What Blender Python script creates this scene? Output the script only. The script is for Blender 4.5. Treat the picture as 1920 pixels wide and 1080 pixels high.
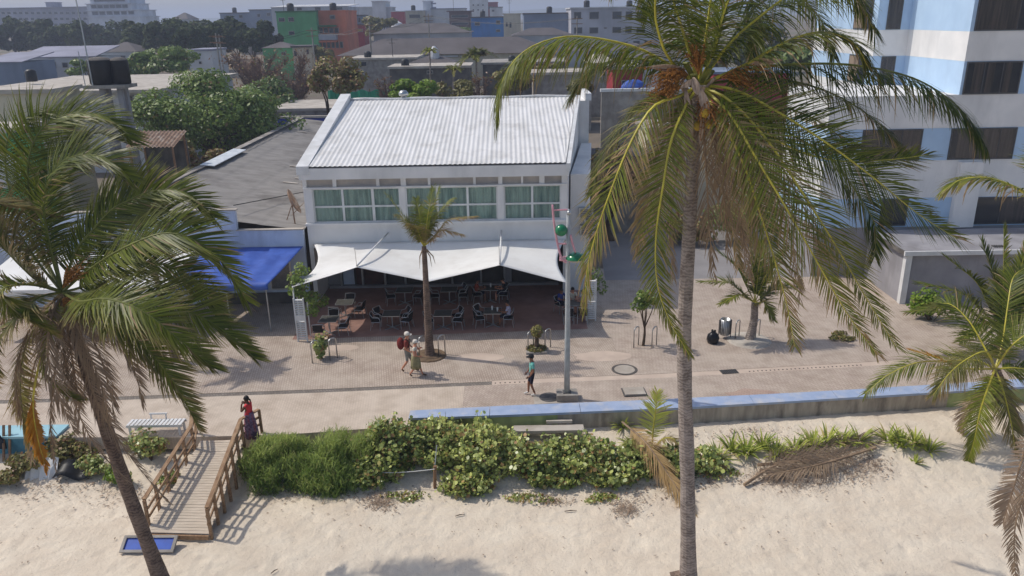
import bpy, bmesh, math, random
import numpy as np
from mathutils import Vector, Matrix, noise
R_ = math.radians
for o in list(bpy.data.objects): bpy.data.objects.remove(o)
SC = bpy.context.scene
COL = SC.collection
# ------------------------------------------------------------------ camera
FPX, HC = 1460.0, 14.2                       # focal length in photo pixels (1920 wide), height above promenade
wup = Vector((-72.0, 4190.0, FPX)).normalized()
fwd = Vector((0, 0, -1)); yw = (fwd - wup * fwd.dot(wup)).normalized(); xw = yw.cross(wup)
RM = Matrix((xw, yw, wup))                   # world = RM @ cam
cam_d = bpy.data.cameras.new('camera'); cam = bpy.data.objects.new('camera', cam_d); COL.objects.link(cam)
cam.matrix_world = Matrix.Translation((0, 0, HC)) @ RM.to_4x4()
cam_d.sensor_width = 36.0; cam_d.lens = 36.0 * FPX / 1920.0; cam_d.clip_start = 0.1; cam_d.clip_end = 6000
SC.camera = cam
SC.render.resolution_x, SC.render.resolution_y = 1024, 576
# ------------------------------------------------------------------ sky, sun, exposure
SUN_DIR = Vector((-0.595, 0.176, 0.785)).normalized()      # towards the sun
W = bpy.data.worlds.new('World'); SC.world = W; W.use_nodes = True
wn = W.node_tree; bg = wn.nodes['Background']
sky = wn.nodes.new('ShaderNodeTexSky'); sky.sky_type = 'NISHITA'; sky.sun_disc = False
sky.sun_elevation = math.asin(SUN_DIR.z); sky.sun_rotation = math.atan2(SUN_DIR.x, SUN_DIR.y)
sky.air_density = 1.0; sky.dust_density = 2.2; sky.ozone_density = 1.5
wn.links.new(sky.outputs[0], bg.inputs['Color']); bg.inputs['Strength'].default_value = 0.135
sl = bpy.data.lights.new('sun', 'SUN'); sl.energy = 2.75; sl.angle = R_(0.53); sl.color = (1.0, 0.945, 0.85)
so = bpy.data.objects.new('sun', sl); COL.objects.link(so)
so.rotation_euler = SUN_DIR.to_track_quat('Z', 'Y').to_euler(); so.location = SUN_DIR * 80
SC.view_settings.view_transform = 'Standard'; SC.view_settings.look = 'None'
SC.view_settings.exposure = 0.0; SC.view_settings.gamma = 1.0
try: SC.view_settings.use_curve_mapping = False
except Exception: pass
# ------------------------------------------------------------------ pixel helpers (photo pixels -> points)
def ray(u, v): return RM @ Vector(((u - 960) / FPX, (540 - v) / FPX, -1.0))
def G(u, v, z=0.0):
    d = ray(u, v); t = (z - HC) / d.z; return Vector((d.x * t, d.y * t, z))
def Y(u, v, y):
    d = ray(u, v); t = y / d.y; return Vector((d.x * t, y, HC + d.z * t))
def ground_z(y):
    pts = [(0, 0), (70, 0), (120, 2.2), (200, 6.0), (400, 8.3), (900, 9.5), (4000, 9.5)]
    for (a, za), (b, zb) in zip(pts, pts[1:]):
        if a <= y <= b: return za + (zb - za) * (y - a) / (b - a)
    return 0.0
def sand_z(x, y):
    pts = [(-90, -3.2), (5, -1.5), (18, -1.08), (21, -0.98), (22.7, -0.85), (24.2, -0.5), (25.6, -0.25), (40, -0.25)]
    z = -0.25
    for (a, za), (b, zb) in zip(pts, pts[1:]):
        if a <= y <= b: z = za + (zb - za) * (y - a) / (b - a)
    if x < -5 and y > 21:                       # the dune drops away beside the ramp
        z -= 0.25 * min(1, (-5 - x) / 3) * min(1, (y - 21) / 2)
    return z
# ------------------------------------------------------------------ object helpers
ORG = {}
def tag(o, label=None, cat=None, group=None, kind=None):
    if label: o['label'] = label
    if cat: o['category'] = cat
    if group: o['group'] = group
    if kind: o['kind'] = kind
    return o
def empty(name, loc, label=None, cat=None, group=None):
    o = bpy.data.objects.new(name, None); COL.objects.link(o); o.location = loc; o.empty_display_size = 0.2
    ORG[o] = Vector(loc); return tag(o, label, cat, group)
def link(name, me, parent=None, org=None):
    o = bpy.data.objects.new(name, me); COL.objects.link(o)
    if parent is not None: o.parent = parent; ORG[o] = ORG.get(parent, Vector())
    else: ORG[o] = Vector()
    return o
class MB:
    def __init__(s): s.v = []; s.f = []; s.m = []; s.t = None; s.d = None
    def add(s, verts, faces, mi=0):
        b = len(s.v); s.v.extend(tuple(p) for p in verts)
        s.f.extend(tuple(i + b for i in f) for f in faces); s.m.extend([mi] * len(faces)); return s
    def box(s, c, size, rz=0.0, mi=0, rx=0.0, ry=0.0):
        hx, hy, hz = size[0] / 2, size[1] / 2, size[2] / 2
        P = [Vector((x, y, z)) for x in (-hx, hx) for y in (-hy, hy) for z in (-hz, hz)]
        if rz or rx or ry:
            M = Matrix.Rotation(rz, 3, 'Z') @ Matrix.Rotation(ry, 3, 'Y') @ Matrix.Rotation(rx, 3, 'X'); P = [M @ p for p in P]
        c = Vector(c)
        return s.add([c + p for p in P], [(0, 1, 3, 2), (4, 6, 7, 5), (0, 4, 5, 1), (2, 3, 7, 6), (0, 2, 6, 4), (1, 5, 7, 3)], mi)
    def bb(s, x0, x1, y0, y1, z0, z1, mi=0):
        return s.box(((x0 + x1) / 2, (y0 + y1) / 2, (z0 + z1) / 2), (x1 - x0, y1 - y0, z1 - z0), mi=mi)
    def bar(s, a, b, w, h=None, mi=0, up=Vector((0, 0, 1))):
        a, b = Vector(a), Vector(b); h = h or w; d = (b - a).normalized()
        sd = d.cross(up)
        if sd.length < 1e-3: sd = d.cross(Vector((0, 1, 0)))
        sd.normalize(); u2 = sd.cross(d)
        P = [p + sd * (sx * w / 2) + u2 * (sz * h / 2) for p in (a, b) for sx in (-1, 1) for sz in (-1, 1)]
        return s.add(P, [(0, 1, 3, 2), (4, 6, 7, 5), (0, 4, 5, 1), (2, 3, 7, 6), (0, 2, 6, 4), (1, 5, 7, 3)], mi)
    def tube(s, pts, rad, n=6, mi=0, cap=True):
        pts = [Vector(p) for p in pts]; k = len(pts)
        if not hasattr(rad, '__len__'): rad = [rad] * k
        b = len(s.v); prev = None
        for i, p in enumerate(pts):
            d = (pts[min(i + 1, k - 1)] - pts[max(i - 1, 0)]).normalized()
            if prev is None:
                ref = Vector((0, 0, 1)) if abs(d.z) < 0.9 else Vector((1, 0, 0))
                a = d.cross(ref).normalized()
            else:
                a = (prev - d * prev.dot(d)).normalized()
            prev = a; c = d.cross(a)
            for j in range(n):
                th = 2 * math.pi * j / n
                s.v.append(tuple(p + (a * math.cos(th) + c * math.sin(th)) * rad[i]))
        for i in range(k - 1):
            for j in range(n):
                s.f.append((b + i * n + j, b + i * n + (j + 1) % n, b + (i + 1) * n + (j + 1) % n, b + (i + 1) * n + j)); s.m.append(mi)
        if cap:
            s.f.append(tuple(b + j for j in reversed(range(n)))); s.m.append(mi)
            s.f.append(tuple(b + (k - 1) * n + j for j in range(n))); s.m.append(mi)
        return s
    def lathe(s, c, prof, n=14, mi=0, M=None):
        c = Vector(c); b = len(s.v); k = len(prof)
        for r, z in prof:
            for j in range(n):
                th = 2 * math.pi * j / n; p = Vector((r * math.cos(th), r * math.sin(th), z))
                s.v.append(tuple(c + (M @ p if M else p)))
        for i in range(k - 1):
            for j in range(n):
                s.f.append((b + i * n + j, b + i * n + (j + 1) % n, b + (i + 1) * n + (j + 1) % n, b + (i + 1) * n + j)); s.m.append(mi)
        return s
    def ball(s, c, r, n=10, mi=0, sc=(1, 1, 1)):
        prof = [(max(1e-4, math.sin(math.pi * i / n)) , -math.cos(math.pi * i / n)) for i in range(n + 1)]
        M = Matrix.Diagonal((r * sc[0], r * sc[1], r * sc[2]))
        return s.lathe(c, prof, n + 2, mi, M)
    def poly(s, pts, z0, z1, mi=0):            # vertical prism from a plan polygon (counter-clockwise)
        n = len(pts); P = [(x, y, z0) for x, y in pts] + [(x, y, z1) for x, y in pts]
        return s.add(P, [tuple(reversed(range(n))), tuple(range(n, 2 * n))] + [(i, (i + 1) % n, n + (i + 1) % n, n + i) for i in range(n)], mi)
    def quad(s, a, b, c, d, mi=0): return s.add([a, b, c, d], [(0, 1, 2, 3)], mi)
    def build(s, name, mats, parent=None, smooth=False, local=False, solid=0.0):
        if not isinstance(mats, (list, tuple)): mats = [mats]
        off = Vector() if (local or parent is None) else ORG.get(parent, Vector())
        me = bpy.data.meshes.new(name)
        vs = s.v if not off.length else [(x - off.x, y - off.y, z - off.z) for x, y, z in s.v]
        me.from_pydata(vs, [], s.f)
        for m in mats: me.materials.append(m)
        if len(mats) > 1: me.polygons.foreach_set('material_index', s.m)
        if smooth: me.polygons.foreach_set('use_smooth', [True] * len(s.f))
        if s.t is not None:
            a = me.attributes.new('tint', 'FLOAT', 'POINT'); a.data.foreach_set('value', list(s.t))
        if s.d is not None:
            a = me.attributes.new('dry', 'FLOAT', 'POINT'); a.data.foreach_set('value', list(s.d))
        me.update()
        return link(name, me, parent)
def one(name, mats, mb, label, cat, group=None, **k): return tag(mb.build(name, mats, **k), label, cat, group)
def struct(name, mats, mb, **k): return tag(mb.build(name, mats, **k), kind='structure')
def children(o): return [c for c in bpy.data.objects if c.parent == o]
KIDS = {}
def copy_tree(root, loc, rz, label, kids=None):
    r = root.copy(); COL.objects.link(r); r.location = loc; r.rotation_euler = (0, 0, rz); r['label'] = label; ORG[r] = Vector(loc)
    for c in KIDS[root]:
        k = c.copy(); COL.objects.link(k); k.parent = r
    return r
# ------------------------------------------------------------------ materials
def lin(c):
    f = lambda x: x / 12.92 if x <= 0.04045 else ((x + 0.055) / 1.055) ** 2.4
    return tuple(f(v / 255.0) for v in c)
def mat(name, col, rough=0.7, col2=None, scale=3.0, detail=4.0, bump=0.0, bscale=None, spec=0.3, metal=0.0, coat=0.0, lo=0.35, hi=0.65, stretch=None, bdist=0.02, dirt=None, dscale=0.6):
    m = bpy.data.materials.new(name); m.use_nodes = True; nt = m.node_tree; N = nt.nodes; L = nt.links
    b = N['Principled BSDF']; b.inputs['Roughness'].default_value = rough; b.inputs['Specular IOR Level'].default_value = spec
    b.inputs['Metallic'].default_value = metal
    c1 = lin(col) + (1,)
    geo = N.new('ShaderNodeNewGeometry'); vec = geo.outputs['Position']
    if stretch:
        mp = N.new('ShaderNodeMapping'); mp.inputs['Scale'].default_value = stretch; L.new(vec, mp.inputs['Vector']); vec = mp.outputs[0]
    nz = N.new('ShaderNodeTexNoise'); nz.inputs['Scale'].default_value = scale; nz.inputs['Detail'].default_value = detail; L.new(vec, nz.inputs['Vector'])
    c2 = lin(col2) + (1,) if col2 else tuple(min(1, v * 0.8) for v in c1[:3]) + (1,)
    rp = N.new('ShaderNodeValToRGB'); rp.color_ramp.elements[0].position = lo; rp.color_ramp.elements[1].position = hi
    rp.color_ramp.elements[0].color = c2; rp.color_ramp.elements[1].color = c1
    L.new(nz.outputs['Fac'], rp.inputs['Fac']); out = rp.outputs['Color']
    if dirt:
        n2 = N.new('ShaderNodeTexNoise'); n2.inputs['Scale'].default_value = dscale; n2.inputs['Detail'].default_value = 6; n2.inputs['Roughness'].default_value = 0.65
        m2_ = N.new('ShaderNodeMapping'); m2_.inputs['Scale'].default_value = (1, 1, 0.3); L.new(geo.outputs['Position'], m2_.inputs[0]); L.new(m2_.outputs[0], n2.inputs['Vector'])
        r2 = N.new('ShaderNodeValToRGB'); r2.color_ramp.elements[0].position = 0.5; r2.color_ramp.elements[1].position = 0.72
        r2.color_ramp.elements[0].color = (0, 0, 0, 1); r2.color_ramp.elements[1].color = (1, 1, 1, 1); L.new(n2.outputs['Fac'], r2.inputs['Fac'])
        mx = N.new('ShaderNodeMix'); mx.data_type = 'RGBA'; L.new(r2.outputs['Color'], mx.inputs['Factor']); L.new(out, mx.inputs[6]); mx.inputs[7].default_value = lin(dirt) + (1,)
        out = mx.outputs[2]
    L.new(out, b.inputs['Base Color'])
    if bump:
        nb = N.new('ShaderNodeTexNoise'); nb.inputs['Scale'].default_value = bscale or scale * 4; nb.inputs['Detail'].default_value = 5; L.new(vec, nb.inputs['Vector'])
        bp = N.new('ShaderNodeBump'); bp.inputs['Strength'].default_value = bump; bp.inputs['Distance'].default_value = bdist
        L.new(nb.outputs['Fac'], bp.inputs['Height']); L.new(bp.outputs['Normal'], b.inputs['Normal'])
    return m
def leaf_mat(name, dark, light, dry, trans=0.35, rough=0.45, spec=0.35):
    m = bpy.data.materials.new(name); m.use_nodes = True; nt = m.node_tree; N = nt.nodes; L = nt.links
    b = N['Principled BSDF']; b.inputs['Roughness'].default_value = rough; b.inputs['Specular IOR Level'].default_value = spec
    a = N.new('ShaderNodeAttribute'); a.attribute_name = 'tint'; a2 = N.new('ShaderNodeAttribute'); a2.attribute_name = 'dry'
    m1 = N.new('ShaderNodeMix'); m1.data_type = 'RGBA'; L.new(a.outputs['Fac'], m1.inputs['Factor']); m1.inputs[6].default_value = lin(dark) + (1,); m1.inputs[7].default_value = lin(light) + (1,)
    m2 = N.new('ShaderNodeMix'); m2.data_type = 'RGBA'; L.new(a2.outputs['Fac'], m2.inputs['Factor']); L.new(m1.outputs[2], m2.inputs[6]); m2.inputs[7].default_value = lin(dry) + (1,)
    L.new(m2.outputs[2], b.inputs['Base Color'])
    t = N.new('ShaderNodeBsdfTranslucent'); L.new(m2.outputs[2], t.inputs['Color'])
    ms = N.new('ShaderNodeMixShader'); ms.inputs[0].default_value = trans; L.new(b.outputs[0], ms.inputs[1]); L.new(t.outputs[0], ms.inputs[2])
    L.new(ms.outputs[0], N['Material Output'].inputs['Surface']); return m
def glass_mat(name, col, rough=0.06, alpha=0.35):
    m = bpy.data.materials.new(name); m.use_nodes = True; nt = m.node_tree; N = nt.nodes; L = nt.links
    b = N['Principled BSDF']; b.inputs['Base Color'].default_value = lin(col) + (1,); b.inputs['Roughness'].default_value = rough; b.inputs['Specular IOR Level'].default_value = 0.7
    t = N.new('ShaderNodeBsdfTransparent'); ms = N.new('ShaderNodeMixShader'); ms.inputs[0].default_value = 1 - alpha
    L.new(t.outputs[0], ms.inputs[2]); L.new(b.outputs[0], ms.inputs[1]); L.new(ms.outputs[0], N['Material Output'].inputs['Surface']); return m
M = {}
M['white'] = mat('white_paint', (222, 222, 222), 0.6, (206, 206, 205), 1.5, bump=0.05, dirt=(188, 186, 182), dscale=0.5)
M['white_wall'] = mat('white_plaster', (228, 226, 224), 0.75, (216, 215, 214), 0.9, bump=0.1, bscale=30, dirt=(200, 199, 198), dscale=0.45)
M['roof_white'] = mat('white_metal_roof', (226, 224, 222), 0.45, (212, 210, 207), 1.2, stretch=(2.2, 0.25, 1), dirt=(196, 193, 188), dscale=0.7)
M['clerestory'] = mat('beige_board', (186, 178, 170), 0.8, (165, 160, 158), 2.0)
M['canvas'] = mat('white_canvas', (232, 231, 228), 0.55, (224, 222, 218), 0.8, dirt=(214, 211, 206), dscale=0.6)
M['concrete'] = mat('concrete', (168, 162, 155), 0.85, (140, 134, 127), 1.6, bump=0.25, bscale=18, dirt=(112, 106, 99), dscale=0.7)
M['dark_concrete'] = mat('dark_concrete', (112, 106, 101), 0.88, (84, 80, 77), 1.2, bump=0.25, bscale=14, dirt=(62, 59, 57), dscale=0.5)
M['light_concrete'] = mat('light_concrete', (192, 184, 174), 0.85, (170, 161, 150), 1.2, bump=0.2, bscale=20, dirt=(150, 140, 128), dscale=0.5)
M['wall_gray'] = mat('grey_plaster', (158, 156, 160), 0.85, (140, 138, 142), 0.8, bump=0.12, bscale=20, dirt=(120, 117, 118), dscale=0.4)
M['fibre'] = mat('fibre_cement', (142, 138, 134), 0.85, (126, 122, 118), 1.5, stretch=(0.6, 1.6, 1), dirt=(98, 93, 89), dscale=0.35, bump=0.15, bscale=12)
M['blue_wall'] = mat('pale_blue_plaster', (196, 208, 226), 0.8, (182, 195, 216), 1.0, dirt=(160, 170, 190), dscale=0.6)
M['sky_blue'] = mat('sky_blue_paint', (180, 205, 230), 0.7, (170, 196, 223), 1.2, dirt=(164, 188, 214), dscale=0.4)
M['blue_cap'] = mat('blue_cap_paint', (160, 174, 200), 0.65, (148, 164, 192), 2.5, bump=0.08, bscale=25, dirt=(186, 186, 190), dscale=1.4)
M['wall_face'] = mat('stained_sea_wall', (186, 174, 158), 0.88, (150, 140, 127), 2.2, stretch=(1.6, 1.6, 0.35), bump=0.3, bscale=12, dirt=(104, 96, 88), dscale=1.6)
M['wall_green'] = mat('green_sea_wall', (166, 176, 120), 0.85, (140, 150, 104), 2.0, stretch=(1.6, 1.6, 0.4), dirt=(88, 92, 66), dscale=1.2)
M['blue_tarp'] = mat('blue_awning_fabric', (66, 98, 180), 0.5, (54, 82, 160), 2.0, bump=0.25, bscale=3, bdist=0.05)
M['wood'] = mat('weathered_wood', (150, 118, 92), 0.8, (122, 92, 70), 3.0, stretch=(8, 1, 8), bump=0.25, bscale=18)
M['plank'] = mat('pale_deck_plank', (210, 196, 178), 0.85, (188, 173, 156), 2.4, stretch=(1, 9, 1), bump=0.2, bscale=16, dirt=(190, 176, 158), dscale=0.8)
M['rail_wood'] = mat('rail_wood', (168, 138, 108), 0.78, (134, 104, 78), 2.2, stretch=(6, 1, 6), bump=0.2, bscale=15)
M['steel'] = mat('brushed_steel', (196, 196, 194), 0.3, (178, 178, 176), 6.0, metal=0.9)
M['alu'] = mat('aluminium', (190, 192, 194), 0.38, (172, 174, 176), 5.0, metal=0.75)
M['pole'] = mat('grey_pole_paint', (176, 180, 182), 0.5, (160, 164, 166), 3.0)
M['pink'] = mat('pink_paint', (222, 168, 180), 0.5, (208, 150, 164), 4.0)
M['green_gloss'] = mat('green_gloss', (20, 122, 78), 0.22, (16, 104, 66), 3.0, spec=0.6)
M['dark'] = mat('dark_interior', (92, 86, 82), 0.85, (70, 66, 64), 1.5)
M['dark_wood'] = mat('dark_red_wood', (86, 52, 42), 0.6, (64, 40, 34), 2.0)
M['black'] = mat('black_plastic', (30, 30, 33), 0.45, (22, 22, 24), 3.0, bump=0.1, bscale=6)
M['black_bag'] = mat('black_bag', (34, 34, 38), 0.28, (24, 24, 27), 6.0, bump=0.5, bscale=9, bdist=0.05)
M['chair_seat'] = mat('charcoal_weave', (48, 44, 43), 0.7, (36, 33, 33), 20)
M['table_top'] = mat('slate_table_top', (92, 92, 88), 0.35, (78, 78, 75), 6)
M['terracotta'] = mat('terrace_tile', (158, 124, 112), 0.7, (140, 108, 98), 1.5, bump=0.08)
M['glass_dark'] = glass_mat('dark_glass', (58, 64, 72), 0.06, 0.3)
M['glass_green'] = glass_mat('window_glass', (130, 158, 150), 0.05, 0.3)
M['curtain'] = mat('sea_green_curtain', (186, 212, 198), 0.9, (78, 112, 106), 1.7, stretch=(3.2, 1, 0.22), lo=0.38, hi=0.6)  # darker upright streaks paint the shade of the pleats into the colour
M['far_glass'] = mat('far_window_glass', (58, 62, 70), 0.2, (44, 46, 54), 0.5, spec=0.6)
M['brown_curtain'] = mat('brown_blind', (150, 132, 114), 0.85, (98, 84, 72), 2.2, stretch=(3, 3, 0.15))  # vertical folds on the flat blinds are shaded by colour streaks only
M['cream'] = mat('cream_plaster', (206, 196, 174), 0.8, (186, 176, 156), 0.3, dirt=(150, 142, 128), dscale=0.15)
M['rust'] = mat('rusty_metal', (146, 118, 98), 0.75, (116, 94, 80), 5.0, dirt=(176, 164, 152), dscale=3)
M['bark'] = mat('tree_bark', (98, 82, 68), 0.9, (72, 60, 50), 4, bump=0.5, bscale=10)
M['twig'] = mat('bare_twig', (142, 116, 100), 0.9, (112, 90, 78), 3)
M['soil'] = mat('dark_soil', (120, 100, 80), 0.95, (92, 76, 60), 4, bump=0.3)
M['grate'] = mat('iron_grate', (92, 90, 90), 0.6, (74, 72, 72), 6)
def palm_trunk_mat(name, c1, c2):
    m = bpy.data.materials.new(name); m.use_nodes = True; nt = m.node_tree; N = nt.nodes; L = nt.links; b = N['Principled BSDF']; b.inputs['Roughness'].default_value = 0.9
    g = N.new('ShaderNodeNewGeometry'); w = N.new('ShaderNodeTexWave'); w.wave_type = 'BANDS'; w.bands_direction = 'Z'; w.inputs['Scale'].default_value = 3.4; w.inputs['Distortion'].default_value = 9.0; w.inputs['Detail'].default_value = 4; w.inputs['Detail Scale'].default_value = 2.0
    L.new(g.outputs['Position'], w.inputs['Vector'])
    n = N.new('ShaderNodeTexNoise'); n.inputs['Scale'].default_value = 3.5; n.inputs['Detail'].default_value = 6; L.new(g.outputs['Position'], n.inputs['Vector'])
    mx = N.new('ShaderNodeMath'); mx.operation = 'MULTIPLY_ADD'; L.new(w.outputs['Fac'], mx.inputs[0]); mx.inputs[1].default_value = 0.3; L.new(n.outputs['Fac'], mx.inputs[2])
    r = N.new('ShaderNodeValToRGB'); r.color_ramp.elements[0].position = 0.38; r.color_ramp.elements[1].position = 0.82; r.color_ramp.elements[0].color = lin(c2) + (1,); r.color_ramp.elements[1].color = lin(c1) + (1,)
    L.new(mx.outputs[0], r.inputs[0]); L.new(r.outputs[0], b.inputs['Base Color'])
    bp = N.new('ShaderNodeBump'); bp.inputs['Strength'].default_value = 0.6; bp.inputs['Distance'].default_value = 0.03; L.new(mx.outputs[0], bp.inputs['Height']); L.new(bp.outputs[0], b.inputs['Normal']); return m
M['trunk'] = palm_trunk_mat('palm_trunk', (158, 146, 138), (104, 92, 85))
M['trunk_brown'] = palm_trunk_mat('palm_trunk_brown', (128, 108, 94), (78, 62, 54))
M['palm'] = leaf_mat('palm_leaflet', (46, 66, 20), (150, 160, 50), (170, 142, 106), 0.34, 0.42, 0.28)
M['palm_dead'] = leaf_mat('dead_palm_leaflet', (124, 102, 78), (184, 160, 130), (158, 138, 120), 0.3, 0.6, 0.3)
M['palm_straw'] = leaf_mat('straw_palm_leaflet', (150, 118, 76), (206, 176, 122), (170, 140, 104), 0.3, 0.55, 0.3)
M['palm_orange'] = leaf_mat('orange_palm_leaflet', (188, 122, 30), (206, 160, 50), (160, 110, 60), 0.3)
M['rachis'] = mat('palm_rachis', (198, 186, 70), 0.45, (168, 158, 60), 4, spec=0.4)
M['rachis_green'] = mat('palm_rachis_green', (120, 124, 58), 0.5, (96, 100, 48), 4)
M['rachis_dead'] = mat('palm_rachis_dead', (158, 134, 108), 0.7, (120, 100, 82), 4)
M['spathe'] = mat('palm_spathe', (186, 164, 144), 0.7, (142, 120, 104), 4, stretch=(6, 6, 1))
M['flower'] = mat('palm_inflorescence', (170, 118, 58), 0.8, (112, 74, 42), 20, lo=0.4, hi=0.6)
M['coconut'] = mat('coconut', (196, 166, 52), 0.45, (150, 120, 44), 5)
M['leaf_tree'] = leaf_mat('tree_leaf', (76, 100, 46), (150, 170, 84), (142, 120, 84), 0.3)
M['leaf_olive'] = leaf_mat('olive_leaf', (94, 92, 50), (154, 146, 80), (146, 104, 78), 0.25)
M['leaf_bright'] = leaf_mat('bright_leaf', (86, 116, 32), (150, 176, 60), (150, 140, 80), 0.35)
M['leaf_dark'] = leaf_mat('dark_leaf', (54, 66, 42), (94, 104, 62), (96, 84, 66), 0.2, 0.7, 0.1)
M['leaf_grape'] = leaf_mat('sea_grape_leaf', (84, 108, 46), (204, 210, 122), (170, 128, 84), 0.25, 0.35, 0.6)
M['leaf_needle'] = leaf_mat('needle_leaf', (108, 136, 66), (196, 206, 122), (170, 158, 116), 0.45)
M['leaf_strap'] = leaf_mat('strap_leaf', (96, 120, 44), (200, 204, 96), (200, 182, 130), 0.3)
M['skin_light'] = mat('light_skin', (206, 150, 124), 0.55, (190, 132, 106), 8)
M['skin_tan'] = mat('tan_skin', (150, 104, 80), 0.55, (132, 90, 68), 8)
M['skin_dark'] = mat('dark_skin', (104, 70, 54), 0.55, (90, 60, 46), 8)
M['hair'] = mat('dark_hair', (34, 28, 26), 0.5, (24, 20, 19), 12)
def cloth(n, c): 
    M[n] = mat(n, c, 0.85, tuple(int(v * 0.85) for v in c), 9, bump=0.15, bscale=14); return M[n]
# ------------------------------------------------------------------ ground, sand, promenade
random.seed(5)
def sand_material():
    m = bpy.data.materials.new('sand'); m.use_nodes = True; nt = m.node_tree; N = nt.nodes; L = nt.links; b = N['Principled BSDF']
    b.inputs['Roughness'].default_value = 0.95; b.inputs['Specular IOR Level'].default_value = 0.15
    g = N.new('ShaderNodeNewGeometry'); P = g.outputs['Position']
    def nz(sc, d=5, ro=0.55):
        n = N.new('ShaderNodeTexNoise'); n.inputs['Scale'].default_value = sc; n.inputs['Detail'].default_value = d; n.inputs['Roughness'].default_value = ro; L.new(P, n.inputs['Vector']); return n.outputs['Fac']
    r = N.new('ShaderNodeValToRGB'); e = r.color_ramp.elements; e[0].position = 0.3; e[0].color = lin((208, 193, 174)) + (1,); e[1].position = 0.66; e[1].color = lin((222, 209, 190)) + (1,)
    L.new(nz(0.9, 6), r.inputs[0])
    r2 = N.new('ShaderNodeValToRGB'); e = r2.color_ramp.elements; e[0].position = 0.66; e[0].color = (0, 0, 0, 1); e[1].position = 0.75; e[1].color = (1, 1, 1, 1); L.new(nz(9.0, 3, 0.6), r2.inputs[0])
    mx = N.new('ShaderNodeMix'); mx.data_type = 'RGBA'; mx.inputs[7].default_value = lin((198, 180, 163)) + (1,); L.new(r2.outputs[0], mx.inputs[0]); L.new(r.outputs[0], mx.inputs[6])
    r3 = N.new('ShaderNodeValToRGB'); e = r3.color_ramp.elements; e[0].position = 0.69; e[0].color = (0, 0, 0, 1); e[1].position = 0.73; e[1].color = (0.8, 0.8, 0.8, 1); L.new(nz(30.0, 2, 0.5), r3.inputs[0])
    mx2 = N.new('ShaderNodeMix'); mx2.data_type = 'RGBA'; mx2.inputs[7].default_value = lin((140, 118, 98)) + (1,); L.new(r3.outputs[0], mx2.inputs[0]); L.new(mx.outputs[2], mx2.inputs[6])
    L.new(mx2.outputs[2], b.inputs['Base Color'])
    bp = N.new('ShaderNodeBump'); bp.inputs['Strength'].default_value = 0.7; bp.inputs['Distance'].default_value = 0.08; L.new(nz(5.0, 7, 0.66), bp.inputs['Height']); L.new(bp.outputs[0], b.inputs['Normal']); return m
M['sand'] = sand_material()
xs = [-160, -110, -75, -50, -38, -30] + [-24 + 0.11 * i for i in range(int(50 / 0.11))] + [26.5, 30, 40, 60, 100, 160]
ys = [-90, -60, -30, -10, 2, 9, 13] + [15.0 + 0.1 * i for i in range(123)] + [27.6, 28.4]
V = []
for y in ys:
    for x in xs:
        z = sand_z(x, y)
        if 14 < y < 27.4 and -25 < x < 27:
            z += 0.03 * noise.noise((x * 0.4, y * 0.5, 1.7)) + 0.016 * noise.noise((x * 1.7, y * 2.1, 4.0)) + 0.03 * noise.noise((x * 3.6, y * 5.0, 8.0))
            k = noise.noise((x * 2.7 + 3, y * 2.7, 12.0))
            if k > 0.25: z -= 0.1 * (k - 0.25)
        V.append((x, y, z))
nx = len(xs); mb = MB(); mb.v = V
mb.f = [(j * nx + i, j * nx + i + 1, (j + 1) * nx + i + 1, (j + 1) * nx + i) for j in range(len(ys) - 1) for i in range(nx - 1)]; mb.m = [0] * len(mb.f)
struct('sand_beach', M['sand'], mb, smooth=True)
# town ground
M['town_ground'] = mat('town_ground', (132, 120, 106), 0.95, (100, 92, 82), 0.12, 8, bump=0.2, bscale=2, dirt=(92, 96, 72), dscale=0.05)
gy = [27.8, 34, 40, 50, 60, 70, 85, 100, 120, 145, 170, 200, 260, 330, 400, 550, 700, 900, 1300, 2000, 3200, 4500]
gx = [-3600, -2000, -1000, -600, -300, -150, -80, -40, -15, 0, 15, 40, 80, 150, 300, 600, 1000, 2000, 3600]
mb = MB(); mb.v = [(x, y, ground_z(y) - 0.06) for y in gy for x in gx]; n = len(gx)
mb.f = [(j * n + i, j * n + i + 1, (j + 1) * n + i + 1, (j + 1) * n + i) for j in range(len(gy) - 1) for i in range(n - 1)]; mb.m = [0] * len(mb.f)
struct('ground', M['town_ground'], mb)
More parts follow.
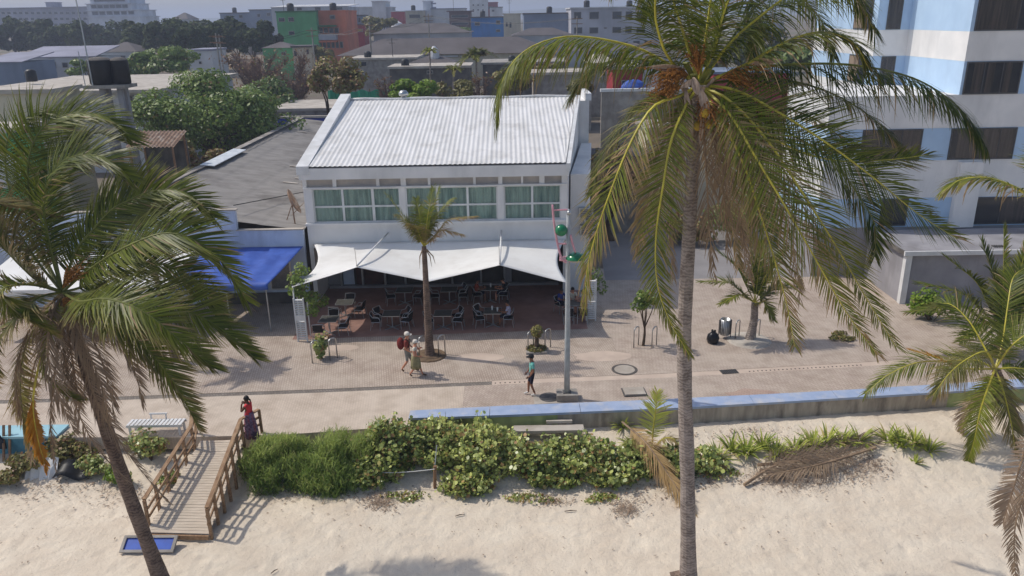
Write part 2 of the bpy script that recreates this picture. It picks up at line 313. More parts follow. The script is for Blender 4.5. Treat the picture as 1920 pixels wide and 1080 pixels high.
# far low hills on the horizon
mb = MB(); prof = []
for i in range(90):
    x = -2600 + i * 60; h = 14 + 16 * max(0, noise.noise((x * 0.0011, 0, 3.3)) + 0.25) + 5 * noise.noise((x * 0.008, 2, 1)) + (14 * math.exp(-((x - 420) / 420) ** 2))
    prof.append((x, h))
for x, h in prof: mb.v += [(x, 2300, 0), (x, 2420, 9.5 + h * 0.8), (x, 2800, 9.5 + h)]
mb.f = [(3 * i + k, 3 * i + 3 + k, 3 * i + 4 + k, 3 * i + 1 + k) for i in range(len(prof) - 1) for k in (0, 1)]; mb.m = [0] * len(mb.f)
M['hill'] = mat('far_hill', (92, 98, 74), 0.95, (70, 78, 60), 0.02, 6)
struct('hills', M['hill'], mb, smooth=True)
def paving(name, rot, c1, c2, mortar, bw=0.2, bh=0.1, dirt=(196, 182, 166), dpos=0.55):
    m = bpy.data.materials.new(name); m.use_nodes = True; nt = m.node_tree; N = nt.nodes; L = nt.links; b = N['Principled BSDF']; b.inputs['Roughness'].default_value = 0.85; b.inputs['Specular IOR Level'].default_value = 0.25
    g = N.new('ShaderNodeNewGeometry'); mp = N.new('ShaderNodeMapping'); mp.inputs['Rotation'].default_value = (0, 0, R_(rot)); L.new(g.outputs['Position'], mp.inputs[0])
    k = N.new('ShaderNodeTexBrick'); k.inputs['Scale'].default_value = 1.0; k.inputs['Brick Width'].default_value = bw; k.inputs['Row Height'].default_value = bh; k.inputs['Mortar Size'].default_value = 0.011; k.inputs['Mortar Smooth'].default_value = 0.3; k.inputs['Bias'].default_value = 0.0
    k.inputs['Color1'].default_value = lin(c1) + (1,); k.inputs['Color2'].default_value = lin(c2) + (1,); k.inputs['Mortar'].default_value = lin(mortar) + (1,); L.new(mp.outputs[0], k.inputs['Vector'])
    n = N.new('ShaderNodeTexNoise'); n.inputs['Scale'].default_value = 0.3; n.inputs['Detail'].default_value = 9; n.inputs['Roughness'].default_value = 0.6; L.new(g.outputs['Position'], n.inputs['Vector'])
    r = N.new('ShaderNodeValToRGB'); e = r.color_ramp.elements; e[0].position = dpos - 0.15; e[0].color = (0.12, 0.12, 0.12, 1); e[1].position = dpos + 0.15; e[1].color = (0.7, 0.7, 0.7, 1); L.new(n.outputs['Fac'], r.inputs[0])
    mx = N.new('ShaderNodeMix'); mx.data_type = 'RGBA'; L.new(r.outputs[0], mx.inputs[0]); L.new(k.outputs['Color'], mx.inputs[6]); mx.inputs[7].default_value = lin(dirt) + (1,)
    n3 = N.new('ShaderNodeTexNoise'); n3.inputs['Scale'].default_value = 1.3; n3.inputs['Detail'].default_value = 6; L.new(g.outputs['Position'], n3.inputs['Vector'])
    r3 = N.new('ShaderNodeValToRGB'); e = r3.color_ramp.elements; e[0].position = 0.3; e[0].color = (0.8, 0.78, 0.76, 1); e[1].position = 0.58; e[1].color = (1, 1, 1, 1); L.new(n3.outputs['Fac'], r3.inputs[0])
    m3 = N.new('ShaderNodeMix'); m3.data_type = 'RGBA'; m3.blend_type = 'MULTIPLY'; m3.inputs[0].default_value = 1.0; L.new(mx.outputs[2], m3.inputs[6]); L.new(r3.outputs[0], m3.inputs[7])
    L.new(m3.outputs[2], b.inputs['Base Color'])
    bp = N.new('ShaderNodeBump'); bp.inputs['Strength'].default_value = 0.4; bp.inputs['Distance'].default_value = 0.01; bp.invert = True; L.new(k.outputs['Fac'], bp.inputs['Height']); L.new(bp.outputs[0], b.inputs['Normal']); return m
M['pave_left'] = paving('brick_paving_straight', 80, (188, 172, 158), (174, 157, 144), (136, 122, 112), dirt=(188, 175, 160))
M['pave_right'] = paving('brick_paving_diagonal', 52, (190, 174, 160), (176, 159, 147), (140, 126, 116), dirt=(190, 177, 163))
M['pave_front'] = paving('sandy_paving', 84, (198, 182, 166), (188, 171, 155), (166, 150, 136), dirt=(206, 192, 176), dpos=0.42)
M['drain_cobble'] = paving('drain_cobbles', 2, (140, 132, 124), (116, 110, 104), (92, 86, 82), 0.12, 0.12, dirt=(150, 140, 128), dpos=0.7)
M['gutter'] = mat('gutter_concrete', (200, 182, 166), 0.85, (184, 166, 152), 1.2, bump=0.1, bscale=20)
FRONT = [(-70, 25.3), (-30, 25.5), (-12, 24.95), (-8.4, 25.0), (-3.9, 25.5), (0, 25.9), (5, 26.1), (9.7, 26.4), (13.2, 26.7), (18, 27.1), (26, 27.9), (60, 31.5)]
DRAIN = [(-70, 26.9), (-30, 27.7), (-16.5, 28.1), (-7.85, 28.48), (-0.72, 28.94), (6.2, 29.3), (14.42, 30.03), (22, 30.9), (60, 35.6)]
def lerpline(pl, x):
    for (a, b), (c, d) in zip(pl, pl[1:]):
        if a <= x <= c: return b + (d - b) * (x - a) / (c - a)
    return pl[-1][1]
def strip(name, mats, fy0, fy1, x0, x1, z, n=60, thick=0.0, kind=True):
    mb = MB(); XS = [x0 + (x1 - x0) * i / n for i in range(n + 1)]
    for x in XS: mb.v += [(x, fy0(x), z), (x, fy1(x), z), (x, fy0(x), z - max(thick, 0.001))]
    for i in range(n):
        mb.f += [(3 * i, 3 * i + 3, 3 * i + 4, 3 * i + 1)] + ([(3 * i + 2, 3 * i + 5, 3 * i + 3, 3 * i)] if thick else [])
    mb.m = [0] * len(mb.f)
    return struct(name, mats, mb) if kind else mb
fr = lambda x: lerpline(FRONT, x); dr = lambda x: lerpline(DRAIN, x)
strip('promenade_front', M['pave_front'], fr, lambda x: dr(x) - 0.15, -70, -2.0, 0.0, thick=0.5)
strip('promenade_front_right', M['pave_right'], fr, lambda x: dr(x) - 0.15, -1.996, 60, 0.0, thick=0.5)
strip('drain_channel', M['drain_cobble'], lambda x: dr(x) - 0.146, lambda x: dr(x) + 0.15, -70, -0.9, -0.012)
strip('drain_gutter', M['gutter'], lambda x: dr(x) - 0.146, lambda x: dr(x) + 0.25, -0.896, 60, -0.008)
strip('promenade_left', M['pave_left'], lambda x: dr(x) + 0.154, lambda x: 41.0, -70, -0.9, 0.0)
strip('promenade_middle', M['pave_left'], lambda x: dr(x) + 0.254, lambda x: 41.0, -0.896, 4.6, 0.0, n=12)
strip('promenade_right', M['pave_right'], lambda x: dr(x) + 0.254, lambda x: 44.0 if x < 20 else 41, 4.604, 60, 0.0)
# dark tiled terrace under the canopy
mb = MB().quad((-10.4, 33.9, 0.006), (3.6, 34.6, 0.006), (3.6, 41.2, 0.006), (-10.4, 41.2, 0.006))
struct('terrace_floor', M['terracotta'], mb)
# trodden hollows: footprints pressed into the dry sand (shallow rimmed dents as geometry)
# drain slots: short dark slits along the gutter
t = empty('slotted_drain', (-0.5, 28.95, 0), 'row of small dark drain slots along the promenade gutter near the teal shirted man', 'drain')
def slot(x, par):
    y = dr(x); MB().bb(x - 0.028, x + 0.028, y - 0.04, y + 0.04, -0.009, -0.003).build('slot', M['black'], par)
for i in range(7): slot(-0.75 + i * 0.2, t)
t = empty('slotted_drain', (10, 29.6, 0), 'long row of dark drain slots right of the iron grate', 'drain')
for i in range(28): slot(9.9 + i * 0.18, t)
t = empty('drain_grate', G(1367, 697), 'rectangular iron drain grate set in the promenade beside the dark slots', 'drain cover')
c = G(1367, 697); a = 0.12
MB().box(c + Vector((0, 0, 0.008)), (0.72, 0.38, 0.016), rz=a).build('frame', M['grate'], t)
for i in range(9):
    p = c + Matrix.Rotation(a, 3, 'Z') @ Vector((-0.3 + i * 0.075, 0, 0)); MB().box(p + Vector((0, 0, 0.022)), (0.03, 0.3, 0.012), rz=a).build('grate_bar', M['black'], t)
c = G(1171, 693); t = empty('manhole_cover', c, 'round concrete manhole cover in the brick paving', 'manhole cover')
MB().lathe(c, [(0.55, 0.0), (0.55, 0.012), (0.44, 0.012), (0.44, 0.004)], 28).build('ring', M['dark_concrete'], t)
MB().lathe(c, [(0.43, 0.0), (0.43, 0.014), (0.001, 0.014)], 28).build('lid', M['light_concrete'], t)
c = G(1189, 736); t = empty('access_lid', c, 'square pale concrete access lid sitting proud of the paving by the blue wall', 'access lid')
MB().box(c + Vector((0, 0, 0.02)), (0.92, 0.72, 0.04), rz=0.05).build('frame', M['grate'], t)
MB().box(c + Vector((0, 0, 0.06)), (0.82, 0.62, 0.05), rz=0.05).build('lid', M['light_concrete'], t)
# oval concrete inspection lid beside the lamp base
c = G(1028, 748); t = empty('inspection_slab', c, 'pale concrete slab with a dark round cover at the lamp post foot', 'inspection cover')
MB().box(c + Vector((0, 0, 0.006)), (1.15, 0.8, 0.012), rz=0.06).build('slab', M['light_concrete'], t)
MB().lathe(c + Vector((0.05, 0.12, 0.012)), [(0.4, 0), (0.4, 0.012), (0.001, 0.012)], 24).build('cover', M['grate'], t)
# repaired patches of newer blocks and spilled cement
M['patch'] = paving('reddish_patch_paving', 20, (178, 150, 136), (166, 138, 126), (138, 118, 108))
for i, (u, v, sx, sy, rz, m, lab) in enumerate(((1415, 742, 2.2, 1.2, .1, 'patch', 'reddish patch of newer blocks behind the tall palm trunk by the wall'), (1130, 668, 2.6, 1.1, .05, 'gutter', 'pale cement patch left of the round manhole'), (900, 640 + 30, 2.2, .9, .04, 'gutter', 'pale worn patch between the slender palm and the planter'), (640, 600 + 52, 1.6, .7, .02, 'gutter', 'pale worn patch right of the leafy plant'))):
    c = G(u, v); mb = MB(); n = 14
    P = [(c.x + sx / 2 * math.cos(k * 6.283 / n) * (1 + .25 * noise.noise((k * .9, i * 7, 1))), c.y + sy / 2 * math.sin(k * 6.283 / n) * (1 + .3 * noise.noise((k * 1.1, i * 5, 4))), .004) for k in range(n)]
    one('paving_patch', M[m], mb.add(P, [tuple(range(n))]), lab, 'paving patch')
# ------------------------------------------------------------------ low blue-topped sea wall
WF = [(-3.87, 25.25), (-0.08, 25.38), (5.93, 25.68), (9.47, 25.97), (16.27, 26.59), (26, 27.5)]
WB = [(-3.94, 25.83), (-0.08, 26.11), (4.96, 26.35), (9.69, 26.66), (13.16, 26.93), (17.94, 27.39), (26, 28.2)]
t = empty('sea_wall', (6, 25.7, -0.3), 'long low sea wall with a pale blue top and stained concrete face', 'wall')
wf = lambda x: lerpline(WF, x); wb = lambda x: lerpline(WB, x)
def wall_body(x0, x1, m, name='wall_face'):
    mb = MB(); n = max(2, int((x1 - x0) / 1.5)); XS = [x0 + (x1 - x0) * i / n for i in range(n + 1)]
    mb.poly([(x, wf(x) + 0.03) for x in XS] + [(x, wb(x) - 0.03) for x in reversed(XS)], -0.6, 0.36); return mb.build(name, m, t)
wall_body(-3.8, 1.6, M['wall_green']); wall_body(1.604, 16.6, M['wall_face']); wall_body(16.604, 25.9, M['wall_green'])
cuts = [-3.86, -0.9, 2.45, 5.6, 8.95, 12.2, 15.4, 18.6, 21.8, 25.95]
for a, b in zip(cuts, cuts[1:]):
    n = 3; XS = [a + 0.008 + (b - a - 0.016) * i / n for i in range(n + 1)]
    MB().poly([(x, wf(x)) for x in XS] + [(x, wb(x)) for x in reversed(XS)], 0.362, 0.45 + random.uniform(-0.004, 0.004)).build('cap_slab', M['blue_cap'], t)
# left piece of the same kind of wall, turquoise
M['teal_cap'] = mat('turquoise_cap', (160, 200, 210), 0.55, (146, 188, 200), 2.5)
M['teal_side'] = mat('turquoise_side', (84, 140, 158), 0.7, (66, 118, 138), 2.5)
t = empty('turquoise_wall', (-18, 25, -0.3), 'turquoise topped low wall end behind the left palm fronds', 'wall')
p = G(118, 806, 0.1)
MB().bb(-34, p.x - 0.02, p.y - 0.42, p.y + 0.38, -0.9, 0.01).build('wall_face', M['teal_side'], t)
for i in range(5):
    x1 = p.x - i * 3.1; MB().bb(x1 - 3.09, x1, p.y - 0.45, p.y + 0.41, 0.012, 0.1).build('cap_slab', M['teal_cap'], t)
t = empty('beach_lounger', G(8, 850, -0.5), 'dark folded beach lounger with a wooden strut left of the orange frond', 'lounger')
c = G(5, 850, -0.55)
MB().box(c + Vector((-0.5, 0, 0.45)), (1.3, 0.08, 0.9), rx=0.35).build('back_cloth', mat('dark_blue_canvas', (34, 44, 62), 0.7), t)
for dx in (-1.1, 0.2, 0.42): MB().bar(c + Vector((dx, -0.35, -0.25)), c + Vector((dx - 0.12, 0.3, 1.0)), 0.07).build('strut', M['wood'], t)
# ------------------------------------------------------------------ concrete and white benches
c = G(1030, 805, -0.0); t = empty('concrete_bench', (c.x, c.y, -0.3), 'weathered grey concrete bench sunk in the plants below the blue wall', 'bench')
MB().bb(c.x - 1.3, c.x + 1.25, c.y - 0.2, c.y + 0.22, -0.04, 0.06).build('seat', M['light_concrete'], t)
for dx in (-0.95, 0.95): MB().bb(c.x + dx - 0.1, c.x + dx + 0.1, c.y - 0.16, c.y + 0.18, -0.6, -0.042).build('leg', M['concrete'], t)
MB().bb(c.x - 0.1, c.x + 0.85, c.y + 0.24, c.y + 0.34, 0.1, 0.2).build('backrest', M['light_concrete'], t)
for dx in (0.05, 0.7): MB().bb(c.x + dx - 0.04, c.x + dx + 0.04, c.y + 0.25, c.y + 0.33, -0.5, 0.098).build('back_post', M['concrete'], t)
c = G(293, 792, 0.42); t = empty('slatted_bench', (c.x, c.y, 0), 'white slatted bench at the promenade edge above the ramp', 'bench')
for i in range(14): MB().bb(c.x - 1.0 + i * 0.145, c.x - 1.0 + i * 0.145 + 0.1, c.y - 0.24, c.y + 0.24, 0.405, 0.44).build('slat', M['white'], t)
for dy in (-0.2, 0.2): MB().bb(c.x - 1.02, c.x + 1.02, c.y + dy - 0.03, c.y + dy + 0.03, 0.34, 0.403).build('rail', M['white'], t)
for dx in (-0.9, 0.9):
    for dy in (-0.2, 0.2): MB().bb(c.x + dx - 0.04, c.x + dx + 0.04, c.y + dy - 0.028, c.y + dy + 0.028, 0.0, 0.338).build('leg', M['white'], t)
MB().bar((c.x - 0.35, c.y + 0.3, 0.62), (c.x + 0.3, c.y + 0.3, 0.62), 0.06, 0.05).build('backrest', M['white'], t)
for dx in (-0.3, 0.25): MB().bar((c.x + dx, c.y + 0.28, 0.36), (c.x + dx, c.y + 0.3, 0.6), 0.04).build('back_post', M['white'], t)
# ------------------------------------------------------------------ wooden ramp
t = empty('wooden_ramp', (-10.4, 20.5, -1.0), 'weathered wooden boardwalk ramp with railings from the promenade to the sand', 'boardwalk')
RA = [G(389, 1003, -0.82), G(454, 826, 0.01)]     # right edge, bottom to top
RL = [G(276, 1000, -0.82), G(380, 828, 0.01)]    # left edge
NP = 36
for i in range(NP):
    q0, q1 = (i + 0.04) / NP, (i + 0.94) / NP; j = random.uniform(-0.03, 0.03)
    A, B = RL[0].lerp(RL[1], q0), RA[0].lerp(RA[1], q0); C_, D_ = RA[0].lerp(RA[1], q1), RL[0].lerp(RL[1], q1)
    ext = Vector((0.05 + j, 0, 0)); A, D_ = A - ext, D_ - ext; B, C_ = B + ext, C_ + ext; dz = Vector((0, 0, 0.035 + random.uniform(0, 0.006)))
    MB().add([A, B, C_, D_, A + dz, B + dz, C_ + dz, D_ + dz], [(3, 2, 1, 0), (4, 5, 6, 7), (0, 1, 5, 4), (1, 2, 6, 5), (2, 3, 7, 6), (3, 0, 4, 7)]).build('plank', M['plank'], t)
for k in (0.08, 0.5, 0.92):
    a = RL[0].lerp(RA[0], k); b = RL[1].lerp(RA[1], k); MB().bar(a + Vector((0, 0.05, -0.09)), b + Vector((0, -0.05, -0.09)), 0.08, 0.16).build('joist', M['wood'], t)
MB().bar(RL[0] + Vector((-0.05, -0.06, -0.06)), RA[0] + Vector((0.05, -0.06, -0.06)), 0.06, 0.14).build('end_board', M['rail_wood'], t)
def railing(L0, L1, side, posts, top0=0.0, extra=None):
    pts = []
    for q in posts:
        p = L0.lerp(L1, q) + Vector((side * 0.1, 0, 0)); pts.append(p)
        gz = sand_z(p.x, p.y) - 0.25
        MB().bar((p.x, p.y, min(gz, p.z - 0.2)), p + Vector((0, 0, 0.92)), 0.085, 0.085).build('post', M['rail_wood'], t)
    if extra: pts.append(extra); MB().bar((extra.x, extra.y, -0.05), extra + Vector((0, 0, 0.92)), 0.085, 0.085).build('post', M['rail_wood'], t)
    for h, w, hh in ((0.95, 0.13, 0.045), (0.62, 0.035, 0.09), (0.33, 0.035, 0.09)):
        off = 0.0 if h > 0.9 else -side * 0.062
        for a, b in zip(pts, pts[1:]):
            MB().bar(a + Vector((off, 0, h)), b + Vector((off, 0, h)), w, hh).build('handrail' if h > 0.9 else 'rail', M['rail_wood'], t)
railing(RA[0], RA[1], 1, [0.01, 0.17, 0.33, 0.49, 0.65, 0.81, 0.97], extra=RA[1] + Vector((.55, .55, 0)))
railing(RL[0], RL[1], -1, [0.08, 0.25, 0.42, 0.58, 0.74, 0.9], extra=RL[1] + Vector((-.45, .6, 0)))
# ------------------------------------------------------------------ blue framed panel lying on the sand at the ramp foot
c = G(280, 1021, -0.85); t = empty('sign_board', (c.x, c.y, -1.05), 'blue panel in a grey frame on the sand at the foot of the ramp', 'sign panel')
a = -0.02; tilt = 0.5
MB().box(c, (1.6, 0.5, 0.05), rz=a, rx=tilt).build('panel', mat('blue_panel_paint', (28, 84, 186), 0.4, (22, 70, 164), 3), t)
for sx, sy, wx, wy in ((0, 0.23, 1.64, 0.08), (0, -0.23, 1.64, 0.08), (0.78, 0, 0.09, 0.378), (-0.78, 0, 0.09, 0.378)):
    p = c + Matrix.Rotation(a, 3, 'Z') @ Matrix.Rotation(tilt, 3, 'X') @ Vector((sx, sy, 0.035)); MB().box(p, (wx, wy, 0.07), rz=a, rx=tilt).build('frame_bar', M['concrete'], t)
for dx in (-0.6, 0.6):
    for dy in (-0.15, 0.15): MB().bar((c.x + dx, c.y + dy, -1.25), (c.x + dx, c.y + dy, c.z + dy * 0.5 - 0.05), 0.07).build('leg', M['concrete'], t)
# ------------------------------------------------------------------ white two-storey restaurant building
random.seed(11)
FY = 39.0
t = empty('white_building', (-4, FY, 0), 'white two storey restaurant building with corrugated white roof and green curtained windows', 'building')
XL, XR = -10.5, 2.9
zf = lambda v: Y(800, v, FY).z
zR = lambda y: 7.25 + (y - 38.8) * (9.3 - 7.25) / (50.8 - 38.8)     # roof plane
xRr = lambda y: 2.95 + (y - 39) * (4.45 - 2.95) / 11.8               # splayed right side
# outer side walls and back
def side_wall(name, xa, xb, zt=0.0):        # wall strip from (xa,39) to (xb,50.8) with sloping top
    mb = MB(); w = 0.22
    A = [(xa, FY + 0.06, 0), (xb, 50.8, 0), (xb, 50.8, 9.24 + zt), (xa, FY + 0.06, zR(FY) - 0.06 + zt)]
    B = [(x + w, y, z) for x, y, z in A]
    mb.add(A + B, [(0, 3, 2, 1), (4, 5, 6, 7), (0, 1, 5, 4), (1, 2, 6, 5), (2, 3, 7, 6), (3, 0, 4, 7)]); return mb.build(name, M['white_wall'], t)
side_wall('side_wall', XL - 0.02, XL - 0.02); side_wall('side_wall', XR - 0.2, xRr(50.8) - 0.22)
MB().bb(XL + 0.21, xRr(50.8) - 0.25, 50.6, 50.82, 0, 9.15).build('back_wall', M['white_wall'], t)
z_top, z_cl1, z_cl0, z_w1, z_wm, z_w0, z_sill, z_can = zf(311), zf(332), zf(348), zf(351), zf(385), zf(413), zf(418), zf(456)
MB().bb(XL - 0.1, XR + 0.06, FY - 0.25, FY + 0.3, z_cl1, z_top).build('fascia', M['white_wall'], t)
# clerestory: recessed boards between little posts
cl = [574, 623, 630, 705, 711, 751, 761, 802, 807, 887, 892, 934, 942, 977, 981, 1011, 1021, 1053]
cx = [Y(u, 340, FY).x for u in cl]
MB().bb(XL, XR, FY + 0.14, FY + 0.2, z_cl0 - 0.02, z_cl1 - 0.003).build('clerestory_board', M['clerestory'], t)
edges = [XL] + cx + [XR]
for a, b in zip(edges[0::2], edges[1::2]):
    MB().bb(a + 0.002, b - 0.002, FY - 0.02, FY + 0.138, z_cl0, z_cl1 - 0.003).build('clerestory_post', M['white_wall'], t)
MB().bb(XL, XR, FY - 0.1, FY + 0.135, z_w1 + 0.03, z_cl0 - 0.003).build('transom', M['white_wall'], t)
# window band
wx = [Y(u, 380, FY).x for u in (587, 641, 645, 697, 702, 751, 761, 818, 822, 875, 879, 933, 945, 996, 1000, 1052)]
for a, b in ((XL, wx[0]), (wx[5], wx[6]), (wx[11], wx[12]), (wx[15], XR)):
    MB().bb(a + 0.001, b - 0.001, FY - 0.03, FY + 0.2, z_w0 - 0.05, z_w1 + 0.028).build('pier', M['white_wall'], t)
for grp in ((0, 5), (6, 11), (12, 15)):
    x0, x1 = wx[grp[0]], wx[grp[1]]
    w = MB().bb(x0 + 0.002, x1 - 0.002, FY + 0.02, FY + 0.09, z_w1 - 0.05, z_w1 + 0.026).bb(x0 + 0.002, x1 - 0.002, FY + 0.02, FY + 0.09, z_w0 - 0.05, z_w0 + 0.02)
    for i in range(grp[0], grp[1] + 1, 2):                       # vertical bars between panes
        if i > grp[0]: w.bb(wx[i - 1], wx[i], FY + 0.02, FY + 0.09, z_w0 + 0.021, z_w1 - 0.051)
    for a, b in ((x0 + 0.003, x0 + 0.07), (x1 - 0.07, x1 - 0.003)): w.bb(a, b, FY + 0.018, FY + 0.088, z_w0 + 0.021, z_w1 - 0.051)
    w = w.build('window', M['white'], t)
    for i in range(grp[0], grp[1], 2):
        a, b = wx[i], wx[i + 1]
        if i == grp[0]: a += 0.071
        if i + 1 == grp[1]: b -= 0.071
        MB().bb(a + 0.001, b - 0.001, FY + 0.022, FY + 0.086, z_wm - 0.045, z_wm + 0.045).build('glazing_bar', M['white'], w)
        for z0, z1 in ((z_w0 + 0.021, z_wm - 0.046), (z_wm + 0.046, z_w1 - 0.052)):
            MB().bb(a + 0.002, b - 0.002, FY + 0.05, FY + 0.056, z0, z1).build('pane', M['glass_green'], w)
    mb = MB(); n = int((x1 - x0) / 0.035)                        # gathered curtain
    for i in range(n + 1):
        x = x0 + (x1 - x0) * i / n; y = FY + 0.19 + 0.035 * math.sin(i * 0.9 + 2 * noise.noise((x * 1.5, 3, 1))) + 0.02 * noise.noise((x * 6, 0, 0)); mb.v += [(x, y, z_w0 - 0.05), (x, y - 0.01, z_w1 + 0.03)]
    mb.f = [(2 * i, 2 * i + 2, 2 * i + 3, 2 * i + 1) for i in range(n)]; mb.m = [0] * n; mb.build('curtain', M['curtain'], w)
MB().bb(XL - 0.04, XR + 0.04, FY - 0.16, FY + 0.2, z_sill - 0.03, z_w0 - 0.052).build('sill', M['white_wall'], t)
MB().bb(XL, XR, FY, FY + 0.25, 3.0, z_sill - 0.032).build('upper_wall', M['white_wall'], t)
MB().bb(XL + 0.21, XR - 0.21, FY + 0.255, 50.5, 2.86, 3.0).build('floor_slab', M['dark_concrete'], t)
MB().bb(XL + 0.21, XR - 0.21, FY + 0.32, 50.5, 3.004, 3.05).build('upper_floor', M['dark_wood'], t)
# corrugated roof
mb = MB(); pitch = 0.25; n = int((XR + 2.4 - XL) / (pitch / 6)); rows = [38.75, 42.8, 46.8, 50.75]
for i in range(n + 1):
    x = XL + 0.45 + i * pitch / 6; w = 0.017 * math.sin(i * math.pi / 3)
    for y in rows: mb.v.append((min(x, xRr(y) - 0.12), y, zR(y) + w + 0.05 + 0.006 * noise.noise((x, y, 5))))
k = len(rows); mb.f = [(i * k + j, (i + 1) * k + j, (i + 1) * k + j + 1, i * k + j + 1) for i in range(n) for j in range(k - 1)]; mb.m = [0] * len(mb.f)
roof = mb.build('roof', M['roof_white'], t, smooth=True)
mb = MB()                                                        # far slope and ridge
mb.add([(XL + 0.3, 50.7, 9.36), (4.3, 50.7, 9.36), (5.2, 58, 8.1), (XL + 0.3, 58, 8.1)], [(0, 1, 2, 3)]); mb.build('rear_slope', M['roof_white'], roof)
mb = MB(); ridge = [(XL + 0.35 + i * 1.0, 50.75, 9.40 + 0.03 * math.sin(i * 1.7)) for i in range(15)] + [(4.3, 50.75, 9.42)]
mb.tube(ridge, 0.085, 6); mb.build('ridge_cap', M['roof_white'], roof, smooth=True)
def parapet(xa, xb, w, h, name):
    A = [(xa, 38.7, zR(38.7) - 0.35), (xb, 50.9, zR(50.9) - 0.35), (xb, 50.9, zR(50.9) + h), (xa, 38.7, zR(38.7) + h * 0.2)]
    B = [(x + w, y, z) for x, y, z in A]
    MB().add(A + B, [(0, 3, 2, 1), (4, 5, 6, 7), (0, 1, 5, 4), (1, 2, 6, 5), (2, 3, 7, 6), (3, 0, 4, 7)]).build(name, M['white'], roof)
parapet(XL - 0.18, XL - 0.18, 0.62, 0.42, 'parapet'); parapet(xRr(38.9) - 0.12, xRr(50.9) - 0.12, 0.2, 0.1, 'parapet')
p = Y(757, 187, 50.9)
MB().lathe((p.x, 50.95, 9.25), [(0.17, 0), (0.17, 0.28), (0.3, 0.32), (0.33, 0.45), (0.2, 0.62), (0.01, 0.66)], 16).build('roof_vent', M['steel'], roof, smooth=True)
# ground floor glazing and interior
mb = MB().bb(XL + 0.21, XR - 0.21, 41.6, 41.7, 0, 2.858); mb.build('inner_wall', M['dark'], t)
fr_ = MB()
for u in (640, 680, 722, 760, 800, 848, 902, 946): 
    x = Y(u, 520, 41.3).x; MB().bb(x - 0.05, x + 0.05, 41.25, 41.4, 0, 2.85).build('mullion', M['alu'], t)
MB().bb(XL + 0.3, XR - 0.3, 41.15, 41.4, 0.0, 0.14).build('threshold', M['wall_gray'], t)
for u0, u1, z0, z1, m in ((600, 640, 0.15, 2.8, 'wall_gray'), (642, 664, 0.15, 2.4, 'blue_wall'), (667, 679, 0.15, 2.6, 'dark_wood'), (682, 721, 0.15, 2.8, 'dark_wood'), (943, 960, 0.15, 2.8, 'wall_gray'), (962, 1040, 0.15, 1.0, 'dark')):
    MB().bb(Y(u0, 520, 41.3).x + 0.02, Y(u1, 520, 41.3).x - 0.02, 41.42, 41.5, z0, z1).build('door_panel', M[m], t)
# cream block rising behind the right side, with air conditioners
t = empty('stair_block', (4.2, 52, 0), 'plain grey white stair block behind the right edge of the white roof', 'building')
MB().bb(3.2, 5.15, 51.0, 54.5, 0, 9.05).build('wall', M['white_wall'], t)
MB().bb(4.9, 5.28, 50.94, 54.5, 9.054, 9.5).build('parapet', M['white'], t)
t = empty('side_annex', (3.9, 41, 0), 'grey plaster side annex between the white building and the palm trunk', 'building')
MB().poly([(3.15, 40.2), (4.15, 40.2), (5.3, 50.7), (4.65, 50.7)], 0, 6.4).build('wall', M['white_wall'], t)
for i, (u, v) in enumerate(((1098, 398), (1108, 415), (1100, 430))):
    p = Y(u, v, 40.1); a = empty('air_conditioner', p, ['upper', 'right hand', 'lower'][i] + ' grey air conditioner unit on the annex wall beside the palm fronds', 'air conditioner', 'air conditioners on the annex')
    MB().bb(p.x - 0.38, p.x + 0.38, 39.85, 40.19, p.z - 0.27, p.z + 0.27).build('case', M['alu'], a)
    for k in range(5): MB().bb(p.x - 0.3, p.x + 0.3, 39.83, 39.849, p.z - 0.2 + k * 0.09, p.z - 0.15 + k * 0.09).build('grille_slat', M['grate'], a)
# ------------------------------------------------------------------ tensile canopy
CP = [(-10.1, 33.95, 2.62), (-7.1, 34.05, 3.48), (-3.85, 34.0, 2.74), (-0.54, 34.05, 3.46), (2.6, 34.0, 2.55)]
t = empty('canopy', (-4, 34, 3), 'white stretched canvas canopy with two raised points over the restaurant terrace', 'canopy')
mb = MB(); NX, NY = 64, 12
for j in range(NY + 1):
    q = j / NY
    for i in range(NX + 1):
        s = i / NX * 4; k = min(3, int(s)); f = s - k; A, B = Vector(CP[k]), Vector(CP[k + 1]); F_ = A.lerp(B, f)
        sag = -0.22 * 4 * f * (1 - f) * 0.3
        F_.z += sag; F_.y += 0.18 * 4 * f * (1 - f)
        bx = XL + 0.25 + (XR - 0.1 - XL - 0.25) * i / NX; Bk = Vector((bx, 38.98, 3.26))
        p = F_.lerp(Bk, q); p.z -= 0.07 * math.sin(q * math.pi)
        if i < 10: p.x += 0.62 * math.sin(q * math.pi) * (1 - i / 10) ** 1.5          # hollow left edge
        if i > NX - 8: p.x -= 0.45 * math.sin(q * math.pi) * (1 - (NX - i) / 8) ** 1.5
        mb.v.append(tuple(p))
mb.f = [(j * (NX + 1) + i, j * (NX + 1) + i + 1, (j + 1) * (NX + 1) + i + 1, (j + 1) * (NX + 1) + i) for j in range(NY) for i in range(NX)]; mb.m = [0] * len(mb.f)
o = mb.build('fabric', M['canvas'], t, smooth=True); md = o.modifiers.new('thickness', 'SOLIDIFY'); md.thickness = 0.012
for a, b in ((CP[1], (-6.35, 38.95, 3.75)), (CP[3], (-0.5, 38.95, 3.75))):
    MB().tube([Vector(a) + Vector((0, 0.05, 0.05)), Vector(b)], 0.045, 8).build('strut', M['white'], t, smooth=True)
    MB().tube([Vector(a) + Vector((-0.02, 0.02, 0.9)), Vector(a) + Vector((0, 0.03, 0.02))], 0.012, 5).build('cable', M['steel'], t)
